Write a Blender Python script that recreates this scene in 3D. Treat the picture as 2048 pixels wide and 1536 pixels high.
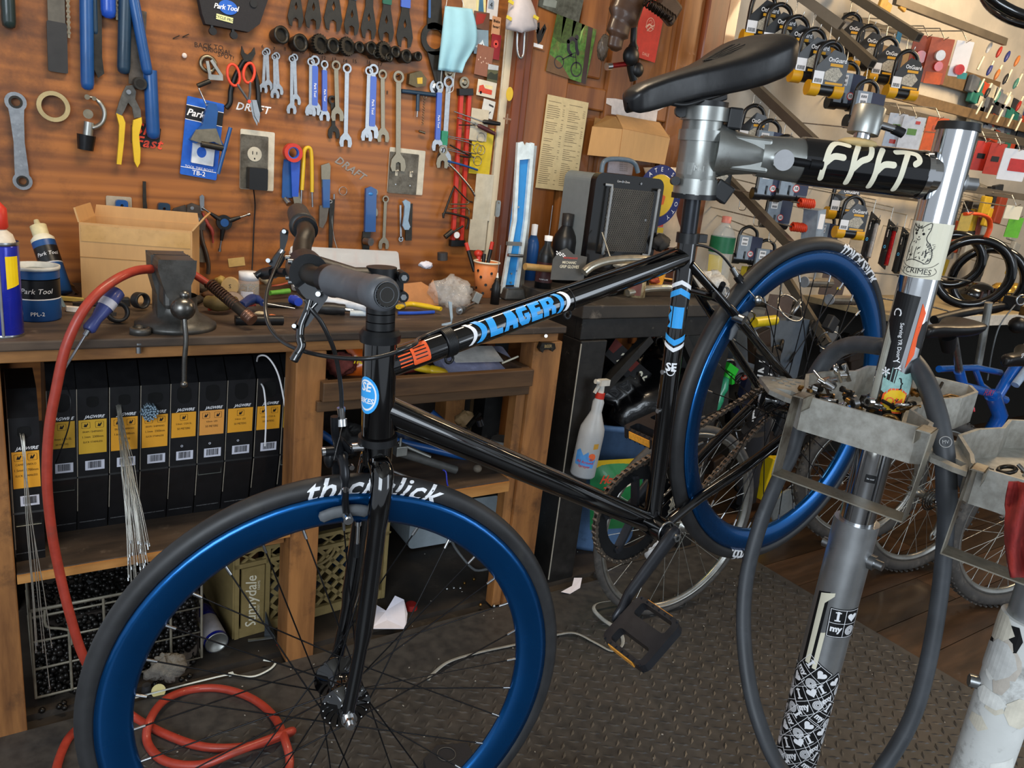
import bpy,bmesh,math,random
from math import sin,cos,pi,radians as rad,atan2,sqrt
from mathutils import Vector as V,Matrix as Mx
from mathutils.geometry import tessellate_polygon
for o in list(bpy.data.objects):bpy.data.objects.remove(o)
random.seed(7)
SC=bpy.context.scene;COL=SC.collection
F=1538.0
def _cam():
 th,r,yw=rad(16),rad(6.6),rad(35)
 h=V((sin(yw),cos(yw),0));f=h*cos(th)+V((0,0,-sin(th)))
 r0=V((cos(yw),-sin(yw),0));d0=-(r0.cross(f))
 return cos(r)*r0-sin(r)*d0,sin(r)*r0+cos(r)*d0,f
CR,CD,CF=_cam();CAM=V((0,0,1.4))
cd=bpy.data.cameras.new('camera');cam=bpy.data.objects.new('camera',cd);COL.objects.link(cam)
cd.sensor_width=36;cd.lens=F/2048*36;cd.clip_start=.02;cd.clip_end=60
_m=Mx(((CR.x,-CD.x,-CF.x,CAM.x),(CR.y,-CD.y,-CF.y,CAM.y),(CR.z,-CD.z,-CF.z,CAM.z),(0,0,0,1)))
cam.matrix_world=_m;SC.camera=cam
SC.view_settings.view_transform='Standard';SC.view_settings.look='None'
SC.view_settings.gamma=1;SC.view_settings.use_curve_mapping=False;SC.view_settings.exposure=0.22
W=bpy.data.worlds.new('world');SC.world=W;W.use_nodes=True
W.node_tree.nodes['Background'].inputs[0].default_value=(.82,.90,1.0,1)
W.node_tree.nodes['Background'].inputs[1].default_value=.55
def area(name,loc,tgt,sx,sy,power,col):
 l=bpy.data.lights.new(name,'AREA');l.shape='RECTANGLE';l.size=sx;l.size_y=sy;l.energy=power;l.color=col
 o=bpy.data.objects.new(name,l);COL.objects.link(o);o.location=loc
 o.rotation_euler=(V(tgt)-V(loc)).to_track_quat('-Z','Y').to_euler();return o
area('window_light',(-1.9,-1.9,2.0),(.9,1.3,.75),2.2,1.7,95,(.80,.90,1.0))
area('door_light',(2.9,-1.9,1.7),(1.8,1.5,.8),1.2,1.9,26,(.80,.90,1.0))
area('ceiling_lamp',(4.3,1.3,2.85),(3.9,2.3,1.5),.4,1.4,60,(1.0,.72,.42))
area('workshop_lamp',(.7,1.35,2.65),(.6,2.3,1.0),.9,.25,22,(1.0,.80,.56))
def ray(x,y):return CF+CR*((x-1024)/F)+CD*((y-768)/F)
def aY(x,y,Y):r=ray(x,y);return CAM+r*((Y-CAM.y)/r.y)
def aZ(x,y,Z):r=ray(x,y);return CAM+r*((Z-CAM.z)/r.z)
def aX(x,y,X):r=ray(x,y);return CAM+r*((X-CAM.x)/r.x)
def aD(x,y,d):return CAM+ray(x,y)*d
def ppm(p):return F/((V(p)-CAM).dot(CF))
MATS={}
def srgb(h):
 if isinstance(h,str):
  c=[int(h[i:i+2],16)/255 for i in(0,2,4)]
  return tuple(((x/12.92)if x<=.04045 else((x+.055)/1.055)**2.4)for x in c)
 return tuple(h)
def M(name,col='808080',rough=.5,metal=0.,var=.15,scale=40.,bump=0.,coat=0.,tr=0.,col2=None,dirt=None,dsc=6.,damt=.5,stretch=None,alpha=1.,rv=.1,wave=0,wmix=.5,ior=1.45,spec=.5):
 if name in MATS:return MATS[name]
 m=bpy.data.materials.new(name);m.use_nodes=True;nt=m.node_tree;N=nt.nodes;L=nt.links
 b=N['Principled BSDF'];c=srgb(col)
 tc=N.new('ShaderNodeTexCoord');mp=N.new('ShaderNodeMapping');L.new(tc.outputs['Object'],mp.inputs['Vector'])
 if stretch:mp.inputs['Scale'].default_value=stretch
 nz=N.new('ShaderNodeTexNoise');nz.inputs['Scale'].default_value=scale;nz.inputs['Detail'].default_value=5;nz.inputs['Roughness'].default_value=.6
 L.new(mp.outputs[0],nz.inputs['Vector']);fac=nz.outputs[0]
 if wave:
  wv=N.new('ShaderNodeTexWave');wv.wave_type='BANDS';wv.bands_direction='Z';wv.inputs['Scale'].default_value=wave
  wv.inputs['Distortion'].default_value=9;wv.inputs['Detail'].default_value=3;wv.inputs['Detail Scale'].default_value=1.2
  L.new(mp.outputs[0],wv.inputs['Vector'])
  mm=N.new('ShaderNodeMix');mm.inputs[0].default_value=wmix;L.new(nz.outputs[0],mm.inputs[2]);L.new(wv.outputs[1],mm.inputs[3]);fac=mm.outputs[0]
 rp=N.new('ShaderNodeValToRGB');L.new(fac,rp.inputs[0])
 lo=srgb(col2)if col2 else tuple(x*(1-var)for x in c);hi=c if col2 else tuple(min(1,x*(1+var*.6))for x in c)
 e=rp.color_ramp.elements;e[0].position=.34;e[0].color=(*lo,1);e[1].position=.66;e[1].color=(*hi,1)
 out=rp.outputs[0]
 if dirt:
  n2=N.new('ShaderNodeTexNoise');n2.inputs['Scale'].default_value=dsc;n2.inputs['Detail'].default_value=8;n2.inputs['Roughness'].default_value=.7
  L.new(tc.outputs['Object'],n2.inputs['Vector'])
  r2=N.new('ShaderNodeValToRGB');r2.color_ramp.elements[0].position=1-damt-.06;r2.color_ramp.elements[1].position=1-damt+.12;L.new(n2.outputs[0],r2.inputs[0])
  mx=N.new('ShaderNodeMix');mx.data_type='RGBA';L.new(r2.outputs[0],mx.inputs[0]);L.new(out,mx.inputs[6]);mx.inputs[7].default_value=(*srgb(dirt),1);out=mx.outputs[2]
 L.new(out,b.inputs['Base Color'])
 mr=N.new('ShaderNodeMapRange');L.new(nz.outputs[0],mr.inputs[0]);mr.inputs[3].default_value=max(.02,rough-rv);mr.inputs[4].default_value=min(1,rough+rv);L.new(mr.outputs[0],b.inputs['Roughness'])
 b.inputs['Metallic'].default_value=metal;b.inputs['Coat Weight'].default_value=coat;b.inputs['Coat Roughness'].default_value=.04
 b.inputs['Transmission Weight'].default_value=tr;b.inputs['Alpha'].default_value=alpha;b.inputs['IOR'].default_value=ior;b.inputs['Specular IOR Level'].default_value=spec
 if bump:
  bp=N.new('ShaderNodeBump');bp.inputs['Strength'].default_value=bump;bp.inputs['Distance'].default_value=.003;L.new(fac,bp.inputs['Height']);L.new(bp.outputs[0],b.inputs['Normal'])
 MATS[name]=m;return m
def frame(o,x,y=None,z=None):
 """matrix with origin o, x axis x, and y (made orthogonal) or z"""
 x=V(x).normalized()
 if y is not None:z=x.cross(V(y)).normalized();y=z.cross(x)
 else:z=V(z);z=(z-x*z.dot(x)).normalized();y=z.cross(x)
 return Mx(((x.x,y.x,z.x,o[0]),(x.y,y.y,z.y,o[1]),(x.z,y.z,z.z,o[2]),(0,0,0,1)))
def perp(a):
 a=V(a).normalized();t=V((0,0,1))if abs(a.z)<.9 else V((1,0,0))
 u=a.cross(t).normalized();return u,a.cross(u)
class G:
 def __init__(s,m=None,T=None):s.v=[];s.f=[];s.fm=[];s.sm=[];s.mats=[];s.m=m;s.T=T
 def mi(s,m):
  m=m or s.m
  if m not in s.mats:s.mats.append(m)
  return s.mats.index(m)
 def add(s,vs,fs,m=None,smooth=False,T=None):
  k=len(s.v);T=T if T is not None else s.T
  s.v+=[(T@V(v))if T is not None else V(v)for v in vs]
  i=s.mi(m)
  for f in fs:s.f.append([k+j for j in f]);s.fm.append(i);s.sm.append(smooth)
  return s
 def box(s,c,d,R=None,m=None,top=1.):
  c=V(c);x,y,z=d[0]/2,d[1]/2,d[2]/2;vs=[]
  for k in(-1,1):
   t=top if k>0 else 1
   for(a,b)in((-1,-1),(1,-1),(1,1),(-1,1)):
    p=V((a*x*t,b*y*t,k*z));vs.append(c+(R@p if R else p))
  return s.add(vs,[(3,2,1,0),(4,5,6,7),(0,1,5,4),(1,2,6,5),(2,3,7,6),(3,0,4,7)],m)
 def bb(s,a,b,m=None):
  a=V(a);b=V(b);return s.box((a+b)/2,[abs(q)for q in(b-a)],None,m)
 def beam(s,a,b,w,h,up=(0,0,1),m=None):
  a=V(a);b=V(b);x=(b-a).normalized();y=V(up).cross(x)
  if y.length<1e-4:y=V((1,0,0)).cross(x)
  y.normalize();z=x.cross(y)
  vs=[p+y*(q*w/2)+z*(r*h/2)for p in(a,b)for q,r in((-1,-1),(1,-1),(1,1),(-1,1))]
  return s.add(vs,[(3,2,1,0),(4,5,6,7),(0,1,5,4),(1,2,6,5),(2,3,7,6),(3,0,4,7)],m)
 def cyl(s,a,b,r,r2=None,n=16,m=None,caps=True,smooth=True):
  a=V(a);b=V(b);r2=r if r2 is None else r2;u,w=perp(b-a);vs=[];fs=[]
  for p,q in((a,r),(b,r2)):
   for i in range(n):t=2*pi*i/n;vs.append(p+u*(q*cos(t))+w*(q*sin(t)))
  for i in range(n):j=(i+1)%n;fs.append((i,j,n+j,n+i))
  s.add(vs,fs,m,smooth)
  if caps:s.add(vs,[tuple(range(n))[::-1],tuple(range(n,2*n))],m)
  return s
 def tube(s,pts,r,n=8,m=None,closed=False,caps=True,flat=None,up=None):
  P=[V(p)for p in pts];L=len(P);rr=r if isinstance(r,(list,tuple))else[r]*L;vs=[];u=None
  for i,p in enumerate(P):
   if closed:d=P[(i+1)%L]-P[i-1]
   else:d=P[min(i+1,L-1)]-P[max(i-1,0)]
   d.normalize()
   if u is None:u=(V(up)-d*V(up).dot(d)).normalized()if up else perp(d)[0]
   else:u=(u-d*u.dot(d)).normalized()
   w=d.cross(u)
   for k in range(n):
    t=2*pi*k/n;vs.append(p+u*(rr[i]*cos(t))+w*(rr[i]*(flat or 1)*sin(t)))
  fs=[(i*n+k,i*n+(k+1)%n,((i+1)%L)*n+(k+1)%n,((i+1)%L)*n+k)for i in range(L if closed else L-1)for k in range(n)]
  s.add(vs,fs,m,True)
  if caps and not closed:s.add(vs,[tuple(range(n))[::-1],tuple(range((L-1)*n,L*n))],m)
  return s
 def lathe(s,prof,a,ax=(0,0,1),n=24,m=None,smooth=True,arc=None):
  a=V(a);ax=V(ax).normalized();u,w=perp(ax);vs=[]
  for r,h in prof:
   for i in range(n):t=2*pi*i/n;vs.append(a+ax*h+u*(r*cos(t))+w*(r*sin(t)))
  fs=[(k*n+i,k*n+(i+1)%n,(k+1)*n+(i+1)%n,(k+1)*n+i)for k in range(len(prof)-1)for i in range(n)]
  return s.add(vs,fs,m,smooth)
 def torus(s,c,ax,R,r,n=48,k=10,m=None,flat=1.):
  c=V(c);ax=V(ax).normalized();u,w=perp(ax);vs=[]
  for i in range(n):
   t=2*pi*i/n;d=u*cos(t)+w*sin(t)
   for j in range(k):q=2*pi*j/k;vs.append(c+d*(R+r*cos(q))+ax*(r*flat*sin(q)))
  fs=[(i*k+j,((i+1)%n)*k+j,((i+1)%n)*k+(j+1)%k,i*k+(j+1)%k)for i in range(n)for j in range(k)]
  return s.add(vs,fs,m,True)
 def sph(s,c,r,m=None,sc=(1,1,1),n=12,k=8,R=None):
  c=V(c);vs=[];fs=[]
  for j in range(k+1):
   p=pi*j/k
   for i in range(n):
    t=2*pi*i/n;q=V((r*sc[0]*sin(p)*cos(t),r*sc[1]*sin(p)*sin(t),r*sc[2]*cos(p)));vs.append(c+(R@q if R else q))
  fs=[(j*n+i,(j+1)*n+i,(j+1)*n+(i+1)%n,j*n+(i+1)%n)for j in range(k)for i in range(n)]
  return s.add(vs,fs,m,True)
 def prism(s,poly,z0,z1,T=None,m=None,holes=(),side=True,smooth=False):
  loops=[list(poly)]+[list(h)for h in holes];flat=[p for l in loops for p in l];n=len(flat)
  tri=tessellate_polygon([[V((p[0],p[1],0))for p in l]for l in loops])
  A=sum(loops[0][i-1][0]*loops[0][i][1]-loops[0][i][0]*loops[0][i-1][1]for i in range(len(loops[0])))
  def orient(t):
   a,b,c=[flat[i]for i in t];k=(b[0]-a[0])*(c[1]-a[1])-(b[1]-a[1])*(c[0]-a[0]);return tuple(t)if k>0 else tuple(t)[::-1]
  tri=[orient(t)for t in tri]
  vs=[(p[0],p[1],z1)for p in flat]
  if z0 is None:return s.add(vs,tri,m,False,T)
  vs+=[(p[0],p[1],z0)for p in flat];fs=list(tri)+[tuple(i+n for i in t[::-1])for t in tri]
  s.add(vs,fs,m,False,T);o=0;sf=[]
  for li,l in enumerate(loops):
   for i in range(len(l)):
    j=(i+1)%len(l);q=(o+i,o+j,n+o+j,n+o+i)
    sf.append(q if(A>0)!=(li>0 and True)else q[::-1])
   o+=len(l)
  s.add(vs,sf,m,smooth,T);return s
 def grid(s,fn,nu,nv,m=None,cu=False,cv=False,smooth=True):
  vs=[fn(i/(nu if cu else nu-1),j/(nv if cv else nv-1))for i in range(nu)for j in range(nv)]
  fs=[(i*nv+j,((i+1)%nu)*nv+j,((i+1)%nu)*nv+(j+1)%nv,i*nv+(j+1)%nv)for i in range(nu if cu else nu-1)for j in range(nv if cv else nv-1)]
  return s.add(vs,fs,m,smooth)
 def raw(s,vf,T=None,m=None,fn=None):
  vs,fs=vf
  return s.add([fn(v)for v in vs]if fn else vs,fs,m,False,T)
 def text(s,t,size,T,m=None,fn=None,**k):return s.raw(glyphs(t,size,**k),T if fn is None else None,m,fn)
ORG={}
def pieces(g):
 """groups of faces that lie apart from each other"""
 n=len(g.v);par=list(range(n))
 def find(i):
  while par[i]!=i:par[i]=par[par[i]];i=par[i]
  return i
 for f in g.f:
  r=find(f[0])
  for j in f[1:]:
   q=find(j)
   if q!=r:par[q]=r
 bx={}
 for i,v in enumerate(g.v):
  r=find(i);b=bx.get(r)
  if b is None:bx[r]=[v.x,v.y,v.z,v.x,v.y,v.z]
  else:
   for k in range(3):
    if v[k]<b[k]:b[k]=v[k]
    if v[k]>b[k+3]:b[k+3]=v[k]
 K=list(bx);
 if len(K)<2 or len(K)>260:return None
 cl=list(range(len(K)));sz=[max(bx[k][3]-bx[k][0],bx[k][4]-bx[k][1],bx[k][5]-bx[k][2])for k in K]
 def fc(i):
  while cl[i]!=i:cl[i]=cl[cl[i]];i=cl[i]
  return i
 for i in range(len(K)):
  A=bx[K[i]]
  for j in range(i+1,len(K)):
   B=bx[K[j]];d2=0
   for k in range(3):
    q=max(0,A[k]-B[k+3],B[k]-A[k+3]);d2+=q*q
   if d2<=max(.0195,.49*max(sz[i],sz[j]))**2:cl[fc(i)]=fc(j)
 ids={}
 for i in range(len(K)):ids[K[i]]=fc(i)
 gs={}
 for fi,f in enumerate(g.f):gs.setdefault(ids[find(f[0])],[]).append(fi)
 return sorted(gs.values(),key=lambda l:-len(l))if len(gs)>1 else None
def build(g,name,parent=None,label=None,cat=None,group=None,kind=None,bev=0,at=None,seg=2,split=True):
 if parent is not None:org=ORG[parent.name]
 elif at is not None:org=V(at)
 else:
  mn=[min(v[i]for v in g.v)for i in range(3)];mx=[max(v[i]for v in g.v)for i in range(3)]
  org=V(((mn[0]+mx[0])/2,(mn[1]+mx[1])/2,mn[2]))
 grp=pieces(g)if(parent is not None and split and kind!='stuff' and len(g.f)<20000)else None
 first=None
 for fl in(grp or[None]):
  if fl is None:vv,ff,fm,sm=g.v,g.f,g.fm,g.sm
  else:
   mp={};ff=[]
   for i in fl:ff.append([mp.setdefault(j,len(mp))for j in g.f[i]])
   vv=[g.v[j]for j in mp];fm=[g.fm[i]for i in fl];sm=[g.sm[i]for i in fl]
  me=bpy.data.meshes.new(name);me.from_pydata([v-org for v in vv],[],ff)
  used=sorted(set(fm));rem={m:i for i,m in enumerate(used)}
  for m in used:me.materials.append(g.mats[m])
  me.polygons.foreach_set('material_index',[rem[m]for m in fm]);me.polygons.foreach_set('use_smooth',sm);me.update()
  o=bpy.data.objects.new(name,me);COL.objects.link(o)
  if parent is not None:o.parent=parent
  else:o.location=org
  ORG[o.name]=org
  if label:o['label']=label
  if cat:o['category']=cat
  if group:o['group']=group
  if kind:o['kind']=kind
  if bev:
   b=o.modifiers.new('bevel','BEVEL');b.width=bev;b.segments=seg;b.limit_method='ANGLE';b.angle_limit=rad(50)
  first=first or o
 return first
def thing(name,label,cat,loc=(0,0,0),group=None,kind=None):
 o=bpy.data.objects.new(name,None);COL.objects.link(o);o.location=loc;o.empty_display_size=.02
 if label:o['label']=label
 if cat:o['category']=cat
 if group:o['group']=group
 if kind:o['kind']=kind
 ORG[o.name]=V(loc);return o
def kids(o):return[c for c in COL.objects if c.parent==o]
def place(o,T):o.matrix_world=T;return o
def dup(root,T,label=None,group=None):
 r=root.copy();COL.objects.link(r);r.matrix_world=T
 if label:r['label']=label
 if group:r['group']=group
 for ch in kids(root):
  c=ch.copy();COL.objects.link(c);c.parent=r
  for gc in kids(ch):d=gc.copy();COL.objects.link(d);d.parent=c
 return r
_gl={}
def glyphs(t,size=1.,shear=0.,off=0.,align='CENTER',sp=1.,asp=1.):
 k=(t,shear,off,align,sp)
 if k not in _gl:
  c=bpy.data.curves.new('t','FONT');c.body=t;c.size=1;c.align_x=align;c.align_y='CENTER';c.shear=shear;c.offset=off;c.resolution_u=2;c.space_character=sp
  o=bpy.data.objects.new('t',c);COL.objects.link(o);me=bpy.data.meshes.new_from_object(o)
  _gl[k]=([tuple(v.co)for v in me.vertices],[tuple(p.vertices)for p in me.polygons]);bpy.data.objects.remove(o);bpy.data.meshes.remove(me);bpy.data.curves.remove(c)
 vs,fs=_gl[k];return[(v[0]*size*asp,v[1]*size,0)for v in vs],fs
def shape2d(polys):
 """list of (outer, holes) -> verts, faces in the plane"""
 g=G();
 for p in polys:
  if isinstance(p,tuple)and isinstance(p[0],list):g.prism(p[0],None,0,holes=p[1])
  else:g.prism(p,None,0)
 return[tuple(v)for v in g.v],g.f
def cutup(vf,xs=(),ys=()):
 vs,fs=vf;bm=bmesh.new();B=[bm.verts.new(v)for v in vs]
 for f in fs:
  try:bm.faces.new([B[i]for i in f])
  except ValueError:pass
 for x in xs:bmesh.ops.bisect_plane(bm,geom=bm.verts[:]+bm.edges[:]+bm.faces[:],plane_co=(x,0,0),plane_no=(1,0,0))
 for y in ys:bmesh.ops.bisect_plane(bm,geom=bm.verts[:]+bm.edges[:]+bm.faces[:],plane_co=(0,y,0),plane_no=(0,1,0))
 bm.verts.index_update();r=([tuple(v.co)for v in bm.verts],[tuple(v.index for v in f.verts)for f in bm.faces]);bm.free();return r
def fr(a,b,n):return[a+(b-a)*i/n for i in range(n+1)]
def stroke(pts,w,cap=6):
 """thick polyline with round ends -> list of convex polys (2D)"""
 out=[];P=[V((p[0],p[1]))for p in pts]
 L=[];R=[]
 ws=w if isinstance(w,(list,tuple))else[w]*len(P)
 for i,p in enumerate(P):
  d=(P[min(i+1,len(P)-1)]-P[max(i-1,0)]).normalized();n=V((-d.y,d.x))*ws[i]/2;L.append(p+n);R.append(p-n)
 for i in range(len(P)-1):out.append([tuple(q)for q in(R[i],R[i+1],L[i+1],L[i])])
 for p,q,w_ in((P[0],P[1],ws[0]),(P[-1],P[-2],ws[-1])):
  d=(p-q).normalized();a=atan2(d.y,d.x);out.append([(p.x+w_/2*cos(a-pi/2+pi*k/cap),p.y+w_/2*sin(a-pi/2+pi*k/cap))for k in range(cap+1)])
 return out
def smooth(pts,n=6):
 """Catmull-Rom"""
 P=[V(p)for p in pts];out=[]
 for i in range(len(P)-1):
  a=P[max(i-1,0)];b=P[i];c=P[i+1];d=P[min(i+2,len(P)-1)]
  for k in range(n):
   t=k/n;out.append(.5*((2*b)+(c-a)*t+(2*a-5*b+4*c-d)*t*t+(3*b-a-3*c+d)*t**3))
 return out+[P[-1]]
def circ2(r,n=16,c=(0,0),a0=0.,a1=2*pi):
 full=abs(a1-a0-2*pi)<1e-6
 return[(c[0]+r*cos(a0+(a1-a0)*i/(n if full else n-1)),c[1]+r*sin(a0+(a1-a0)*i/(n if full else n-1)))for i in range(n)]
def rrect(w,h,r,n=4,c=(0,0)):
 o=[]
 for k,(x,y)in enumerate(((1,1),(-1,1),(-1,-1),(1,-1))):
  for i in range(n+1):a=pi/2*k+pi/2*i/n;o.append((c[0]+x*(w/2-r)+r*cos(a),c[1]+y*(h/2-r)+r*sin(a)))
 return o
YW=2.42
wood_mat=dict(rough=.55,scale=9,bump=.25)
ply=M('plywood','A5662E',.5,scale=7,stretch=(.16,1,3.4),wave=3.0,wmix=.16,col2='7A4821',dirt='4C2B14',dsc=2.0,damt=.43,bump=.06,coat=.1)
doorw=M('varnished_wood','99602F',.33,scale=4,stretch=(4,4,.5),col2='6F401C',coat=.35,bump=.03)
doord=M('dark_varnished_wood','7E3F1A',.35,scale=4,stretch=(4,4,.5),col2='572810',coat=.3)
plast=M('painted_wall','C6BFB2',.75,scale=3,col2='A9A59C',dirt='8A877E',dsc=3,damt=.33)
benchtop=M('worn_bench_top','5A4A3C',.6,scale=7,stretch=(.5,2,2),col2='2E2722',dirt='77685A',dsc=14,damt=.36,bump=.3)
pine=M('worn_pine','A6733F',.6,scale=7,stretch=(.5,2,3),col2='6B4526',dirt='33241A',dsc=7,damt=.36,bump=.2)
pinev=M('worn_pine_post','A87340',.6,scale=7,stretch=(3,2,.4),col2='6E4727',dirt='3A281C',dsc=5,damt=.40,bump=.2)
pined=M('dark_pine_rail','5F452C',.6,scale=8,stretch=(.4,2,3),col2='3A2818',dirt='7C6045',dsc=14,damt=.3,bump=.3)
matm=M('rubber_mat','474543',.42,scale=30,col2='353434',dirt='4B4540',dsc=4,damt=.4,rv=.15)
conc=M('grimy_floor','3C342C',.7,scale=6,col2='221E1B',dirt='4E463C',dsc=9,damt=.36,bump=.3)
cream=M('cream_poster_paper','D8CDB2',.8,var=.08,scale=12,dirt='B9A578',dsc=9,damt=.3)
g=G(plast);g.bb((-.6,2.50,0),(9.5,2.60,3.0));build(g,'wall_back',kind='structure')
g=G(M('shop_ceiling','B7B1A6',.8,scale=3));g.bb((-2.6,-2.6,3.0),(9.5,2.6,3.06));build(g,'ceiling',kind='structure')
g=G(plast);g.bb((9.5,-2.6,0),(9.6,2.6,3.0));build(g,'wall_right',kind='structure')
g=G(ply);g.bb((-.6,YW,.55),(1.52,2.50,2.6));build(g,'trim_1',kind='structure',label='plywood tool board')
g=G(conc);g.bb((-2.6,-2.6,-.06),(9.5,2.6,-.012));flo=build(g,'floor',kind='structure',at=(0,0,0))
lam=[M('laminate_plank_%d'%i,c,.32,scale=5,stretch=(.8,5,1),col2=d,coat=.15,bump=.06)for i,(c,d)in enumerate((('4C3726','32241A'),('41301F','2B1F16'),('553D2A','3A2A1C')))]
pw=.16
rr=random.Random(3)
for j in range(14):
 y0=.35+j*pw;x=2.38+rr.random()*.3-.5
 while x<7.5:
  L_=.9+.5*rr.random();a=max(x,2.30);b=x+L_
  if b>2.32:
   g=G(lam[rr.randrange(3)]);g.bb((a+.001,y0+.001,-.012),(b-.001,y0+pw-.002,-.002+rr.random()*.0006));build(g,'plank',flo)
  x=b
g=G(matm)
g.bb((-1.3,-1.2,-.012),(2.43,1.80,.004))
cells=[]
NX=62;NY=44
vs=[];fs=[]
s_=.034
k=0
for i in range(-30,80):
 for j in range(-10,60):
  x=i*s_+(.5*s_ if j%2 else 0);y=j*s_*.8
  if not(-.9<x<2.40 and.55<y<1.83):continue
  if y<.75 and x<.4:pass
  a=rad(38)if(i+j)%2 else rad(-38);ca,sa=cos(a),sin(a)
  l,w=.0175,.0058;h=.0026
  pts=[(-l,0),(0,-w),(l,0),(0,w)]
  B=[(x+ca*p-sa*q,y+sa*p+ca*q,.004)for p,q in pts]+[(x-ca*l*.5,y-sa*l*.5,.004+h),(x+ca*l*.5,y+sa*l*.5,.004+h)]
  o=len(vs);vs+=B;fs+=[(o,o+1,o+5,o+4),(o+1,o+2,o+5),(o+2,o+3,o+4,o+5),(o+3,o,o+4)]
g.add(vs,fs,matm,False)
g.bb((1.75,1.80,-.012),(2.43,1.845,.004));build(g,'anti_fatigue_mat',None,'dark grey rubber floor mat with raised diamond treads under the bicycle','mat',at=(0,0,0))
door=thing('door_1',None,None,(1.95,2.5,0));door['kind']='structure'
def WX(px,py,Y):return aY(px,py,Y).x
g=G(doorw);g.bb((1.60,2.43,0),(2.62,2.498,2.7));build(g,'door_panel',door)
g=G(doord)
xs=(1.60,1.66,2.10,2.16,2.50,2.58)
for x0,x1 in((1.60,1.78),(1.965,2.08),(2.29,2.40)):
 g.bb((x0,2.405,.7),(x1,2.432,2.7),doorw)
for x0,x1 in((1.78,1.965),(2.08,2.29)):
 for z0,z1 in((1.62,1.70),(2.20,2.30)):g.bb((x0,2.41,z0),(x1,2.432,z1),doorw)
build(g,'door_rail',door,bev=.006)
for x0,x1 in((1.81,1.935),(2.11,2.26)):
 for z0,z1 in((.9,1.59),(1.73,2.17),(2.33,2.65)):g=G(doorw);g.bb((x0,2.418,z0),(x1,2.432,z1));build(g,'raised_panel',door,bev=.012)
g=G(doord);g.bb((1.525,2.37,.6),(1.565,2.44,2.75));g.bb((1.565,2.385,.6),(1.60,2.44,2.75));build(g,'trim_2',kind='structure',bev=.008)
g=G(doord);g.bb((2.40,2.385,.6),(2.52,2.46,2.75));build(g,'trim_3',kind='structure',bev=.01)
g=G(cream);g.bb((1.50,2.405,.95),(1.525,2.44,2.75));build(g,'trim_4',kind='structure')
bench=thing('workbench','long worn wooden workbench carrying the vise under the tool board','workbench',(.75,1.81,0))
ZT=.948
def post(x0,x1,y,z1,w=.085,m=pinev,z0=0):
 g=G(m);g.bb((x0,y,z0),(x1,y+w,z1));return build(g,'leg',bench,bev=.003)
g=G(benchtop);g.bb((-.5,1.775,ZT-.022),(1.42,2.10,ZT));build(g,'top_plank',bench,bev=.004)
g=G(benchtop);g.bb((-.5,2.104,ZT-.022),(1.515,2.42,ZT-.001));build(g,'top_plank',bench,bev=.004)
g=G(pine);g.bb((-.5,1.80,.896),(1.41,1.84,ZT-.022));build(g,'apron',bench,bev=.002)
post(-.09,-.002,1.80,.895);post(.607,.685,1.80,.895);post(1.325,1.43,1.80,.895,.07)
post(-.09,-.002,2.33,.92);post(.61,.68,2.33,.92);post(1.35,1.43,2.33,.92)
g=G(pinev);g.bb((1.29,1.812,.0),(1.323,1.85,.76));build(g,'leg',bench)
ZS=.415
g=G(benchtop);g.bb((0.0,1.80,ZS-.018),(.605,2.40,ZS));build(g,'shelf',bench,bev=.002)
g=G(M('fresh_pine_edge','C08A4C',.55,scale=8,stretch=(.5,2,3),col2='9A6530'));g.bb((0.0,1.794,ZS-.022),(.605,1.80,ZS-.002));g.bb((.69,1.794,.420),(1.29,1.80,.452));build(g,'shelf_edge',bench)
g=G(benchtop);g.bb((.69,1.80,.435),(1.29,2.38,.458));build(g,'shelf',bench)
g=G(pined);g.bb((.668,1.77,.768),(1.315,1.797,.820));build(g,'rail',bench,bev=.003)
g=G(pined);g.bb((.66,1.785,.738),(1.315,1.80,.766));build(g,'rail',bench,bev=.002)
g=G(pined);g.bb((1.29,1.80,.765),(1.315,2.38,.820));g.bb((.668,1.80,.765),(.69,2.38,.82));build(g,'rail',bench)
g=G(pined);g.bb((.69,1.797,.765),(1.29,2.38,.775));build(g,'tray_board',bench)
g=G(pine);g.bb((.44,1.83,.36),(.60,1.845,.395));build(g,'cleat',bench)
g=G(conc);g.bb((-.09,1.85,-.012),(2.4,2.5,.006));build(g,'floor_2',kind='structure')
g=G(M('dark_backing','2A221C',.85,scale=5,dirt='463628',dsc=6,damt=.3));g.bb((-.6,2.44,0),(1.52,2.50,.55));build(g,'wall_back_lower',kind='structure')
BR=Mx(((-0.93864,0.04466,-0.34199),(-0.04674,-0.99890,-0.00217),(-0.34172,0.01395,0.93970)));BT=V((1.32399,0.91204,0.99137))
def BL(x,y,z):return BR@V((x,y,z))+BT
blk=M('gloss_black_paint','050506',.10,var=.1,coat=1.,rv=.03)
sat=M('satin_black','111214',.42,var=.15,scale=60,rv=.08)
mblk=M('worn_black_alloy','1C1D1F',.38,metal=.5,var=.2,scale=80)
rub=M('tyre_rubber','2A2A2B',.48,var=.2,scale=30,dirt='3A3936',dsc=12,damt=.35)
anod=M('blue_anodised_rim','08528F',.27,metal=.85,var=.08,scale=8,rv=.04,coat=.3)
chrome=M('chrome','D8D9DA',.12,metal=1,var=.05,rv=.04)
steel=M('brushed_steel','A9ABAC',.3,metal=1,var=.12,scale=60)
alu=M('dull_aluminium','A6A7A2',.42,metal=.9,var=.2,scale=25,dirt='6E675C',dsc=14,damt=.3)
cyan=M('sky_blue_print','38A5EE',.35,var=.03);white=M('white_print','F2F2F4',.4,var=.03)
spk=M('black_spoke','1A1A1C',.3,metal=.6)
bb=V((.3995,0,-.06));sa=rad(72.9)
def ST(l):return BL(bb.x-l*cos(sa),0,bb.z+l*sin(sa))
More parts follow.
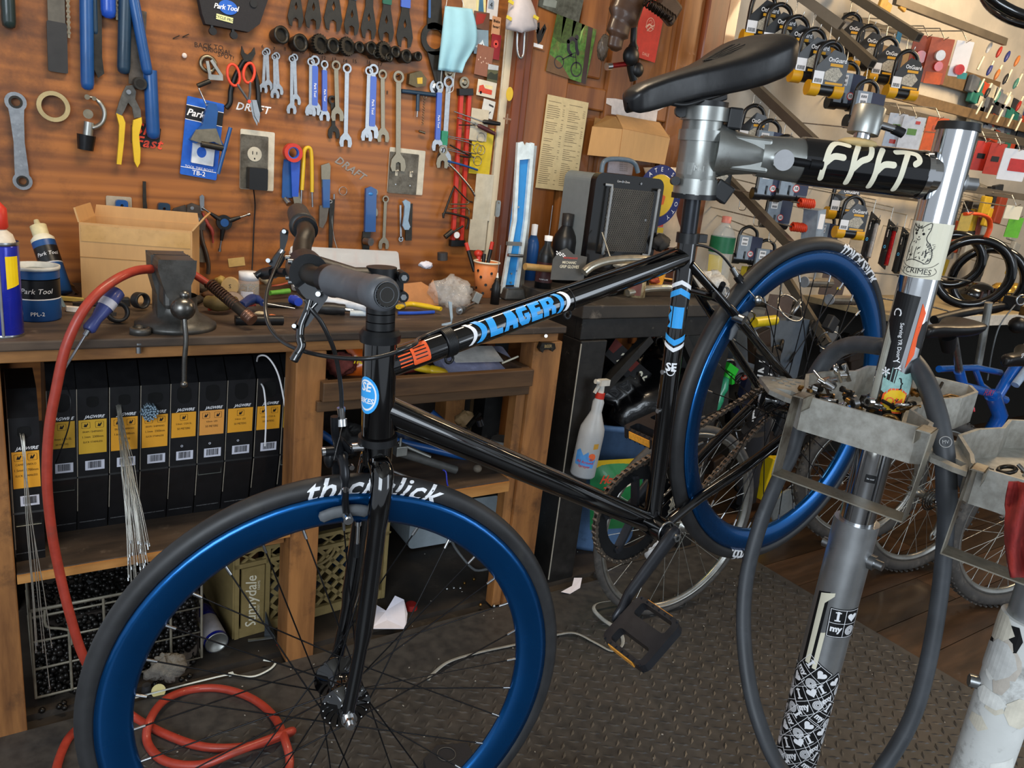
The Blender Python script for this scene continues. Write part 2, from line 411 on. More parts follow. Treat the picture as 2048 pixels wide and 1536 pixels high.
sxL=V((-cos(rad(72.19)),0,sin(rad(72.19))));prL=V((sin(rad(72.19)),0,cos(rad(72.19))))
base=V((1.0085,0,0))-.0438*prL;crownL=base+.3836*sxL;htopL=base+.523*sxL
SX=BR@sxL;ROT=Mx.Rotation(-.25098,3,SX);FW=ROT@(BR@prL);FN=ROT@(BR@V((0,1,0)));RN=BR@V((0,1,0))
FA=BR@base+BT+FW*.0438;RA=BT.copy();CROWN=BR@crownL+BT;HTOP=BR@htopL+BT
def FL(f,n,s):return FA+FW*f+FN*n+SX*s
bike=thing('fixed_gear_bicycle','glossy black single speed bicycle with deep blue rims clamped in the repair stand','bicycle',BL(*bb))
def wheel(root,c,n,R=.338,rs=.0138,rimd=.044,rimm=anod,tirem=rub,ns=32,spm=spk,flange=.031,name='front_wheel',hubm=blk,rr_=None,knob=0,hubw=.032,tin=.0,tag=None,up=None,sps=.0011,rimw=.0118):
 n=n.normalized();u,w=perp(n)
 if up is not None:u=(up-n*up.dot(n)).normalized();w=n.cross(u)
 ro=R-2*rs+.003
 g=G(rimm);W_=rimw
 pr=[(ro,W_*.72),(ro+.001,W_),(ro-.008,W_*1.02),(ro-rimd*.45,W_*.95),(ro-rimd*.85,W_*.62),(ro-rimd,W_*.22),(ro-rimd,-W_*.22),(ro-rimd*.85,-W_*.62),(ro-rimd*.45,-W_*.95),(ro-.008,-W_*1.02),(ro+.001,-W_),(ro,-W_*.72)]
 g.lathe(pr,c,n,96);wh=build(g,name,root,tag)
 g=G(tirem);k=12;prof=[(R-rs+rs*cos(2*pi*j/k),rs*sin(2*pi*j/k))for j in range(k+1)][::-1];g.lathe(prof,c,n,96)
 if knob:
  for i in range(knob):
   t=2*pi*i/knob;d=u*cos(t)+w*sin(t);e=n.cross(d)
   for q in(-.5,.5):g.beam(c+d*(R-.001)+n*(q*rs*1.2)-e*.004,c+d*(R-.001)+n*(q*rs*1.2)+e*.004,.012,.006,up=d)
 build(g,'tire',wh)
 g=G(hubm);g.lathe([(.008,-hubw-.010),(.013,-hubw-.009),(.013,-hubw-.002),(flange+.004,-hubw-.0015),(flange+.004,-hubw+.0015),(.017,-hubw+.004),(.0145,0),(.017,hubw-.004),(flange+.004,hubw-.0015),(flange+.004,hubw+.0015),(.013,hubw+.002),(.013,hubw+.009),(.008,hubw+.010)],c,n,32)
 for sd in(-1,1):
  for i in range(ns//2):t=2*pi*i/(ns//2);g.sph(c+(u*cos(t)+w*sin(t))*flange+n*(sd*(hubw+.0022)),.0017,m=chrome,n=6,k=4)
 build(g,'hub',wh)
 g=G(chrome);
 for sd in(-1,1):
  g.cyl(c+n*(sd*(hubw+.008)),c+n*(sd*(hubw+.018)),.0075,n=12);g.cyl(c+n*(sd*(hubw+.024)),c+n*(sd*(hubw+.030)),.011,n=20);g.cyl(c+n*(sd*(hubw+.030)),c+n*(sd*(hubw+.039)),.0085,n=6);g.cyl(c+n*(sd*(hubw+.039)),c+n*(sd*(hubw+.045)),.0045,n=10)
 build(g,'axle',wh)
 ri=ro-rimd
 for i in range(ns):
  sd=1 if i%2 else-1;j=i//2;dr=1 if j%2 else-1
  a=2*pi*i/ns;ah=a+dr*rad(62)if ns>8 else a
  p=c+(u*cos(ah)+w*sin(ah))*flange+n*(sd*hubw);q=c+(u*cos(a)+w*sin(a))*ri
  g=G(spm);g.cyl(p,q,sps,n=5,caps=False);d=(p-q).normalized();g.cyl(q,q+d*.014,.0021,n=6,m=steel);build(g,'spoke',wh)
 return wh
fwh=wheel(bike,FA,FN,up=SX)
rwh=wheel(bike,RA,RN,name='rear_wheel')
def tyretext(t,c,n,up,R,rs,ang,size,side,parent,name,sp=.9,dirn=1,rr=None,**kw):
 n=n.normalized();w=n.cross(up).normalized();up=w.cross(n)
 vf=cutup(glyphs(t,size,sp=sp,**kw),fr(-size*4,size*4,60),fr(-size,size,8));rc=R-rs
 def fn(v):
  a=ang+dirn*v[0]/(R-rs);q=pi/2-(v[1]/rs)if True else 0
  q=max(.35,min(2.6,q));r=rc+(rs+.0005)*cos(q);z=(rs+.0005)*sin(q)*side
  d=up*cos(a)+w*sin(a);return c+d*r+n*z
 g=G(white);g.add([fn(v)for v in vf[0]],vf[1],white);build(g,name,parent)
tyretext('thickslick',FA,FN,SX,.338,.0138,-.115,.042,1,fwh,'tire_lettering',shear=.35,off=.014,asp=1.1,sp=1.05,dirn=-1)
tyretext('thickslick',RA,RN,V((-.2,0,1)),.338,.0138,-.60,.050,1,rwh,'tire_lettering',shear=.35,off=.012,asp=1.0,dirn=-1)
tyretext('wtb.',RA,RN,V((0,0,1)),.338,.0138,2.90,.036,1,rwh,'tire_lettering',shear=.2,off=.02,asp=1.3,dirn=-1)
g=G(chrome);g.cyl(FL(-.02,0,.268),FL(-.019,0,.232),.003,n=8);g.cyl(FL(-.02,0,.268),FL(-.02,0,.262),.005,n=8);build(g,'valve',fwh)
g=G(sat);g.cyl(FL(-.019,0,.235),FL(-.0185,0,.214),.0042,n=8);build(g,'valve_cap',fwh)
g=G(blk)
g.cyl(CROWN+SX*.008,HTOP-SX*.004,.0215,n=28)
tt0=HTOP-SX*.040;dt0=CROWN+SX*.045;ST0=ST(.495);BB=BL(*bb)
TTa,TTb=tt0,ST(.485)
g.tube([tt0,tt0.lerp(TTb,.5),TTb],[.0185,.0175,.015],24)
g.tube([dt0,dt0.lerp(BB,.5),BB],[.0205,.0195,.0185],24)
g.cyl(BB,ST0+(ST0-BB).normalized()*.02,.0158,n=24)
g.cyl(BL(bb.x,-.036,bb.z),BL(bb.x,.036,bb.z),.0215,n=24)
for sd in(-1,1):
 a=BL(bb.x-.015,sd*.022,bb.z);b=BL(.30,sd*.030,bb.z*.74);d_=BL(0.012,sd*.061,0)
 g.tube(smooth([a,b,BL(.18,sd*.048,bb.z*.45),d_],5),.0098,14)
 a=ST(.475)+RN*(sd*.012);g.tube(smooth([a,a.lerp(BL(0.004,sd*.055,.012),.35)+RN*(sd*.006),BL(0.004,sd*.061,.012)],6),.0078,14)
 g.cyl(BL(0,sd*.058,0),BL(0,sd*.064,0),.019,n=16)
g.cyl(ST(.40)+(RA-BB).normalized()*.055+RN*.03,ST(.40)+(RA-BB).normalized()*.055-RN*.03,.006,n=10)
build(g,'frame',bike)
g=G(sat)
for a,b,r1,r2 in((HTOP-SX*.006,HTOP+SX*.004,.0255,.0265),(HTOP+SX*.004,HTOP+SX*.010,.0265,.0225),(CROWN-SX*.004,CROWN+SX*.006,.0255,.0255)):g.cyl(a,b,r1,r2,n=28)
for k in range(3):g.cyl(HTOP+SX*(.0105+k*.0105),HTOP+SX*(.0198+k*.0105),.0182,n=28)
build(g,'headset',bike,bev=.001)
g=G(blk)
g.cyl(CROWN-SX*.032,CROWN-SX*.003,.019,.0205,n=24)
for sd in(-1,1):
 P0=FL(-.0438,sd*.012,.3836-.028)
 g.tube(smooth([P0,FL(-.043,sd*.034,.345),FL(-.038,sd*.043,.30),FL(-.02,sd*.049,.13),FL(.0,sd*.0525,.006)],6),[.0155]*7+[.0148]*6+[.0125]*6+[.0095]*6,18)
 g.cyl(FL(0,sd*.050,0),FL(0,sd*.056,0),.014,n=16)
build(g,'fork',bike)
sp=M('dark_seatpost','2B2D31',.3,metal=.7,var=.1)
g=G(sp);g.cyl(ST(.51),ST(.705),.0136,n=24);build(g,'seatpost',bike)
g=G(sat);g.cyl(ST(.508),ST(.524),.0185,n=24);g.beam(ST(.516)+FW*-.018+RN*0,ST(.516)+FW*-.034,.014,.014,up=SX);build(g,'seat_collar',bike,bev=.001)
bx=BR@V((1,0,0));bz=BR@V((0,0,1));C0=ST(.725)
g=G(sat)
g.cyl(ST(.70),ST(.728),.0145,.019,n=20);g.beam(C0-bx*.028+bz*.002,C0+bx*.028+bz*.002,.044,.012,up=bz);g.beam(C0-bx*.022+bz*.014,C0+bx*.022+bz*.014,.046,.008,up=bz)
build(g,'seat_clamp',bike,bev=.003)
g=G(sat)
for sd in(-1,1):g.tube(smooth([C0+bx*.115+bz*.030+RN*(sd*.008),C0+bx*.075+bz*.012+RN*(sd*.019),C0+bx*.035+bz*.009+RN*(sd*.022),C0-bx*.045+bz*.009+RN*(sd*.022),C0-bx*.085+bz*.022+RN*(sd*.032),C0-bx*.12+bz*.036+RN*(sd*.036)],5),.0036,8)
build(g,'saddle_rail',bike)
sadm=M('saddle_vinyl','141416',.36,var=.12,scale=120,bump=.05,rv=.06)
SADX=[(.161,.0008,.030,.002),(.160,.010,.037,.020),(.152,.0185,.045,.034),(.135,.022,.050,.042),(.09,.0235,.052,.046),(.04,.028,.052,.048),(0,.039,.053,.050),(-.04,.055,.056,.052),(-.08,.069,.062,.056),(-.115,.075,.067,.058),(-.14,.069,.068,.054),(-.153,.050,.064,.044),(-.160,.022,.058,.026),(-.162,.001,.052,.004)]
def sadp(u,v):
 i=u*(len(SADX)-1);k=min(int(i),len(SADX)-2);t=i-k;x,w_,zt,dp=[a+(b-a)*t for a,b in zip(SADX[k],SADX[k+1])]
 a=2*pi*v;cx,cz=cos(a),sin(a);sx=abs(cx)**.75*(1 if cx>0 else-1)
 if cz>=0:y=w_*sx;z=zt-.012*(1-cz**.8)*(w_/.03)**.7-.0
 else:y=w_*sx*.96;z=zt-.012*(w_/.03)**.7-dp*abs(cz)**.6*(.45+.55*abs(cx))
 return C0+bx*x+RN*(-y)+bz*(z+.004)
g=G(sadm);g.grid(sadp,45,40,cv=True);sad=build(g,'saddle',bike)
g=G(sadm)
for k in range(11):
 t=-.5+k*.1;pts=[]
 for q in range(5):
  s_=q/4;x=.0-.075*s_-abs(t)*.03;y=t*.05*(.35+s_*1.1);w_=.05;z=.0590+.010*s_-abs(y)**1.6*1.9+.0
  pts.append(C0+bx*x-RN*y+bz*z)
 g.tube(pts,.0007,4)
build(g,'stitching',sad)
ca=rad(333);CA=BR@V((cos(ca),0,sin(ca)))
crk=M('crank_forged','2B2C30',.33,metal=.4,var=.15,scale=40)
g=G(crk)
a0=BL(bb.x,.052,bb.z);a1=a0+CA*.17+RN*.008
g.tube([a0-CA*.016,a0-CA*.008,a0,a0+CA*.03,a0+CA*.13,a1-CA*.012,a1+CA*.006,a1+CA*.014],[.008,.0165,.0185,.0165,.0135,.014,.0125,.006],16,flat=.55,up=CA.cross(RN))
g.cyl(BL(bb.x,.034,bb.z),BL(bb.x,.058,bb.z),.012,n=16)
lc=build(g,'left_crank',bike)
g=G(steel);g.torus(BL(bb.x,.0375,bb.z),RN,.019,.0022,24,6);g.cyl(a0+RN*.009,a0+RN*.013,.0075,n=16);g.cyl(a0+RN*.0125,a0+RN*.0132,.004,n=6,m=sat);build(g,'crank_bolt',lc)
cp=BL(bb.x,-.045,bb.z)
g=G(sat);T_=frame(cp,CA,z=RN);n_=46
out=[p for k in range(n_)for p in((.0935*cos(2*pi*k/n_),.0935*sin(2*pi*k/n_)),(.0985*cos(2*pi*(k+.33)/n_),.0985*sin(2*pi*(k+.33)/n_)),(.0985*cos(2*pi*(k+.55)/n_),.0985*sin(2*pi*(k+.55)/n_)))]
g.prism(out,-.0015,.0015,T_,holes=[circ2(.069,48)[::-1]]);cr=build(g,'chainring',bike)
g=G(crk)
for k in range(5):
 a=2*pi*k/5+.3;d=(CA*cos(a)+RN.cross(CA)*sin(a));g.beam(cp+RN*.002+d*.01,cp+RN*.002+d*.074,.017,.006,up=RN.cross(d));g.cyl(cp+d*.0745-RN*.003,cp+d*.0745+RN*.006,.0065,n=10)
g.cyl(cp-RN*.008,cp+RN*.008,.02,n=20);a2=cp-RN*.012;b2=a2-CA*.17-RN*.008
g.tube([a2+CA*.016,a2,a2-CA*.03,a2-CA*.13,b2,b2-CA*.014],[.008,.018,.016,.0135,.0125,.006],14,flat=.55,up=CA.cross(RN))
build(g,'right_crank',bike)
def pedal(c,out,refl):
 u=V((-.80,-.0,-.60)).normalized()if refl else V((-1,0,-.25)).normalized();o_=out.normalized();u=(u-o_*u.dot(o_)).normalized();w=o_.cross(u)
 g=G(crk);T_=frame(c+o_*.052,o_,y=u)
 g.prism(rrect(.098,.100,.014),-.010,.010,T_,holes=[rrect(.070,.026,.006,c=(.002,.029))[::-1],rrect(.070,.026,.006,c=(.002,-.029))[::-1]])
 g.cyl(c-o_*.006,c+o_*.095,.008,n=12)
 for i in range(7):
  for q in(-1,1):
   for z in(-1,1):g.cyl(c+o_*(.012+i*.0135)+u*(q*.047)+w*(z*.009),c+o_*(.012+i*.0135)+u*(q*.047)+w*(z*.0135),.0028,.0018,n=5)
 p=build(g,'pedal',bike,bev=.001)
 g=G(M('amber_reflector','F0A33A',.3,var=.2,scale=200,coat=.5));g.beam(c+o_*.022-u*.0505,c+o_*.078-u*.0505,.0025,.015,up=w);g.beam(c+o_*.022+u*.0505,c+o_*.078+u*.0505,.0025,.015,up=w);build(g,'reflector',p)
pedal(a1+RN*.006,RN,True);pedal(b2-RN*.006,-RN,False)
ch=M('chain_steel','8A7F73',.3,metal=.9,var=.3,scale=200)
rc,rk_=.0965,.037;axc=bb;d=math.hypot(bb.x,bb.z);th0=atan2(-bb.z,-bb.x)
def ptl(cx,cz,r,a):return(cx+r*cos(a),cz+r*sin(a))
dirv=atan2(0-bb.z,0-bb.x);al=math.acos((rc-rk_)/d)
A1=dirv-al;A2=dirv+al
path=[]
sweep=2*pi-2*al;nc=26
for i in range(nc+1):path.append(ptl(bb.x,bb.z,rc,A2+sweep*i/nc))
for i in range(9):path.append(ptl(0,0,rk_,A1+(2*al-0)*i/8))
path.append(path[0])
S=[0]
for p,q in zip(path,path[1:]):S.append(S[-1]+math.hypot(q[0]-p[0],q[1]-p[1]))
npin=int(S[-1]/.0127)//2*2;g=G(ch)
def at_s(s):
 s%=S[-1]
 for i in range(len(S)-1):
  if S[i+1]>=s:t=(s-S[i])/(S[i+1]-S[i]+1e-9);return BL(path[i][0]+(path[i+1][0]-path[i][0])*t,-.045,path[i][1]+(path[i+1][1]-path[i][1])*t)
pins=[at_s(S[-1]*i/npin)for i in range(npin)]
for i,p in enumerate(pins):
 q=pins[(i+1)%npin];w_=.0042 if i%2 else.0027
 for sd in(-1,1):g.beam(p+RN*(sd*w_),q+RN*(sd*w_),.0012,.0072,up=RN.cross(q-p))
 g.cyl(p-RN*.0056,p+RN*.0056,.0042,n=8)
build(g,'chain',bike)
g=G(steel);g.cyl(BL(0,-.047,0),BL(0,-.043,0),.036,n=17);build(g,'cog',rwh)
TOP=HTOP+SX*.065
def HL(f,n,s):return TOP+FW*f+FN*n+SX*s
g=G(sat);g.cyl(HTOP+SX*.042,HTOP+SX*.088,.0188,n=28);g.tube([HL(.006,0,.004),HL(.035,0,.006),HL(.078,0,.016)],[.0185,.0165,.019],20)
g.cyl(HL(.09,-.023,.018),HL(.09,.023,.018),.0225,n=24)
for q in(-.012,.012):g.cyl(HL(-.024,-.006,q+.001),HL(-.024,.018,q+.001),.0068,n=14)
g.beam(HL(-.014,0,.002),HL(-.027,0,.002),.012,.034,up=SX)
stem=build(g,'stem',bike,bev=.001)
g=G(steel)
for q in(-.012,.012):g.cyl(HL(-.024,.0175,q+.001),HL(-.024,.0195,q+.001),.004,n=6)
for f_,s_ in((.113,.03),(.113,.006)):
 for n_ in(-.015,.015):g.cyl(HL(f_-.012,n_,s_),HL(f_,n_,s_),.003,n=8)
build(g,'stem_bolt',stem)
barm=M('matte_black_bar','26231F',.42,metal=.4,var=.2,scale=30)
BAR=smooth([HL(.0385,.206,.028),HL(.056,.14,.0235),HL(.066,.085,.019),HL(.088,.04,.018),HL(.09,0,.018),HL(.09,-.04,.018),HL(.085,-.085,.034),HL(.075,-.13,.049),HL(.068,-.30,.058)],8)
g=G(barm);g.tube(BAR,.0118,18);hb=build(g,'handlebar',bike)
gripm=M('grey_rubber_grip','54565A',.42,var=.12,scale=60,dirt='6B665E',dsc=20,damt=.3)
gripd=M('black_rubber_grip','2B2A29',.5,var=.2,scale=60,dirt='4A4640',dsc=20,damt=.3)
e0=HL(.038,.21,.028);e1=HL(.072,.082,.020);dg=(e0-e1).normalized()
g=G(gripm);g.lathe([(.0125,0),(.0175,.001),(.0185,.006),(.0165,.012),(.0162,.060),(.0164,.095),(.0166,.0955),(.0175,.100),(.0178,.118),(.0168,.124),(.0125,.1265)],e1,dg,36)
gl_=build(g,'grip',hb)
L_=.1265;g=G(sat);g.cyl(e1+dg*(L_-.002),e1+dg*(L_+.001),.0132,n=32);T_=frame(e1+dg*(L_+.0012),CR,y=-CD)
eu=(CR-dg*CR.dot(dg)).normalized();T_=frame(e1+dg*(L_+.0020),eu,z=dg)
def ringtext(g,t,r,size,T,m,a0=pi/2):
 n=len(t)
 for i,c_ in enumerate(t):
  if c_==' ':continue
  a=a0-2*pi*i/n;R_=T@Mx.Translation((r*cos(a),r*sin(a),0))@Mx.Rotation(a-pi/2,4,'Z');g.text(c_,size,R_,m)
emb=M('embossed_rubber','55585C',.35)
ringtext(g,'SE RACING * SE RACING * ',.0102,.0042,T_,emb);g.torus(T_.translation,dg,.0075,.0005,24,4,m=emb);g.torus(T_.translation,dg,.0128,.0006,24,4,m=emb)
g.text('SE',.008,T_,emb);build(g,'bar_end_plug',hb)
f0=HL(.074,-.165,.051);f1=HL(.067,-.295,.059);dg2=(f1-f0).normalized()
g=G(gripd);g.lathe([(.0125,0),(.018,.001),(.019,.005),(.0165,.010),(.016,.115),(.012,.12)],f0,dg2,28);build(g,'grip',hb)
def lever(c,ax,pts_plate,blade,gr,blm):
 g=G(mblk);g.cyl(c-ax*.006,c+ax*.006,.0165,n=24)
 for o_ in(-1,1):g.add([p+V(ax)*(o_*.005)for p in pts_plate],[tuple(range(len(pts_plate)))],None)
 n=len(pts_plate);g.add([p+V(ax)*.005 for p in pts_plate]+[p-V(ax)*.005 for p in pts_plate],[(i,(i+1)%n,n+(i+1)%n,n+i)for i in range(n)])
 l=build(g,'brake_lever',hb,bev=.001)
 g=G(blm);g.tube(smooth(blade[0],6),blade[1],10,flat=.7);build(g,'lever_blade',l);return l
dN=.885;axN=(e1-HL(.088,.04,.018)).normalized()
cN=HL(.074,.068,.019)
pN=[aD(x,y,dN)for x,y in((592,575),(612,560),(640,575),(655,583),(650,597),(628,628),(612,650),(592,662),(586,655),(603,636),(616,604),(600,588))]
blade_pts=[aD(x,y,dN-.003)for x,y in((619,600),(612,625),(602,650),(600,675),(603,692),(594,708),(586,722))]
lN=lever(cN,axN,pN,(blade_pts,[.006]*6+[.0065]*12+[.007]*12+[.0075]*6+[.006]),None,blk)
g=G(steel);g.cyl(aD(636,588,dN-.012),aD(636,588,dN+.006),.003,n=10);g.cyl(aD(588,652,dN-.010),aD(588,652,dN+.006),.0025,n=8);g.cyl(aD(633,606,dN-.006),aD(622,618,dN-.006),.0012,n=6);build(g,'lever_pin',lN)
dF=1.045;cF=HL(.073,-.150,.050)
pF=[aD(x,y,dF)for x,y in((560,465),(567,457),(577,462),(575,478),(568,500),(566,512),(548,533),(537,528),(548,512),(560,497))]
bF=[aD(x,y,dF)for x,y in((566,512),(552,535),(538,540),(522,545),(512,552))]
lF=lever(cF,dg2,pF,(bF,[.006]*24+[.008]),None,sat)
g=G(steel);g.cyl(aD(568,463,dF-.014),aD(568,463,dF+.005),.0028,n=10);g.cyl(aD(536,521,dF-.012),aD(536,521,dF+.005),.003,n=10);g.cyl(aD(562,507,dF-.014),aD(566,500,dF-.014),.004,n=10);build(g,'lever_pin',lF)
g=G(mblk);g.cyl(aD(545,545,1.04),aD(574,545,.98),.006,n=14);g.cyl(aD(528,548,1.05),aD(548,545,1.03),.008,n=14);build(g,'cable_adjuster',lF)
cab=M('cable_housing','1B1B1C',.35,coat=.3)
P=[(565,508,1.02),(548,545,1.0),(535,580,.98),(531,620,.96),(540,655,.94),(565,683,.92),(600,700,.90),(650,712,.885),(700,717,.875),(745,716,.87),(790,705,.88),(830,688,.895),(865,670,.905),(893,655,.92)]
top=TTa.lerp(TTb,.30)
g=G(cab);g.tube(smooth([aD(*p)for p in P[:-2]]+[TTa.lerp(TTb,.10)+SX*.022-RN*-.006,TTa.lerp(TTb,.20)+SX*.0215,TTa.lerp(TTb,.5)+SX*.020,TTa.lerp(TTb,.85)+SX*.019,aD(1365,492,1.29),aD(1390,489,1.30),aD(1420,496,1.32),aD(1445,512,1.335),aD(1466,538,1.35)],6),.0026,8)
build(g,'cable_housing',bike)
g=G(cab);g.tube(smooth([aD(*p)for p in((612,600,.88),(622,618,.88),(640,640,.885),(655,668,.895),(668,700,.91),(676,735,.925),(682,780,.94),(683,815,.95))],6),.0028,8);build(g,'cable_housing',bike)
bc=M('black_caliper','1E1F22',.3,metal=.5,var=.1)
g=G(bc)
pv=FL(.002,0,.372)
for sd in(1,-1):
 g.tube(smooth([FL(.008,-sd*.010,.392),pv+FW*(.006*sd),FL(.004,sd*.024,.362),FL(.004,sd*.033,.335),FL(.003,sd*.029,.312),FL(.0,sd*.022,.292)],5),[.008]*8+[.010]*6+[.0075]*12,10,flat=.6)
g.tube(smooth([FL(.006,.010,.372),FL(.012,.018,.392),FL(.016,.028,.41),FL(.017,.03,.430)],4),.0055,8)
g.cyl(pv-FW*.014,pv+FW*.022,.0065,n=14)
cal=build(g,'front_brake',bike)
g=G(M('grey_brake_shoe','5C5F62',.55))
for sd in(1,-1):g.tube(smooth([FL(.034,sd*.0185,.287),FL(.015,sd*.0185,.293),FL(-.012,sd*.0185,.294),FL(-.030,sd*.0185,.289)],4),[.004]+[.0085]*11+[.004],8,flat=.5,up=SX)
build(g,'brake_pad',cal)
g=G(chrome);g.cyl(FL(0,.026,.290),FL(0,.038,.290),.0065,n=14);g.cyl(FL(0,.038,.290),FL(0,.040,.290),.0045,n=6);g.cyl(pv+FW*.018,pv+FW*.026,.006,n=6)
g.cyl(aD(682,815,.95),aD(684,842,.955),.0052,.0045,n=14);g.cyl(aD(683,838,.955),aD(684,852,.956),.0068,n=14);g.cyl(FL(-.035,.0,.375),FL(-.010,.0,.375),.006,n=12);g.cyl(FL(.004,.034,.334),FL(.004,.040,.334),.004,n=10);g.cyl(aD(684,852,.956),FL(.016,.020,.368),.0008,n=5);g.cyl(FL(-.004,.03,.362),FL(-.004,.036,.362),.0035,n=8)
build(g,'brake_hardware',cal)
g=G(mblk);g.sph(aD(658,915,1.0),.011,sc=(.6,1,1.3));g.cyl(aD(658,915,1.0),aD(690,912,.985),.006,n=10);build(g,'quick_release',cal)
g=G(bc);q0=ST(.415)+(RA-BB).normalized()*.055
rb=q0;ro_=(rb-RA).normalized();rf=RN.cross(ro_)
def RL(a,n,r):return RA+ro_*r+rf*a+RN*n
for sd in(1,-1):g.tube(smooth([RL(.0,-sd*.012,.39),RL(0,0,.372),RL(0,sd*.026,.36),RL(0,sd*.034,.335),RL(0,sd*.028,.31),RL(0,sd*.022,.292)],5),.0075,10,flat=.7)
g.tube(smooth([RL(-.004,.010,.37),RL(-.006,.026,.392),RL(-.008,.040,.41)],4),.005,8)
rbk=build(g,'rear_brake',bike)
g=G(steel);g.cyl(RL(0,.022,.29),RL(0,.038,.29),.0065,n=12);g.cyl(RL(.004,.030,.33),RL(.004,.05,.325),.008,n=14);
g.cyl(aD(1464,535,1.35),aD(1474,552,1.355),.0052,n=12);g.cyl(aD(1474,552,1.355),aD(1481,562,1.357),.0075,n=12,m=bc);g.cyl(aD(1481,562,1.357),aD(1514,600,1.37),.0009,n=5);g.sph(aD(1515,600,1.365),.0085)
g.tube(smooth([aD(1520,600,1.37),aD(1560,622,1.38),aD(1600,638,1.39)],4),.0008,5)
g.torus(RL(-.012,.02,.375),RN,.010,.0012,16,5);g.torus(RL(-.012,.024,.375),RN,.010,.0012,16,5)
build(g,'brake_hardware',rbk)
g=G(M('grey_brake_shoe'))
for sd in(1,-1):g.tube([RL(.03,sd*.0185,.289),RL(.015,sd*.0185,.294),RL(-.015,sd*.0185,.294),RL(-.03,sd*.0185,.289)],[.004,.0085,.0085,.004],8,flat=.5,up=ro_)
build(g,'brake_pad',rbk)
g=G(steel)
for x,y in((.22,0),(.29,0)):p_=ST(x);g.cyl(p_+RN*.0+(BR@V((sin(sa),0,cos(sa))))*.014,p_+(BR@V((sin(sa),0,cos(sa))))*.021,.0042,n=10)
build(g,'bottle_boss',bike)
def wrap(vf,a,b,r,refdir,s0,m,g,flip=1,over=.0007):
 """x along a->b starting at s0, y around the tube (metres), refdir = centre of y=0"""
 a=V(a);ax=(V(b)-a).normalized();u=(V(refdir)-ax*V(refdir).dot(ax)).normalized();w=ax.cross(u)*flip
 ys=[v[1]for v in vf[0]];vf=cutup(vf,(),fr(min(ys),max(ys),9)[1:-1])
 rr_=r if callable(r)else(lambda s:r)
 pts=[]
 for v in vf[0]:R_=rr_(s0+v[0])+over;q=v[1]/R_;pts.append(a+ax*(s0+v[0])+u*(R_*cos(q))+w*(R_*sin(q)))
 g.add(pts,vf[1],m)
def arcband(w,h,k,x0,n=10):
 o=[]
 for i in range(n+1):y=-h/2+h*i/n;o.append((x0+k*(1-(2*y/h)**2),y))
 for i in range(n+1)[::-1]:y=-h/2+h*i/n;o.append((x0+w+k*(1-(2*y/h)**2),y))
 return o
viewd=(CAM-TTa.lerp(TTb,.45)).normalized()
TL_=(TTb-TTa).length
def TTR(s):t=s/TL_;return.0185-.002*t if t<.5 else.0175-.005*(t-.5)
def toT(g,polys,s0,m,yoff=0):wrap(shape2d([[(x,y+yoff)for x,y in p]for p in polys]),TTa,TTb,TTR,viewd,s0,m,g,flip=-1)
axT=(TTb-TTa).normalized();
H=.029
Lt=[[(0,1),(.62,1),(.62,.30),(1.12,.30),(1.12,0),(0,0)],[(1.22,0),(1.62,.62),(1.62,1),(2.30,1),(2.45,.6),(2.50,0),(2.06,0),(2.02,.24),(1.72,.24),(1.62,0)],[(2.62,.22),(2.62,.78),(2.86,1),(3.60,1),(3.60,.70),(3.12,.70),(3.08,.62),(3.08,.36),(3.14,.28),(3.30,.28),(3.30,.38),(3.20,.38),(3.20,.56),(3.66,.56),(3.66,.2),(3.48,0),(2.86,0)],[(3.80,0),(3.80,1),(4.82,1),(4.82,.76),(4.34,.76),(4.34,.62),(4.72,.62),(4.72,.42),(4.34,.42),(4.34,.26),(4.82,.26),(4.82,0)],([(4.96,0),(4.96,1),(5.92,1),(6.10,.86),(6.10,.62),(5.92,.50),(6.14,.36),(6.14,0),(5.74,0),(5.70,.34),(5.46,.34),(5.46,0)],[[(5.44,.58),(5.66,.58),(5.66,.76),(5.44,.76)][::1]])]
g=G(cyan);sc_=.0188
s1=.155
wrap(shape2d([([(x*sc_,(y-.5)*H)for x,y in(p[0]if isinstance(p,tuple)else p)],[[(x*sc_,(y-.5)*H)for x,y in h]for h in(p[1]if isinstance(p,tuple)else[])])for p in Lt]),TTa,TTb,TTR,viewd,s1+.006,cyan,g,flip=-1)
for x_,m_ in((s1-.030,white),(s1-.017,cyan)):toT(g,[arcband(.006 if m_ is white else.009,H*1.15,.010,0)],x_,m_)
for x_,m_ in((s1+.123,cyan),(s1+.135,white)):toT(g,[arcband(.007,H*1.15,.008,0)],x_,m_)
build(g,'top_tube_graphic',bike)
org_=M('orange_sticker','F4602C',.5,var=.05)
g=G(org_);toT(g,[rrect(.026,.030,.003,c=(0,0))],.053,org_);toT(g,[rrect(.018,.002,.0005,c=(0,y))for y in(-.011,-.006,-.001,.004,.009)],.030,org_)
for y in(-.008,-.003,.002,.007):wrap(shape2d([rrect(.018,.0016,.0004,c=(0,y))]),TTa,TTb,lambda s:TTR(s)+.0003,viewd,.053,sat,g)
build(g,'warning_label',bike)
g=G(sat)
for k in range(6):p_=TTa.lerp(TTb,.17+.004*k);g.torus(p_+SX*.001,axT,.0192,.0016,24,6,flat=1.8)
for k in(.18,.55):pass
p_=TTa.lerp(TTb,.555);g.torus(p_,axT,.0175,.0010,28,6)
build(g,'cable_tie',bike)
g=G(sat)
for k in(.19,.56):p_=TTa.lerp(TTb,k)-SX*.024;g.torus(p_,SX.cross(axT),.006,.0022,12,6)
build(g,'cable_clip',bike)
vs_=(CAM-ST(.35)).normalized();ax2=(ST(1)-BB).normalized()
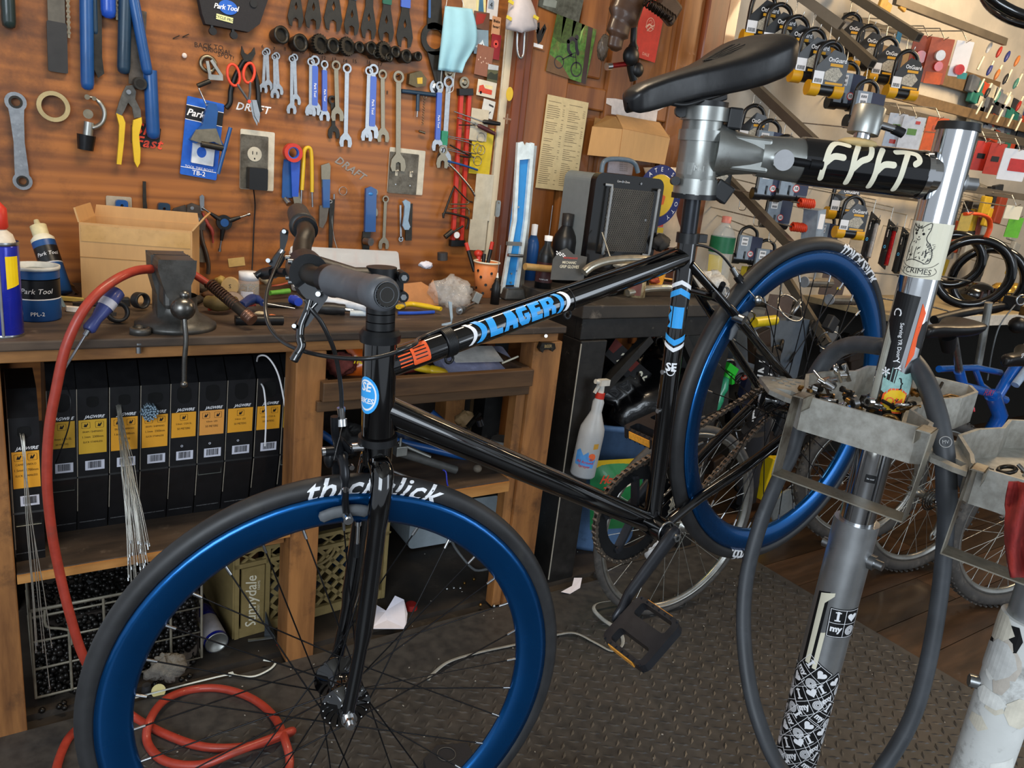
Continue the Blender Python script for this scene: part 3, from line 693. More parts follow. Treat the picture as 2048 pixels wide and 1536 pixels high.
def chev(w,h,z,k=.011):return[(z,-h),(z-k,0),(z,h),(z+w,h),(z+w-k,0),(z+w,-h)]
def toS(g,polys,s0,m):wrap(shape2d(polys),BB,ST0,.0159,vs_,s0,m,g,flip=-1)
g=G(cyan)
h_=.021
toS(g,[[(z+2*.0,y)for z,y in[(p[0],p[1])for p in chev(.007,h_,0,-.010)]]],.432,white)
toS(g,[chev(.010,h_,0,-.010)],.416,cyan)
toS(g,[[(0,-.010),(.036,-.010),(.036,.008),(0,.008)],[(0,.010),(.036,.010),(.036,.018),(.028,.012),(.019,.019),(.009,.012),(0,.018)]],.368,cyan)
toS(g,[chev(.010,h_,0,.010)],.348,cyan);toS(g,[chev(.007,h_,0,.010)],.337,white)
wrap(cutup(([(v[1],-v[0],0)for v in glyphs('SE',.02,off=.03)[0]],glyphs('SE',.02,off=.03)[1])),BB,ST0,.0159,vs_,.300,white,g,flip=-1)
wrap(shape2d([([tuple(p)for p in circ2(.0075,20)],[circ2(.0060,20)[::-1]])]),BB,ST0,.0159,vs_,.293,white,g)
build(g,'seat_tube_graphic',bike)
vb=(V((CAM-CROWN)).normalized()*.6+FW*.75).normalized()
g=G(cyan)
def toH(polys,m,ov):wrap(shape2d(polys),CROWN,HTOP,.0215,vb,.068,m,g,flip=-1,over=ov)
bl_=circ2(.0135,14,(.010,-.002),pi*.02,pi*.98)
out=[(.026*cos(a)*.95-.002,.018*sin(a))for a in fr(0,2*pi,26)[:-1]]
toH([out],cyan,.0006);toH([[(x*.84,y*.84)for x,y in out]],white,.0009);toH([[(x*.74,y*.74)for x,y in out]],cyan,.0012)
for t_,x_,sz in(('SE',.009,.016),('BIKES',-.009,.0095)):
 vf=glyphs(t_,sz,off=.03,shear=.2);wrap(([(v[1]+x_,-v[0],0)for v in vf[0]],vf[1]),CROWN,HTOP,.0215,vb,.068,white,g,flip=-1,over=.0016)
build(g,'head_badge',bike)
CX,CY=1.262,.68
cast=M('cast_aluminium_tray','B2B0A8',.42,metal=.35,var=.3,scale=60,col2='96938A',dirt='7E7668',dsc=9,damt=.28,bump=.08)
headm=M('cast_aluminium','9EA09C',.36,metal=.85,var=.2,scale=12,dirt='6F6A60',dsc=9,damt=.36,bump=.05)
steelw=M('chromed_steel_tube','C9CBCD',.13,metal=1,var=.08,scale=6,rv=.05)
steels=M('scuffed_steel_tube','B9BBBC',.36,metal=.9,var=.2,scale=10,dirt='6B625A',dsc=18,damt=.33)
cream_s=M('cream_sticker','E6E0C8',.5,var=.06,scale=10)
ink=M('black_ink','0E0E10',.5,var=.1)
redr=M('red_shop_rag','8E2A26',.9,var=.3,scale=30,bump=.4)
stand=thing('repair_stand','double arm repair stand with chrome column and sticker covered lower pole','repair stand',(CX,CY,0))
def col(z):return V((CX,CY,z))
g=G(steelw);g.cyl(col(.80),col(1.525),.0300,n=48);build(g,'column',stand)
g=G(steels);g.cyl(col(.02),col(.855),.0385,n=48);lower=build(g,'lower_pole',stand)
g=G(sat);g.cyl(col(1.523),col(1.535),.0325,.0305,n=40);build(g,'end_cap',stand,bev=.002)
g=G(sat);g.cyl(col(.006),col(.022),.10,n=32);build(g,'base_plate',stand)
HC=ST(.655);HC=V((HC.x,HC.y,1.452));arm1=V((CX,CY,1.452));ad=(arm1-HC).normalized();sdn=ad.cross(V((0,0,1))).normalized()
toCam=-sdn if(-sdn).dot(CAM-HC)>0 else sdn
def AP(t,s=0,u=0):return HC+ad*t+toCam*s+V((0,0,u))
LA=(arm1-HC).length
black_t=M('black_arm_tube','0C0D0F',.16,metal=.2,coat=.8,var=.1)
g=G(black_t);g.cyl(AP(LA-.235),AP(LA-.045),.0365,n=48);armt=build(g,'arm_tube',stand)
g=G(steelw);g.cyl(AP(LA-.045),AP(LA-.036),.0375,n=48);g.cyl(AP(LA-.036),AP(LA-.02),.030,n=32);build(g,'arm_collar',stand)
g=G(steels);g.cyl(AP(LA+.02,0,-.005),AP(LA+.050,0,-.005),.011,n=6);g.cyl(AP(LA+.018,0,-.005),AP(LA+.03,0,-.005),.016,n=20);build(g,'arm_bolt',stand)
g=G(headm)
g.tube([AP(LA-.30),AP(LA-.262),AP(LA-.235)],[.031,.033,.034],32)
g.box(AP(LA-.325),(.075,.052,.052),frame((0,0,0),ad,z=(0,0,1)).to_3x3())
g.tube([AP(.02),AP(.05),AP(.10),AP(LA-.33)],[.045,.034,.027,.025],24)
up=(ST(1)-BB).normalized()
HO=V((HC.x,HC.y,HC.z))
g.tube([HO-up*.060+toCam*.006,HO-up*.045+toCam*.006,HO+up*.045+toCam*.006,HO+up*.06+toCam*.006],[.030,.0345,.0335,.030],8,flat=.95,up=toCam)
for z_,r_,h_ in((.052,.037,.010),(.020,.036,.008),(-.030,.033,.009),(-.057,.034,.012)):g.cyl(HO+up*(z_-h_)+toCam*.006,HO+up*(z_+h_)+toCam*.006,r_,n=10)
head=build(g,'clamp_head',stand,bev=.004,split=False)
g=G(sat)
for z_ in(.066,-.072):g.cyl(HO+up*(z_-.004)+toCam*.004,HO+up*(z_+.004)+toCam*.004,.036,n=12)
g.box(HO+up*.050+ad*.046+toCam*.004,(.022,.03,.032),frame((0,0,0),ad,z=up).to_3x3());g.box(HO-up*.060+ad*.044,(.03,.026,.03),frame((0,0,0),(ad+V((0,0,-.5))),z=up).to_3x3())
g.cyl(HO+up*.052-ad*.038+toCam*.01,HO+up*.052-ad*.038+toCam*.022,.010,n=12);g.cyl(HO-up*.052-ad*.036+toCam*.016,HO-up*.052-ad*.036+toCam*.03,.007,n=12)
build(g,'jaw_cover',stand,bev=.003)
g=G(chrome);g.cyl(AP(.118,.020,-.004),AP(.118,.052,-.004),.0125,n=24);g.cyl(AP(.118,.052,-.004),AP(.118,.056,-.004),.0155,n=32)
build(g,'pivot_knob',stand)
g=G(mblk);g.cyl(AP(.128,.035,-.003),AP(.165,.032,-.004),.0065,n=14);g.cyl(AP(.165,.032,-.004),AP(.185,.031,-.004),.0085,n=14);build(g,'lever_rod',stand)
g=G(M('fork_recess','3B3A37',.5,metal=.6));g.prism(rrect(.055,.018,.008),0,.0012,frame(AP(.180,.0268,-.004),ad,z=toCam));build(g,'slot',stand)
g=G(headm);T_=frame(HO-up*.030+toCam*.0395-ad*.004,ad,z=toCam);g.text('M-1',.011,T_,headm,off=.03);build(g,'cast_mark',stand)
vA=toCam*.97+V((0,0,.08));
def curvy(pts,w):return stroke(smooth([(p[0],p[1],0)for p in pts],5),w,6)
def armw(polys):
 g_=G(cream_s);wrap(shape2d(polys),AP(LA-.235),AP(LA-.045),.0365,vA,0,cream_s,g_,flip=SG,over=.0008);return g_
SG=1 if((ad.cross(vA.normalized())).z>0)else-1
w_=.0080
CU=[]
CU+=curvy([(.066,.024),(.048,.026),(.036,.012),(.032,-.008),(.033,-.022)],w_)+curvy([(.034,-.002),(.044,.006),(.058,.006)],w_)
CU+=curvy([(.080,.024),(.074,.008),(.073,-.010),(.072,-.024)],w_)+curvy([(.074,-.006),(.084,.004),(.096,.010),(.100,.024)],w_)
CU+=curvy([(.116,.024),(.109,.008),(.108,-.010),(.107,-.026)],w_)+curvy([(.109,-.006),(.118,.003),(.132,.004)],w_)
CU+=curvy([(.135,.022),(.150,.024),(.165,.022),(.169,.013),(.163,.008)],w_)+curvy([(.153,.023),(.147,.006),(.145,-.012),(.144,-.026)],w_)
CU=[[(x*1.06-.006,y*1.28)for x,y in p]for p in CU]
build(armw(CU),'arm_lettering',armt,split=False)
g=G(headm);k0=AP(LA-.145,0,.050);T3=V((.12,0,1)).normalized()
g.lathe([(.0235,0),(.024,.004),(.024,.040),(.022,.042),(.016,.042),(.013,.028),(0,.028)],k0,T3,28);g.lathe([(0,0),(.0235,0)],k0,T3,28);build(g,'socket_head',stand)
g=G(steelw);g.cyl(AP(LA-.145,0,.034),AP(LA-.145,0,.055),.013,n=16);g.cyl(k0+T3*.02,k0+T3*.012+ad*.052,.006,n=12);build(g,'socket_stem',stand)
g=G(sat);g.cyl(k0+T3*.013+ad*.045,k0+T3*.008+ad*.062,.0075,n=12);build(g,'lever_tip',stand)
g=G(M('masking_tape','C9B07A',.7));g.sph(AP(LA-.15,0,.036),.03,sc=(1,1,.28));build(g,'tape_wrap',stand)
def cylw(vf,z0,r,ang,m,g,over=.0006,nx=9):
 vs,fs=vf;xs=[v[0]for v in vs];vf=cutup(vf,fr(min(xs),max(xs),nx)[1:-1]);R_=r+over
 vd=CAM-col(z0);a0=atan2(vd.y,vd.x)+ang
 g.add([(CX+R_*cos(a0+v[0]/R_),CY+R_*sin(a0+v[0]/R_),z0+v[1])for v in vf[0]],vf[1],m)
def sh(vf,dx=0,dy=0,a=0):
 c,s=cos(a),sin(a);return[(v[0]*c-v[1]*s+dx,v[0]*s+v[1]*c+dy,0)for v in vf[0]],vf[1]
g=G(cream_s);cylw(shape2d([rrect(.115,.088,.003)]),1.338,.030,.05,cream_s,g,nx=16);st=build(g,'cat_sticker',stand,split=False)
g=G(ink);cz=1.338;xo=-.010
catp=[]
catp+=curvy([(-.019,.036),(-.012,.030),(-.004,.030)],.0012)+curvy([(-.004,.030),(.004,.037),(.009,.038),(.009,.028)],.0012)+curvy([(.009,.028),(.006,.014),(.014,.004),(.019,-.008),(.018,-.022),(.010,-.025)],.0012)
catp+=curvy([(-.019,.036),(-.020,.024),(-.016,.012),(-.019,.0),(-.020,-.022)],.0014)+curvy([(-.019,-.024),(-.008,-.020),(.004,-.022),(.012,-.025)],.0012)
catp+=curvy([(-.014,.0),(-.013,-.012),(-.015,-.022)],.001)+curvy([(-.006,.0),(-.007,-.012),(-.005,-.021)],.001)+curvy([(-.009,.013),(-.006,.011),(-.003,.013)],.0009)
for cx_ in(-.012,.0):catp.append(circ2(.0022,8,(cx_,.021)))
catp.append([(-.0075,.0165),(-.0045,.0165),(-.006,.0140)])
r_=random.Random(5)
for i in range(46):
 a=r_.uniform(-2.2,2.2);x_,y_=r_.choice([(r_.uniform(-.016,.006),r_.uniform(.024,.034)),(r_.uniform(-.018,.016),r_.uniform(-.022,.008)),(r_.uniform(.006,.018),r_.uniform(-.022,.006))])
 catp+=stroke([(x_,y_),(x_+.0028*cos(a),y_+.0038*abs(sin(a))+.001)],[.0016,.0003],3)
for i in range(12):catp+=stroke([(.0165+.003*sin(i),.006-.0024*i),(.021+.001*sin(i),.0075-.0024*i)],[.001,.0002],3)
cylw(sh(shape2d(catp),xo),cz+.004,.030,0,ink,g,.0011,14)
ban=curvy([(-.030,-.024),(-.018,-.031),(.0,-.033),(.020,-.029),(.032,-.021)],.0008)+curvy([(-.031,-.038),(-.016,-.0445),(.0,-.046),(.022,-.043),(.032,-.036),(.027,-.030)],.0008)
cylw(sh(shape2d(ban),xo+.002,.004),cz,.030,0,ink,g,.0011,14);cylw(sh(glyphs('YCRIMES',.0125,sp=1.0),xo+.001,-.0335),cz,.030,0,ink,g,.0011,14)
build(g,'cat_drawing',st,split=False)
def stk(name,polys,m,z,ang,r=.030,over=.0006,text=None,nx=9,extra=None,a=0):
 g=G(m);cylw(sh(shape2d(polys),0,0,a),z,r,ang,m,g,over,nx);o=build(g,name,stand,split=False)
 if text:
  for j,(t,s,dx,dy,an,tm)in enumerate(text):g=G(tm);cylw(sh(glyphs(t,s,off=.01),dx,dy,an),z,r,ang,tm,g,over+.0005,5);build(g,'sticker_print',o,split=False)
 return o
stk('black_sticker',[[(-.030,-.060),(.008,-.072),(.014,.075),(-.030,.078)]],ink,1.19,-.15,text=[('Serving YR Door',.0085,.0,.0,-1.45,white),('C',.020,-.016,.045,-1.5,white),('Y Y',.014,.004,-.040,-1.2,white),('*',.034,-.008,-.062,.3,white)])
stk('grey_sticker',[[(-.010,-.090),(.006,-.07),(.006,.03),(-.010,.06)]],M('pale_grey_sticker','B4B6AC',.5),1.155,-.80)
stk('torn_sticker',[[(-.006,-.055),(.004,-.03),(.002,.0),(.006,.04),(-.004,.055)]],org_,1.20,.62,text=None)
stk('black_sticker',[[(-.012,-.02),(.006,-.026),(.012,.0),(.004,.022),(-.010,.012)]],ink,1.205,.95)
stk('shark_sticker',[[(-.024,-.018),(.0,-.030),(.026,-.018),(.028,.022),(.008,.016),(-.014,.024),(-.026,.012)]],M('pale_teal_print','9CC4BE',.5,var=.15,scale=200),1.120,.30,text=[('}',.022,.004,.0,.2,ink)])
stk('yellow_sticker',[[(-.020,-.020),(.018,-.020),(.020,.016),(.006,.024),(-.010,.022),(-.020,.010)]],org_,1.087,.32)
stk('yellow_sticker',[[(-.017,-.017),(.016,-.017),(.018,.014),(.005,.021),(-.009,.019),(-.017,.009)]],M('yellow_print','F2C51E',.5),1.087,.32,over=.0009,text=[('OM',.018,0,0,0,org_)])
for i,(x_,t_)in enumerate(((-.020,'a'),(-.004,'r'),(.012,'h'))):
 g=G(ink);cylw(sh(glyphs(t_,.036 if t_!='h' else.044,off=.10),x_,0),1.045,.0305,0,ink,g,.0005,6);g2=G(cream_s);cylw(sh(glyphs(t_,.036 if t_!='h' else.044,off=.05),x_,0),1.045,.0305,0,cream_s,g2,.0011,6)
 build(g,'letter_outline',stand,split=False);build(g2,'sticker_letter',stand,split=False)
stk('black_sticker',[rrect(.070,.05,.002)],ink,1.045,-.1)
g=G(steel);vd=(CAM-col(.79));a_=atan2(vd.y,vd.x)+1.25;d_=V((cos(a_),sin(a_),0));g.cyl(col(.79)+d_*.036,col(.79)+d_*.048,.014,n=6);g.cyl(col(.79)+d_*.048,col(.79)+d_*.062,.0085,n=14);g.cyl(col(.79)-d_*.048,col(.79)-d_*.036,.010,n=8);build(g,'clamp_bolt',lower)
stk('small_sticker',[rrect(.018,.014,.001)],ink,.945,.15,text=[('be cool',.004,0,0,0,white)])
LR=.0385
stk('black_sticker',[[(-.012,-.10),(.012,-.085),(.012,.060),(-.012,.050)]],ink,.66,-.62,LR);stk('cream_strip',[[(-.012,-.095),(-.002,-.095),(-.002,.035),(.012,.055),(.012,.062),(-.014,.05)],[(.004,-.10),(.012,-.10),(.012,-.02),(.004,-.024)]],cream_s,.66,-.40,LR,.0009)
def heart(s):return[(s*(16*sin(t)**3)/17,s*(13*cos(t)-5*cos(2*t)-2*cos(3*t)-cos(4*t))/17)for t in[2*pi*i/24 for i in range(24)]]
def quad_sticker(z,ang,a,S=.0275):
 g=G(ink);cylw(sh(shape2d([rrect(2*S+.004,2*S+.004,.003)]),0,0,a),z,LR,ang,ink,g,.0006+random.random()*.0004,7);o=build(g,'square_sticker',stand,split=False)
 g=G(white);fr_=[]
 for x_ in(-S,0,S):fr_+=[[(x_-.0005,-S),(x_+.0005,-S),(x_+.0005,S),(x_-.0005,S)],[(-S,x_-.0005),(S,x_-.0005),(S,x_+.0005),(-S,x_+.0005)]]
 ov=.0012+random.random()*.0003
 cylw(sh(shape2d(fr_),0,0,a),z,LR,ang,white,g,ov,7)
 def pt(dx,dy):return(dx*cos(a)-dy*sin(a),dx*sin(a)+dy*cos(a))
 q=S/2;cylw(sh(glyphs('I',S*.9,off=.04),*pt(-q,q),a),z,LR,ang,white,g,ov,3);e_=shape2d([[(-.0052,.0068),(.0052,.0068),(.0052,.0092),(-.0052,.0092)],[(-.0052,-.0068),(.0052,-.0068),(.0052,-.0092),(-.0052,-.0092)]]);cylw(sh(e_,*pt(-q,q),a),z,LR,ang,white,g,ov,3)
 cylw(sh(shape2d([heart(.0105)]),*pt(q,q),a),z,LR,ang,white,g,ov,4)
 cylw(sh(glyphs('my',S*.62,off=.045),*pt(-q,-q+.0025),a),z,LR,ang,white,g,ov,3)
 rg=[]
 for r_2 in(.0102,.0084,.0066,.0048,.003):rg.append(([p for p in circ2(r_2,16)],[circ2(r_2-.0011,16)[::-1]]))
 cylw(sh(shape2d(rg),*pt(q,-q),a),z,LR,ang,white,g,ov,4);build(g,'sticker_print',o,split=False)
quad_sticker(.665,.62,.05)
z=.565;i=0
for row in range(10):
 for ang in(-1.35,-.20,.95):
  quad_sticker(.548-row*.056-(.028 if ang<-.5 or ang>.5 else 0),ang+(.10 if row%2 else-.08),.62 if(row+(ang>0))%2 else-.55)
def tray(name,label,O,ex,ey,z,W_=.20,D_=.17,H_=.055,parent=None):
 """O = front left rim corner; ex along the front wall, ey to the back"""
 ex=V(ex).normalized();ey=V(ey);ey=(ey-ex*ey.dot(ex)).normalized()
 T=Mx(((ex.x,ey.x,0,O[0]),(ex.y,ey.y,0,O[1]),(0,0,1,z),(0,0,0,1)))
 t=thing(name,label,'tray',T@V((W_/2,.2,-H_)))
 out=[(0,.012),(.012,0),(W_-.014,0),(W_,.014),(W_-.004,.05),(W_-.045,.10),(W_-.045,.21),(W_-.01,.29),(W_,.38),(W_-.02,.43),(.04,.43),(.0,.38),(.0,.30),(-.03,.24),(-.045,.16),(-.01,.06)]
 def inset(P,d):
  n=len(P);o=[]
  for i in range(n):
   a,b,c=V(P[i-1]),V(P[i]),V(P[(i+1)%n]);u=(b-a).normalized();w=(c-b).normalized();n1=V((-u.y,u.x));n2=V((-w.y,w.x));m_=(n1+n2);m_=m_/max(.3,m_.dot(n1));o.append(tuple(b+m_*d))
  return o
 inn=inset(out,.006)
 g=G(cast,T);g.prism(out,-H_,0,holes=[inn[::-1]]);build(g,'tray_wall',t,split=False,bev=.0015)
 g=G(cast,T);g.prism(out,-H_-.004,-H_,None,holes=None or());build(g,'tray_floor',t,split=False)
 holes=[]
 for i in range(3):
  for j in range(3):holes.append(circ2(.006,10,(-.046-.016*j,.085+.022*i+.006*j))[::-1])
 holes.append([(-.012,.02),(-.055,.045),(-.030,.058),(-.008,.042)][::1]);
 fl=[(.0,.0),(-.02,.004),(-.055,.022),(-.105,.095),(-.10,.115),(-.04,.17),(-.043,.16),(-.008,.06)]
 hs=[h for h in holes]
 g=G(cast,T);g.prism(fl[::-1],-.020,-.012,holes=hs);build(g,'flange',t,split=False)
 return t,T
O1=V((1.087,.736,0));E1=V((.054,-.187,0));E2=V((.96,.28,0))
tr1,T1=tray('parts_tray','grey cast metal tray of bits around the chrome stand column',O1,E1,E2,1.088)
O2=V(aZ(1939,929,1.045));O2.z=0
tr2,T2=tray('parts_tray','grey cast metal tray full of fittings at the right edge of the photo',O2,V((.06,-.2,0)),E2,1.045)
def bracket(T,x0,x1,drop,par):
 g=G(M('galvanised_strip','B5AFA0',.4,metal=.8,var=.2,dirt='5C4A38',dsc=10,damt=.45),T);w=.030
 pts=[(x0,.020,-.02),(x0,.020,.006),(x0,-.006,.006),(x0-.004,-.010,-drop),(x1,-.010,-drop),(x1,-.006,.006),(x1,.020,.006),(x1,.020,-.02)]
 P=[(x0+.03,-.022),(x0,-.022),(x0,0)]
 th=.0022
 prof=[(x0+.012,-.018),(x0+.012,.004),(x0-.006,.004),(x0-.012,-drop),(x1+.004,-drop-.004),(x1+.010,.004),(x1-.010,.004),(x1-.010,-.018)]
 for a,b in zip(prof,prof[1:]):
  a=V((a[0],.0,a[1]));b=V((b[0],.0,b[1]))
  g.beam(a+V((0,-.014,0)),b+V((0,-.014,0)),th,w,up=(b-a).cross(V((0,1,0))))if False else g.add([a+V((0,-.040,0)),b+V((0,-.040,0)),b,a,a+V((0,-.040,0))+V((.0,0,th)),b+V((0,-.040,0))+V((th,0,th)),b+V((th,0,th)),a+V((0,0,th))],[(0,1,2,3),(7,6,5,4),(0,4,5,1),(2,6,7,3),(1,5,6,2),(0,3,7,4)])
 build(g,'hanging_bracket',par,split=False)
bracket(T1,.012,.20,.135,tr1);bracket(T2,.012,.20,.135,tr2)
rr=random.Random(11)
brass=M('dirty_brass','8C6A3A',.35,metal=.9,var=.3);dks=M('dark_steel_bits','3A3733',.4,metal=.8,var=.4,scale=100)
UID=[0]
SPOT=('by the front wall','by the left end','by the right end','against the pole','near the back')
def bits(T,z,n,x0,x1,y0,y1,where,group,dz=0.):
 for i in range(n):
  x,y=rr.uniform(x0,x1),rr.uniform(y0,y1);p=T@V((x,y,z+rr.uniform(.006,.034)+dz));m=rr.choice((chrome,steel,dks,dks,brass));a=rr.uniform(0,6.3);d=V((cos(a),sin(a),rr.uniform(-.25,.5))).normalized();k=i%4;g=G(m)
  if k==0:L_=rr.uniform(.012,.034);g.cyl(p,p+d*L_,.0030,n=8);g.cyl(p-d*.004,p,.006,n=6);nm,lb='bolt','small %s bolt lying %s'
  elif k==1:r_=rr.uniform(.006,.012);g.torus(p,V((d.x*.4,d.y*.4,1)),r_,r_*.28,16,6);nm,lb='washer','small %s ring washer lying %s'
  elif k==2:g.cyl(p,p+d*.009,.0085,n=6);g.cyl(p+d*.0088,p+d*.0094,.0045,n=10,m=dks);nm,lb='nut','small %s hex nut lying %s'
  else:g.cyl(p,p+d*.018,.0065,.0085,n=10);g.cyl(p+d*.018,p+d*.03,.0045,n=8);nm,lb='fitting','small %s stepped fitting lying %s'
  UID[0]+=1;build(g,nm,None,lb%({chrome:'shiny',steel:'grey',dks:'dark',brass:'brassy'}[m],where),nm,group+' '+nm+'s '+m.name)
bits(T1,-.046,50,-.02,.14,.03,.16,'heaped in the cast tray around the stand column','tray one',.014)
bits(T2,-.046,40,.02,.19,.03,.15,'in the cast tray at the right edge','tray two',.012)
bits(T1,-.046,8,.04,.17,.33,.40,'in the far pocket of the cast tray around the column','tray pocket')
g=G(chrome);a=aZ(1650,752,1.075);b=aZ(1695,750,1.08);g.cyl(a,b,.008,n=16);g.cyl(aZ(1672,738,1.10),aZ(1680,762,1.07),.005,n=10);g.torus(aZ(1672,738,1.10),V((.3,-1,.4)),.008,.003,16,6);g.beam(aZ(1688,728,1.10),aZ(1700,762,1.07),.014,.008);build(g,'seat_clamp',None,'shiny chrome clamp lying on top of the bits beside the column','clamp')
g=G(brass);p=T1@V((.165,.37,-.018));g.torus(p,(0,0,1),.012,.004,20,6,flat=.5);g.tube([p+V((-.010,.006,0)),p+V((-.05,.01,-.004))],.004,6);build(g,'open_wrench',None,'brassy open wrench head in the far pocket of the tray','wrench')
def rag(u,v):
 p=aD(2022+70*v-14*sin(u*3),965+190*u,.97+.02*sin(v*9+u*4)+.012*sin(u*11));return p
g=G(redr);g.grid(rag,14,12);g2=build(g,'shop_rag',None,'red shop rag draped over the tray at the right edge','rag');sdm=g2.modifiers.new('s','SOLIDIFY');sdm.thickness=.003
C2=V((1.335,.405,0));st2=thing('repair_stand','sticker covered white lower pole of a second stand at the right edge','repair stand',C2)
wst=M('torn_white_stickers','D9DAD6',.5,var=.1,scale=9,dirt='5E564A',dsc=11,damt=.40)
g=G(wst);g.cyl(C2+V((0,0,.02)),C2+V((0,0,.80)),.042,n=40);p2=build(g,'lower_pole',st2)
g=G(steels);g.cyl(C2+V((0,0,.80)),C2+V((0,0,1.0)),.034,n=32);build(g,'column',st2)
g=G(ink);
vd=CAM-C2;a0=atan2(vd.y,vd.x)
def c2w(vf,z0,r,ang,m,g):
 xs=[v[0]for v in vf[0]];vf=cutup(vf,fr(min(xs),max(xs),8)[1:-1]);g.add([(C2.x+r*cos(a0+ang+v[0]/r),C2.y+r*sin(a0+ang+v[0]/r),z0+v[1])for v in vf[0]],vf[1],m)
c2w(shape2d([[(-.03,-.05),(.02,-.03),(.03,.03),(.02,.05),(-.02,.04),(-.03,.0)]]),.745,.0427,-.7,ink,g);build(g,'black_sticker',p2)
rr2=random.Random(2);pieces_=[]
for i in range(26):
 w,h=rr2.uniform(.012,.03),rr2.uniform(.012,.035);n=rr2.choice((5,6,9));g=G(M('sticker_shade_%d'%(i%4),('E8E8E2','CFCFCB','DDD6C4','C9C0B4')[i%4],.5))
 c2w(shape2d([[(w*cos(2*pi*k/n)*rr2.uniform(.8,1.1),h*sin(2*pi*k/n)*rr2.uniform(.8,1.1))for k in range(n)]]),rr2.uniform(.1,.78),.0424+i*.00006,rr2.uniform(-1.4,1.4),None,g);build(g,'torn_sticker',p2)
g=G(steel);d_=V((cos(a0-1.2),sin(a0-1.2),0));g.cyl(C2+V((0,0,.665))+d_*.038,C2+V((0,0,.665))+d_*.056,.011,n=6);build(g,'clamp_bolt',st2)
tub=M('inner_tube_rubber','3D4044',.5,var=.25,scale=14,dirt='585B5E',dsc=10,damt=.35)
P=[(1760,693,1.36),(1700,690,1.42),(1652,720,1.46),(1610,800,1.48),(1586,900,1.47),(1556,960,1.46),(1520,1050,1.45),(1494,1150,1.45),(1487,1250,1.44),(1497,1360,1.42),(1520,1450,1.40),(1560,1536,1.36),(1625,1600,1.32),(1700,1610,1.28),(1765,1536,1.27),(1822,1440,1.26),(1855,1330,1.25),(1878,1200,1.24),(1890,1080,1.23),(1893,980,1.22),(1888,900,1.22),(1872,820,1.24),(1845,750,1.27),(1810,710,1.32)]
pts=smooth([aD(*p)for p in P]+[aD(*P[0])],5)[:-1]
g=G(tub);rad_=[.0150+.0035*sin(min(1,max(0,(p.z-.6)/.4))*2.2)for p in pts];g.tube(pts,[.0160 if p.z<.95 else.0195 for p in pts],16,closed=True,flat=.8);tb=build(g,'inner_tube',None,'black rubber inner tube hung in a loop over the stand column','inner tube')
ORG[tb.name]=tb.location.copy()
p=aD(1891,884,1.203);g=G(M('grey_print','A7A8A8',.6));g.torus(p,(CAM-p),.0085,.0007,20,4);g.text('MV',.008,frame(p,CR,z=(CAM-p)));build(g,'brand_stamp',tb)
def wp(x,y,off=.0):return aY(x,y,YW-off)
def WF(x0,y0,x1,y1,off=.004):
 a=wp(x0,y0,off);b=wp(x1,y1,off);return frame(a,b-a,z=(0,-1,0)),(b-a).length
def UF(x,y,off=.004,rot=0.):return frame(wp(x,y,off),(cos(rot),0,sin(rot)),z=(0,-1,0))
PM=1538/2.45
def px(x,y,n,off=0):return n/ppm(wp(x,y,off))
tch=M('tool_chrome','9C9EA0',.33,metal=1,var=.15,scale=90,rv=.06)
tni=M('tool_nickel','8F8572',.38,metal=1,var=.15,scale=60)
tbk=M('black_oxide_steel','35332F',.42,metal=.6,var=.25,scale=50)
tbl=M('blue_dipped_vinyl','1C4F8E',.35,var=.12,scale=20,coat=.2)
tbd=M('dark_blue_dip','20394F',.4,var=.2,scale=20,coat=.15)
tbb=M('bright_blue_handle','2350B8',.3,var=.08,coat=.3)
rdp=M('red_plastic','C33425',.38,var=.08);yel=M('yellow_vinyl','D8B422',.38,var=.1,scale=20,coat=.2)
nail=tbk
def hang(x,y,off=0):
 pass
TBW='hanging on the plywood board'
def combo(x0,y0,x1,y1,wpx,m=tch,hm=None,off=.010,label='',group='combination wrenches on the tool board',jaw=2.3,txt=None,name='combination_wrench'):
 T,L=WF(x0,y0,x1,y1,off);w=px(x0,y0,wpx);r=w*.78
 t=thing(name,label,'wrench',T@V((L,0,0)),group)
 g=G(m,T);g.prism(circ2(r,20),0,.006,holes=[circ2(r*.62,12)[::-1]]);j=w*jaw/2
 ja=[(L-j*1.9,-w*.3),(L-j*1.2,-j*.85),(L-j*.4,-j),(L+j*.15,-j*.8),(L+j*.1,-j*.34),(L-j*.8,-j*.30),(L-j*.95,0),(L-j*.8,j*.30),(L+j*.1,j*.34),(L+j*.15,j*.8),(L-j*.4,j),(L-j*1.2,j*.85),(L-j*1.9,w*.3)]
 g.prism(ja,.0005,.0055);g.prism([(r*.7,-w*.36),(L-j*1.2,-w*.34),(L-j*1.2,w*.34),(r*.7,w*.36)],.001,.005);build(g,'body',t,split=False,bev=.0008)
 if hm:g=G(hm,T);g.prism(rrect(L*.74,w*.98,w*.2,c=(L*.47,0)),-.0005,.0072);h=build(g,'handle',t);
 if txt:g=G(white);g.text(txt,w*.55,T@Mx.Translation((L*.55,0,.0076)),white,off=.01);build(g,'lettering',h if hm else t)
 g=G(tbk);p=T@V((0,0,.004));g.cyl(p+V((0,.016,0)),p+V((0,-.010,.006)),.0012,n=6);build(g,'nail',t)
 return t
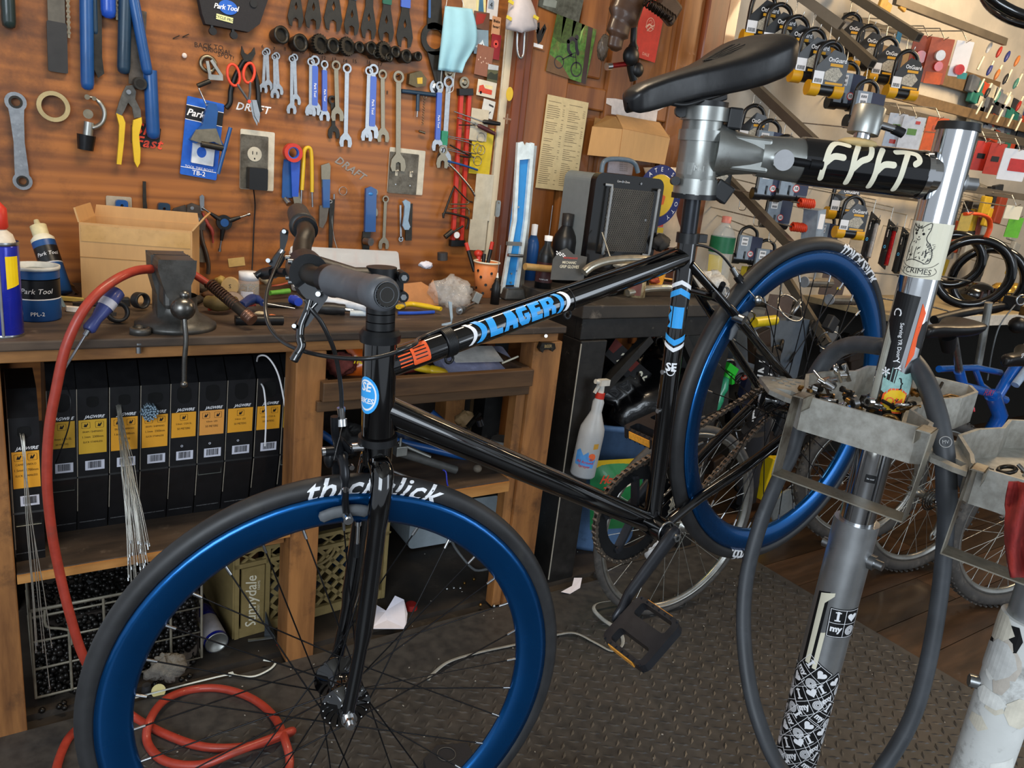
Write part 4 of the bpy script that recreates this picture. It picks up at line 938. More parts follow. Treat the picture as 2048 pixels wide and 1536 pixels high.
CW=[(533,103,536,180,9,tch,None,'tiny chrome combination wrench, leftmost of the row'),(529,106,525,184,8,tch,None,'tiny chrome combination wrench tucked left of the first one'),(552,112,556,188,9,tch,None,'second tiny chrome combination wrench of the row'),(548,114,549,195,8,tch,None,'tiny wrench half behind the second of the row'),(588,115,591,208,9,tch,None,'bright chrome combination wrench below the marked number nine'),(583,118,582,226,9,tch,None,'longer chrome wrench hanging behind the one under number nine'),(629,121,628,228,12,tch,tbb,'fat blue handled combination wrench left of the thin blue one'),(621,124,620,230,10,tch,None,'chrome wrench half hidden behind the fat blue handled one'),(648,129,648,240,10,tch,tbb,'thin blue handled combination wrench'),(671,131,674,240,12,tni,None,'nickel combination wrench right of the thin blue one'),(664,200,667,275,11,tbk,None,'black wrench hanging low behind the nickel one'),(693,137,690,292,12,tch,None,'long chrome combination wrench over the black one'),(746,139,742,274,13,tch,tbb,'large blue handled combination wrench below number sixteen'),(737,142,732,280,11,tch,None,'chrome wrench behind the large blue handled one'),(764,149,765,282,12,tni,None,'nickel combination wrench right of the large blue one'),(796,154,795,340,15,tni,None,'longest nickel combination wrench reaching the switch plate'),(896,164,886,330,15,tch,None,'long chrome combination wrench wrapped with green tape'),(878,172,873,300,11,tch,tbb,'blue handled wrench behind the green taped one')]
for i,c in enumerate(CW):combo(*c[:7],off=.004+.007*(i%2)+.006*(c[6]is tbb),label=c[7],txt='Park Tool' if c[6]is tbb else None)
g=G(M('green_tape','2E8C6C',.5));T,L=WF(890,262,888,290,.018);g.prism(rrect(L,px(890,260,14),.001,c=(L/2,0)),-.012,.002,T);build(g,'green_tape',None,'green tape wound round the long chrome wrench','tape')
combo(885,300,883,334,12,tni,None,off=.022,label='short nickel open wrench hanging below the green tape')
def cone(x,y0,ytip,wpx,hcol,lab,dx=0,off=.008,bm=tbk):
 T,L=WF(x+dx,y0,x,ytip,off);w=px(x,ytip,wpx)/2;t=thing('cone_wrench',lab,'wrench',T@V((L,0,0)),'cone wrenches along the top of the board')
 h=w*.48;q=L-w*3.6
 out=[(0,-h),(q,-h),(q+w*1.2,-w*.75),(L-w*1.1,-w),(L-w*.15,-w*.75),(L,-w*.40),(L-w*.9,-w*.34),(L-w*1.1,0),(L-w*.9,w*.34),(L,w*.40),(L-w*.15,w*.75),(L-w*1.1,w),(q+w*1.2,w*.75),(q,h),(0,h)]
 hole=[(L-w*2.9,0),(L-w*2.3,-w*.2),(L-w*1.9,0),(L-w*2.3,w*.2)]
 g=G(bm,T);g.prism(out,0,.0035,holes=[hole]);build(g,'blade',t,split=False,bev=.0007)
 if hcol:g=G(hcol,T);g.prism(rrect(max(.01,q*.9),h*2.3,.003,c=(q*.45,0)),-.001,.006);build(g,'handle',t)
CN=[(590,54,32,tbk,'first'),(625,58,34,tbk,'second'),(665,62,38,tbk,'third'),(702,70,32,tbd,'fourth'),(736,78,33,tbk,'fifth'),(771,84,34,M('green_dip','1E5B48',.4),'green handled sixth'),(808,95,36,tbb,'blue handled seventh')]
for i,(x,yt,w,hc,nm)in enumerate(CN):cone(x,-60,yt,w,hc if hc is not tbk else None,'dark steel cone wrench, %s from the left along the top edge'%nm,dx=4,off=.006+.006*(i%2))
g=G(tbk);T,L=WF(868,-60,868,130,.010);R=px(868,75,30)
g.prism(circ2(R,24,(L*.72,-.0)),0,.006,T,holes=[circ2(R*.62,18,(L*.72,0))[::-1]]);g.prism([(0,-R*.45),(L*.62,-R*.55),(L*.62,R*.55),(0,R*.45)],0,.006,T);g.prism([(L*.86,-R*.55),(L*1.18,R*.05),(L*1.2,R*.6),(L*.84,R*.7)],0,.006,T)
t=thing('ring_spanner','big black ring spanner at the top left of the blue face mask','wrench',T@V((L,0,0)));build(g,'body',t,split=False)
g=G(tbl);T,L=WF(859,-60,858,36,.014);g.prism(rrect(L,.008,.002,c=(L/2,0)),0,.004,T);build(g,'blue_edge',t)
SO=[(562,70,17,1),(600,86,17,0),(640,88,19,2),(666,92,15,0),(694,93,18,2),(718,95,11,0),(742,97,13,0),(768,102,18,2),(790,104,11,0),(812,113,13,1),(835,113,9,0),(752,108,9,0),(777,115,9,0)]
sname=('leftmost dark socket tool, set apart above the numbers','dark notched socket, second in the row','large splined socket, third in the row','dark round socket between two splined ones','large splined socket, fifth in the row','small dark socket, sixth in the row','small dark socket, seventh in the row','largest splined socket near the right end of the row','small socket right of the largest splined one','dark hooked socket near the right end','smallest dark socket at the right end of the row','tiny socket hanging below the seventh','tiny socket below the largest splined one')
for(x,y,r_,k),nm in zip(SO,sname):
 r=px(x,y,r_);c=wp(x,y,.03);d=V((.28,-1,.12)).normalized();n=20
 g=G(tbk);g.cyl(c-d*.03,c-d*.004,r*.8,r*.95,n=n)
 if k==2:
  T=frame(c,V((1,.3,0)),z=d);o=[p for i in range(n)for p in((r*cos(2*pi*i/n),r*sin(2*pi*i/n)),(r*.86*cos(2*pi*(i+.5)/n),r*.86*sin(2*pi*(i+.5)/n)))]
  g.prism(o,-.008,.006,T,holes=[circ2(r*.62,16)[::-1]])
 else:g.lathe([(r*.95,-.004),(r,.0),(r,.006),(r*.68,.006),(r*.62,-.006)],c,d,n)
 g.cyl(c-d*.007,c-d*.0062,r*.64,n=n,m=M('socket_bore','0B0A09',.7));build(g,'socket_tool',None,nm,'socket','bottom bracket sockets on the board')
mk=M('marker_ink','2A1B12',.6)
def scrib(t,x,y,s,rot=0.,m=mk,off=.0012,par=None,nm='marker_writing',lab=None,**k):
 g=G(m);g.text(t,px(x,y,s),UF(x,y,off,rot),m,**k);return g
wr=thing('marker_writing','handwritten marker words on the plywood below the black holster','writing',wp(430,110,.002))
for t_,x,y,s,r in(('BACK TO',418,93,13,.05),('ORIGINAL',434,102,12,.02),('SPOT!',452,113,12,-.1)):build(scrib(t_,x,y,s,r),'word',wr)
nu=thing('size_numbers','handwritten wrench sizes marked above the row of wrenches','writing',wp(640,118,.002))
for t_,x,y in(('6',525,93),('7',548,98),('8',570,98),('9',584,104),('10',604,104),('11',622,110),('12',647,116),('13',668,119),('14',690,122),('15',709,123),('16',737,125),('17',760,129),('18',772,185)):build(scrib(t_,x,y,10),'size_number',nu)
mskm=M('surgical_mask_blue','9CCFE0',.8,var=.05,scale=20,bump=.1);mw=M('mask_white','DDE4E4',.8)
t=thing('face_mask','pale blue disposable face mask hanging over the wrenches','mask',wp(905,140,.04))
def mk_(u,v):
 xl=890-14*v;xr=944+(10*sin(pi*min(1,v*1.2)))-22*max(0,v-.55)*2;y=12+128*v+6*u
 return wp(xl+(xr-xl)*u,y,.035+.018*sin(pi*u)*sin(pi*v)+.006*sin(u*13)*(.3+v*.7))
g=G(mskm);g.grid(mk_,18,20);m1=build(g,'cloth',t);s_=m1.modifiers.new('s','SOLIDIFY');s_.thickness=.0015
g=G(mw);g.tube(smooth([wp(892,12,.04),wp(896,-10,.03),wp(900,-20,.03)],5),.0011,5);g.tube(smooth([wp(928,14,.04),wp(925,2,.03),wp(920,-12,.03)],5),.0011,5);g.tube(smooth([wp(884,134,.04),wp(882,160,.03),wp(884,175,.03)],5),.0011,5);g.tube(smooth([wp(912,136,.04),wp(908,155,.03),wp(906,180,.025),wp(896,186,.02)],5),.0011,5);build(g,'ear_loop',t)
def rod(x0,y0,x1,y1,wpx,m,nm,lab,cat='tool',off=.02,taper=1.,grp=None,extra=None):
 a,b=wp(x0,y0,off),wp(x1,y1,off);r=px(x0,max(y0,0),wpx)/2;d=(b-a).normalized();g=G(m);g.tube([a,b-d*r,b-d*r*.3,b],[r*taper,r,r*.85,r*.4],16);t=thing(nm,lab,cat,b,grp);build(g,'handle',t)
 if extra:extra(t)
 return t
rod(12,-60,18,57,26,M('teal_black_dip','22302F',.35,coat=.3),'cable_cutter','dark green dipped tool handle at the top left corner')
rod(172,-60,175,180,25,tbl,'lockring_wrench','longest blue dipped handle beside the curved steel arm')
def arm_(t):g=G(tbk);T,L=WF(192,-60,196,156,.012);w=px(190,60,11);g.prism([(0,-w),(L*.6,-w*1.2),(L*.85,-w*1.3),(L,0),(L*.95,w),(L*.8,w*.7),(0,w*.8)],0,.006,T);build(g,'steel_arm',t,bev=.001)
rod(186,-60,190,70,14,tbd,'crank_puller','dark steel curved arm behind the longest blue handle',off=.012,extra=arm_)
rod(215,-60,217,37,28,tbb,'chain_whip','short bright blue handle at the top left of the board')
rod(252,-60,247,148,25,tbd,'spanner','dark blue dipped handle left of the slanting bright one')
rod(262,-30,296,150,21,tbl,'pedal_wrench','slanting bright blue dipped pedal wrench handle',off=.03)
def sock_(t):
 g=G(steel);T,L=WF(276,20,272,170,.010);w=px(275,100,17);g.prism([(0,-w*.9),(L,-w*.8),(L,w*.8),(0,w*.9)],0,.004,T,m=M('grey_plate','5B544D',.4,metal=.7,var=.3));c=wp(277,167,.02);g.cyl(c,c+V((.1,-1,0))*.02,px(277,167,12),n=18,m=tbk);g.cyl(c+V((.1,-1,0))*.0201,c+V((.1,-1,0))*.0206,px(277,167,8),n=18,m=M('socket_bore'));build(g,'socket',t,split=False)
rod(300,140,307,278,26,tbl,'headset_wrench','bright blue dipped handle ending beside the yellow cutters',off=.016,extra=sock_)
t=thing('rubber_gripped_bar','flat steel bar with a black rubber grip at the upper left','tool',wp(118,145,.01))
T,L=WF(110,-60,116,145,.008);w=px(112,60,33)/2
g=G(M('flat_steel_bar','5E5B54',.5,metal=.5,var=.2));g.prism([(0,-w*.9),(L*.6,-w*.9),(L*.6,w*.9),(0,w*.9)],0,.005,T);build(g,'bar',t)
g=G(rub);g.prism(rrect(L*.5,w*2.1,.004,c=(L*.75,0)),-.002,.009,T);build(g,'rubber_grip',t,bev=.002)
def chainv(x,y0,y1,n,nm,lab):
 t=thing(nm,lab,'chain',wp(x,y1,.01));a,b=wp(x,y0,.012),wp(x+3,y1,.012)
 for i in range(n):
  p,q=a.lerp(b,i/n),a.lerp(b,(i+1)/n);g=G(tni);r=(q-p).length*.38
  for o in(-.002,.002):g.cyl(p+V((0,o-.0006,0)),p+V((0,o+.0006,0)),r,n=10);g.beam(p+V((0,o,0)),q+V((0,o,0)),.0012,r*1.1,up=(1,0,0))
  g.cyl(p+V((0,-.004,0)),p+V((0,.004,0)),r*.5,n=8);build(g,'link',t,split=False)
chainv(135,-20,76,9,'bike_chain','short length of bicycle chain beside the rubber gripped bar');chainv(231,-20,40,6,'bike_chain','bit of bicycle chain between the blue handles')
t=thing('ratchet_wrench','silver ratcheting ring wrench at the left end of the board','wrench',wp(45,378,.01));T,L=WF(31,204,45,362,.008);r1,r2=px(30,204,19),px(45,362,17)
out=[(r1*.8*cos(a)-0,r1*.99*sin(a))for a in fr(pi*.30,pi*1.70,14)]
out=[(r1*cos(a),r1*sin(a))for a in fr(pi*.25,pi*1.75,14)]+[(r1*1.6,-r1*.62),(L*.5,-r1*.50),(L-r2*1.7,-r1*.62)]+[(L+r2*cos(a),r2*sin(a))for a in fr(-pi*.75,pi*.75,14)]+[(L-r2*1.7,r1*.62),(L*.5,r1*.5),(r1*1.6,r1*.62)]
g=G(tch);g.prism(out,0,.007,T,holes=[circ2(r1*.62,14)[::-1],circ2(r2*.62,14,(L,0))[::-1]]);build(g,'body',t,split=False,bev=.001)
for c_,r_ in((0,r1),(L,r2)):g=G(tbk);g.prism(circ2(r_*.64,18,(c_,0)),.001,.008,T,holes=[[(p[0],p[1])for p in circ2(r_*.42,12,(c_,0))][::-1]]);build(g,'ratchet_ring',t)
for k in(.28,.42,.62,.80):g=G(steel);p=T@V((L*k,0,.007));g.cyl(p,p+V((0,-.0015,0)),.0028,n=10);build(g,'rivet',t)
g=G(M('dirty_tape_roll','A89A72',.6,var=.2,scale=30));T=UF(106,213,.004);r=px(106,213,29);g.prism(circ2(r,32),0,.018,T,holes=[circ2(r*.72,32)[::-1]]);build(g,'tape_roll',None,'nearly empty roll of yellowed clear tape on the board','tape',bev=.0008)
t=thing('tube_cutter','small silver tube cutter with a black knob','tube cutter',wp(170,300,.02))
g=G(alu);pts=[wp(x,y,.018)for x,y in((176,194),(190,197),(203,210),(209,226),(206,242),(196,252),(184,256))];g.tube(smooth(pts,4),[.007]*6+[.010]*13+[.011]*5+[.009],10,flat=.6);g.cyl(wp(178,244,.018),wp(175,274,.018),px(176,260,9),n=18);build(g,'body',t,split=False)
g=G(mblk);g.cyl(wp(173,270,.018),wp(171,300,.018),px(171,285,17),px(171,285,14),n=8);build(g,'knob',t,bev=.002)
for x,y,r in((174,194,5),(188,197,4),(176,228,9)):g=G(tni);p=wp(x,y,.026);g.cyl(p,p+V((0,-.004,0)),px(x,y,r),n=16);build(g,'roller',t)
t=thing('cable_cutters','cable cutters with yellow dipped handles','pliers',wp(255,330,.02))
def pl(pts,m,z0,z1,par,nm,off=.008):g=G(m);g.prism([((wp(x,y,0).x-par.location.x),(wp(x,y,0).z-par.location.z))for x,y in pts],z0,z1,frame((par.location.x,YW-off,par.location.z),(1,0,0),z=(0,-1,0)));return build(g,nm,par,bev=.0012)
pl([(243,185),(250,172),(262,170),(270,183),(268,198),(279,220),(280,234),(266,236),(262,215),(254,205),(246,222),(240,233),(229,228),(236,205)],M('cutter_head','6B6862',.35,metal=.8,var=.3),.004,.012,t,'jaw')
pl([(230,226),(243,232),(248,245),(245,285),(240,328),(231,327),(235,280),(236,250)],yel,.002,.018,t,'handle');pl([(264,240),(280,234),(281,245),(275,270),(278,300),(277,325),(272,334),(266,322),(262,280),(262,255)],yel,.002,.018,t,'handle')
g=G(steel);p=wp(257,184,.02);g.cyl(p,p+V((0,-.005,0)),.006,n=14);build(g,'pivot',t)
def sticker(lab,words,bgp=None,bgm=None,nm='sticker',cat='sticker',off=.0012):
 t=thing(nm,lab,cat,wp(words[0][1],words[0][2],off))
 if bgp:g=G(bgm);g.prism([(wp(x,y).x-t.location.x,wp(x,y).z-t.location.z)for x,y in bgp],-.0006,0,frame((t.location.x,YW-off,t.location.z),(1,0,0),z=(0,-1,0)));build(g,'backing',t)
 for w in words:build(scrib(w[0],w[1],w[2],w[3],w[4],w[5],off+.0008,off_=0)if False else _scr(w,off+.0008),'lettering',t,split=False)
 return t
def _scr(w,off):g=G(w[5]);g.text(w[0],px(w[1],w[2],w[3]),UF(w[1],w[2],off,w[4]),w[5],shear=.3 if len(w)<7 else 0,off=.02,sp=1.1);return g
redk=M('red_print','E2492F',.5)
sticker('red and black brushed lettering sticker below the yellow cutters',[('Slo',290,260,30,-.05,redk),('Fast',296,286,28,-.05,redk)],[(262,250),(300,246),(322,258),(318,292),(290,296),(262,286)],ink)
sticker('white DRAFT lettering sticker behind the scissors',[('DRAFT',505,217,20,-.02,white)]);sticker('grey DRAFT lettering sticker slanting above the blue lever',[('DRAFT',700,337,21,-.48,M('grey_print2','8F8A84',.5))])
t=thing('freewheel_puller','small steel puller with a ring behind it','tool',wp(425,190,.02))
g=G(tni);g.torus(wp(416,128,.010),(0,1,0),px(416,128,14),px(416,128,4),24,8);build(g,'ring',t)
g=G(alu)
for a,b in(((414,122),(420,152)),((422,120),(443,152))):g.beam(wp(*a,.022),wp(*b,.022),.008,.007,up=(0,1,0))
g.beam(wp(416,154,.022),wp(445,156,.022),.012,.014,up=(0,0,1));build(g,'arm',t,split=False);g=G(tbk);g.cyl(wp(395,172,.026),wp(420,162,.026),.0065,n=12);build(g,'screw',t)
g=G(chrome);g.cyl(wp(397,176,.03),wp(415,215,.03),.0022,n=8);build(g,'rod',t)
gryh=M('grey_handle','57595C',.5);
t=thing('scissors','scissors with red and grey handles','scissors',wp(505,250,.03))
def loopx(cx,cy,rx,ry,rot,m,nm,off=.03,th=.004,par=None):
 pts=[]
 for i in range(20):a=2*pi*i/20;x=cx+rx*cos(a)*cos(rot)-ry*sin(a)*sin(rot);y=cy+rx*cos(a)*sin(rot)+ry*sin(a)*cos(rot);pts.append(wp(x,y,off))
 g=G(m);g.tube(pts,th,8,closed=True);return build(g,nm,par)
loopx(467,150,12,22,-.2,redk,'finger_loop',par=t);loopx(498,146,11,20,.12,redk,'finger_loop',off=.034,par=t)
g=G(gryh);g.tube(smooth([wp(474,168,.03),wp(488,188,.03),wp(499,205,.03)],4),.006,8,flat=.6);build(g,'shank',t);g=G(gryh);g.tube(smooth([wp(500,164,.034),wp(500,185,.034),wp(497,205,.034)],4),.006,8,flat=.6);build(g,'shank',t)
pl([(492,200),(502,200),(510,235),(508,251),(500,235)],steel,.024,.027,t,'blade',off=.006);pl([(497,200),(506,200),(513,228),(511,246),(503,232)],steel,.028,.031,t,'blade',off=.006)
g=G(redk);p=wp(498,203,.037);g.cyl(p,p+V((0,-.004,0)),.005,n=12);build(g,'pivot',t)
t=thing('nippers','black handled nippers behind the scissors','pliers',wp(480,215,.012));pl([(481,92),(486,106),(492,110),(500,104),(506,95),(508,108),(500,122),(486,124),(479,108)],tbk,0,.008,t,'jaw')
g=G(sat);g.tube(smooth([wp(488,122,.012),wp(472,150,.012),(wp(462,180,.012)),wp(460,205,.012),wp(452,216,.012)],5),.0075,10);build(g,'handle',t);g=G(sat);g.tube(smooth([wp(496,122,.012),wp(510,150,.012),wp(516,180,.012),wp(517,210,.012),wp(520,224,.012)],5),.0075,10);build(g,'handle',t)
t=thing('tool_holster','black fabric tool holster with a round blue badge','holster',wp(460,70,.02))
fabk=M('black_nylon','26262A',.85,var=.2,scale=200,bump=.2)
pl([(388,-20),(536,-20),(522,20),(512,50),(490,66),(405,50),(398,30)],fabk,0,.030,t,'pouch')
for x,y in((424,63),(466,71),(505,8)):g=G(sat);p=wp(x,y,.03);g.cyl(p,p+V((0,-.012,0)),.010,n=14);g.cyl(p,p+V((0,0,.03)),.006,n=8);build(g,'strap_button',t,split=False)
pkb=M('park_blue','1F5FC4',.4)
g=G(pkb);g.prism([(px(450,14,18)*cos(a),px(450,14,13)*sin(a))for a in fr(0,2*pi,28)[:-1]],0,.002,UF(456,15,.0385,-.04));b_=build(g,'badge',t);g=G(white);g.text('Park Tool',px(450,14,13),UF(452,15,.0412,.04),white,shear=.3,off=.015,sp=.9);build(g,'lettering',b_,split=False)
g=G(M('pale_yellow_label','D9DDA0',.5));g.prism(rrect(px(450,37,32),px(450,37,10),.001),0,.002,UF(449,37,.0385,-.08));b_=build(g,'label_patch',t);g=G(ink);g.text('CYCLE PRO',px(450,37,7),UF(449,37,.041,-.08),ink);build(g,'lettering',b_,split=False)
for x,y in((352,74),(371,71)):g=G(tbk);g.cyl(wp(x-6,y+3,.002),wp(x+7,y-3,.008),.0012,n=6);build(g,'nail',None,'thin dark nail above the clear tack, %s one'%('left' if x<360 else 'right'),'nail')
g=G(M('clear_tack','D8C8C0',.2,coat=.5));p=wp(369,111,.006);g.sph(p,.007,sc=(1,.5,1));build(g,'push_tack',None,'clear plastic tack on the plywood left of the writing','tack')
t=thing('blister_card','blue backing card lettered TB-2 with a white square','card',wp(400,355,.01));T,L=WF(372,200,361,345,.006)
T=frame(wp(404,278,.006),V((cos(-.10),0,sin(-.10))),z=(0,-1,0));W2,H2=px(400,280,70),px(400,280,150)
g=G(pkb);g.prism(rrect(W2,H2,.004),0,.003,T);build(g,'card',t)
g=G(ink);g.prism(rrect(W2,H2*.17,.0005,c=(0,H2*.30)),.003,.0035,T);build(g,'black_band',t);g=G(white)
for y in(.39,.21,-.40):g.prism(rrect(W2,H2*.008,.0002,c=(0,H2*y)),.0036,.0040,T);
build(g,'white_line',t)
g=G(M('clear_blister_white','E2E6EA',.35));g.prism(rrect(W2*.6,H2*.27,.002,c=(W2*.05,-H2*.19)),.003,.012,T);q=build(g,'blister',t);g=G(pkb);g.prism([(W2*.0+W2*.13*cos(a),-H2*.17+H2*.07*sin(a))for a in fr(0,2*pi,20)[:-1]],.012,.0123,T);build(g,'badge',q)
g=G(white);g.text('Park',H2*.12,T@Mx.Translation((-W2*.25,H2*.30,.0042)),white,shear=.3,off=.02);g.text('TB-2',H2*.085,T@Mx.Translation((W2*.0,-H2*.45,.0042)),white,off=.01);g.text('TOOL TIRE BOOT',H2*.045,T@Mx.Translation((0,-H2*.385,.0042)),white);build(g,'lettering',t,split=False)
t=thing('chain_tool','blue painted steel chain tool with a T handle hung over the blue card','tool',wp(430,350,.05))
pl([(410,205),(425,208),(428,222),(424,258),(440,290),(436,296),(418,280),(402,278),(384,286),(372,278),(384,262),(397,250),(403,225)],tbl,.020,.040,t,'body');pl([(384,258),(424,256),(436,290),(420,282),(392,284),(373,278)],tni,.040,.044,t,'steel_foot')
g=G(tbk);g.cyl(wp(402,288,.05),wp(452,298,.05),.009,n=14);build(g,'screw',t);g=G(tbl);g.cyl(wp(461,255,.055),wp(436,348,.055),.0055,n=12);build(g,'handle',t)
gal=M('galvanised_plate','6F6A5F',.45,metal=.5,var=.2,scale=30,dirt='4A443A',dsc=20)
def plate(x,y,w,h,lab,nm):
 t=thing(nm,lab,'electrical plate',wp(x,y+h/2,.004));T=UF(x+6,y-4,.001);W_,H_=px(x,y,w),px(x,y,h)
 g=G(M('dirty_cream_frame','C9C4B4',.6,dirt='9A7B52',dsc=20,damt=.3));g.prism(rrect(W_*1.08,H_*1.06,.004),0,.004,T);build(g,'surround',t);g=G(gal);T2=UF(x,y,.006);g.prism(rrect(W_*.86,H_*.96,.003),0,.004,T2);build(g,'cover',t,bev=.001);return t,T2,W_,H_
t,T2,W_,H_=plate(508,325,62,108,'grey outlet plate with a socket behind the black adapter','outlet_plate')
g=G(M('outlet_ivory','BFB9A8',.5));g.prism(circ2(H_*.13,20,(0,H_*.15)),.004,.006,T2);o_=build(g,'socket_face',t);g=G(ink)
for x,y,w,h in((-.006,.17,.0025,.010),(.006,.17,.0025,.008),(0,.07,.004,.005)):g.prism(rrect(w,h,.0006,c=(x,H_*y)),.006,.0063,T2)
build(g,'slot',o_)
t=thing('power_adapter','black plug in power adapter with a cord hanging down','adapter',wp(508,380,.04));g=G(sat);g.prism(rrect(px(508,355,36),px(508,355,42),.004),.010,.045,UF(509,356,.002));build(g,'body',t,bev=.004)
g=G(sat);g.tube(smooth([wp(507,378,.03),wp(510,410,.012),wp(508,450,.008),wp(506,500,.01),wp(504,540,.02)],5),.002,6);build(g,'cord',t)
t,T2,W_,H_=plate(806,347,72,82,'grey double switch plate under the longest wrench','switch_plate')
for x in(-.22,.22):g=G(M('outlet_ivory'));g.prism(rrect(.009,.018,.001,c=(W_*x,0)),.004,.0065,T2);s1_=build(g,'toggle_frame',t);g=G(M('outlet_ivory'));p=T2@V((W_*x,.003,.006));g.cyl(p,p+V((0,-.010,.006)),.0025,n=8);build(g,'toggle',s1_);g=G(steel);p=T2@V((W_*x,-H_*.27,.004));g.cyl(p,p+V((0,-.0015,0)),.002,n=8);build(g,'plate_screw',t)
t=thing('spanner_set','blue flat spanner hung under the red tape roll','spanner',wp(590,440,.02))
pl([(566,318),(580,318),(590,330),(590,395),(562,395),(563,340)],tbl,0,.006,t,'blade',off=.006);pl([(577,318),(596,318),(594,360),(592,392),(580,392)],tbb,.010,.016,t,'blade',off=.006)
pl([(580,386),(594,384),(600,412),(598,428),(588,424)],tni,.010,.015,t,'tip',off=.006)
g=G(steel);g.cyl(wp(570,398,.03),wp(578,408,.045),.009,n=14);build(g,'stud',t)
g=G(rdp);T=UF(583,305,.022);r=px(583,305,18);g.prism(circ2(r,28),0,.022,T,holes=[circ2(r*.62,24)[::-1]]);t=build(g,'electrical_tape',None,'roll of red electrical tape hanging on the board','tape',bev=.001);g=G(pkb);g.prism(circ2(r*.66,24),.004,.020,T,holes=[circ2(r*.52,24)[::-1]]);build(g,'blue_core',t)
t=thing('bent_lever','yellow sleeved tyre hook shaped like an upturned U','hook',wp(612,430,.02));g=G(yel);g.tube(smooth([wp(604,380,.018),wp(607,330,.018),wp(608,305,.018),wp(613,296,.018),wp(620,297,.018),wp(623,310,.018),wp(624,350,.018),wp(624,384,.018)],5),.0058,10);build(g,'sleeve',t)
for a,b in(((603,380),(602,414)),((624,384),(625,414))):g=G(tch);g.cyl(wp(*a,.018),wp(*b,.018),.003,n=8);build(g,'rod',t)
t=thing('crimping_pliers','slim pliers with blue handle and grey nose pointing down','pliers',wp(645,455,.012));pl([(639,330),(655,325),(658,332),(656,372),(640,374)],tni,0,.007,t,'head');pl([(641,358),(656,358),(655,414),(642,414)],tbl,.001,.012,t,'handle');pl([(636,410),(655,410),(650,440),(642,455),(635,452)],M('grey_jaws','6E665C',.4,metal=.7),0,.008,t,'jaw')
t=thing('strap_wrench','narrow black steel bar hanging beside the slim pliers','tool',wp(660,500,.01));pl([(655,400),(667,398),(665,430),(661,502),(655,502),(656,430)],tbk,0,.005,t,'bar');g=G(steel);g.torus(wp(661,403,.012),(0,1,0),.005,.002,14,6);g.cyl(wp(668,388,.01),wp(668,398,.01),.003,n=8);build(g,'eyelet',t)
g=G(alu);g.tube(smooth([wp(666,410,.01),wp(664,440,.012),wp(668,475,.012),wp(677,505,.02)],5),.0015,6);build(g,'loose_cable',None,'thin bare brake cable hanging by the narrow black bar','cable')
g=G(steel);g.torus(wp(686,382,.006),(0,1,0),.013,.0012,24,6);build(g,'split_ring',None,'thin steel split ring on a nail below the DRAFT sticker','ring')
t=thing('crank_extractor','blue dipped crank tool with a steel socket at its foot','tool',wp(735,500,.02));pl([(727,376),(737,372),(748,378),(746,462),(725,462)],tbl,.002,.014,t,'handle');pl([(722,462),(738,462),(736,474),(734,500),(722,500),(720,480)],tbk,.002,.010,t,'arm')
g=G(tch);g.cyl(wp(731,482,.02),wp(742,484,.045),px(742,484,8),n=16);g.cyl(wp(742,484,.0451),wp(742,484,.047),px(742,484,5),n=6,m=tbk);build(g,'socket',t,split=False);g=G(M('knob_blue','3A86D0',.3));g.sph(wp(741,388,.02),.008,sc=(1.2,.6,.7));build(g,'knob',t)  # small flattened sphere in a brighter blue than the handle
combo(749,384,746,430,8,tni,None,off=.004,label='small grey wrench behind the blue crank tool',group='small wrenches low on the board')
combo(770,398,766,496,9,tni,None,off=.006,label='worn grey brake wrench between the blue tool and the pale blue one',group='small wrenches low on the board',jaw=2.6)
t=thing('cone_spanner_pair','pale blue grey handled spanner low on the board','wrench',wp(803,484,.012));pl([(800,402),(806,398),(815,403),(815,412),(811,440),(815,452),(812,458),(804,458),(800,450),(803,430),(804,412)],M('pale_blue_dip','8AA6BE',.4),.008,.014,t,'handle');T,L=WF(800,410,801,478,.006);g=G(tch,T);g.prism([(0,-.003),(L,-.003),(L,.003),(0,.003)],0,.004);g.prism(circ2(.009,12,(L,0)),0,.004,holes=[circ2(.0045,8,(L+.001,0))[::-1]]);build(g,'spanner',t,split=False);pl([(808,412),(822,406),(820,480),(808,480)],tbk,0,.005,t,'back_plate')
t=thing('padlock_tag','small grimy yellow labelled motor block beside the longest wrench','gadget',wp(830,165,.01));pl([(812,148),(834,142),(846,158),(844,172),(826,175),(810,168)],M('grimy_metal','66593F',.4,metal=.7,var=.3),0,.02,t,'body');pl([(826,156),(837,155),(837,168),(827,168)],M('mustard_label','CDA83A',.5),.02,.021,t,'label_patch')
t=thing('t_handle_key','blue T handle hex key with a coiled cord beside it','hex key',wp(835,235,.015));g=G(tbd);g.cyl(wp(803,182,.014),wp(870,190,.014),.0068,n=12);build(g,'handle',t);g=G(tbd);g.cyl(wp(836,186,.014),wp(835,222,.014),.006,n=12);g.cyl(wp(835,222,.014),wp(834,234,.014),.002,n=8,m=steel);build(g,'shaft',t,split=False)
g=G(tni);a,b=wp(849,195,.014),wp(845,250,.014);g.tube([a.lerp(b,i/60)+V((.003*cos(i*1.1),-.003*sin(i*1.1),0))for i in range(61)],.0009,5);g.torus(wp(850,193,.014),(0,1,0),.006,.0012,14,5);g.cyl(wp(838,262,.014),wp(850,266,.014),.004,n=8);build(g,'coiled_chain',None,'fine twisted chain with a small fitting below the blue T handle','chain')
for x,y,r,lab in((872,175,15,'round steel disc behind the chrome wrench ring'),(898,145,11,'dull coin sized disc just below the face mask'),(928,165,11,'domed brass bell at the top of the red bars')):g=G(tni if r<12 else tch);p=wp(x,y,.006);g.cyl(p,p+V((0,-.004,0)),px(x,y,r),n=24);g.cyl(p+V((0,-.004,0)),p+V((0,-.008,0)),px(x,y,r)*.6,px(x,y,r)*.35,n=24);build(g,'metal_disc',None,lab,'disc')
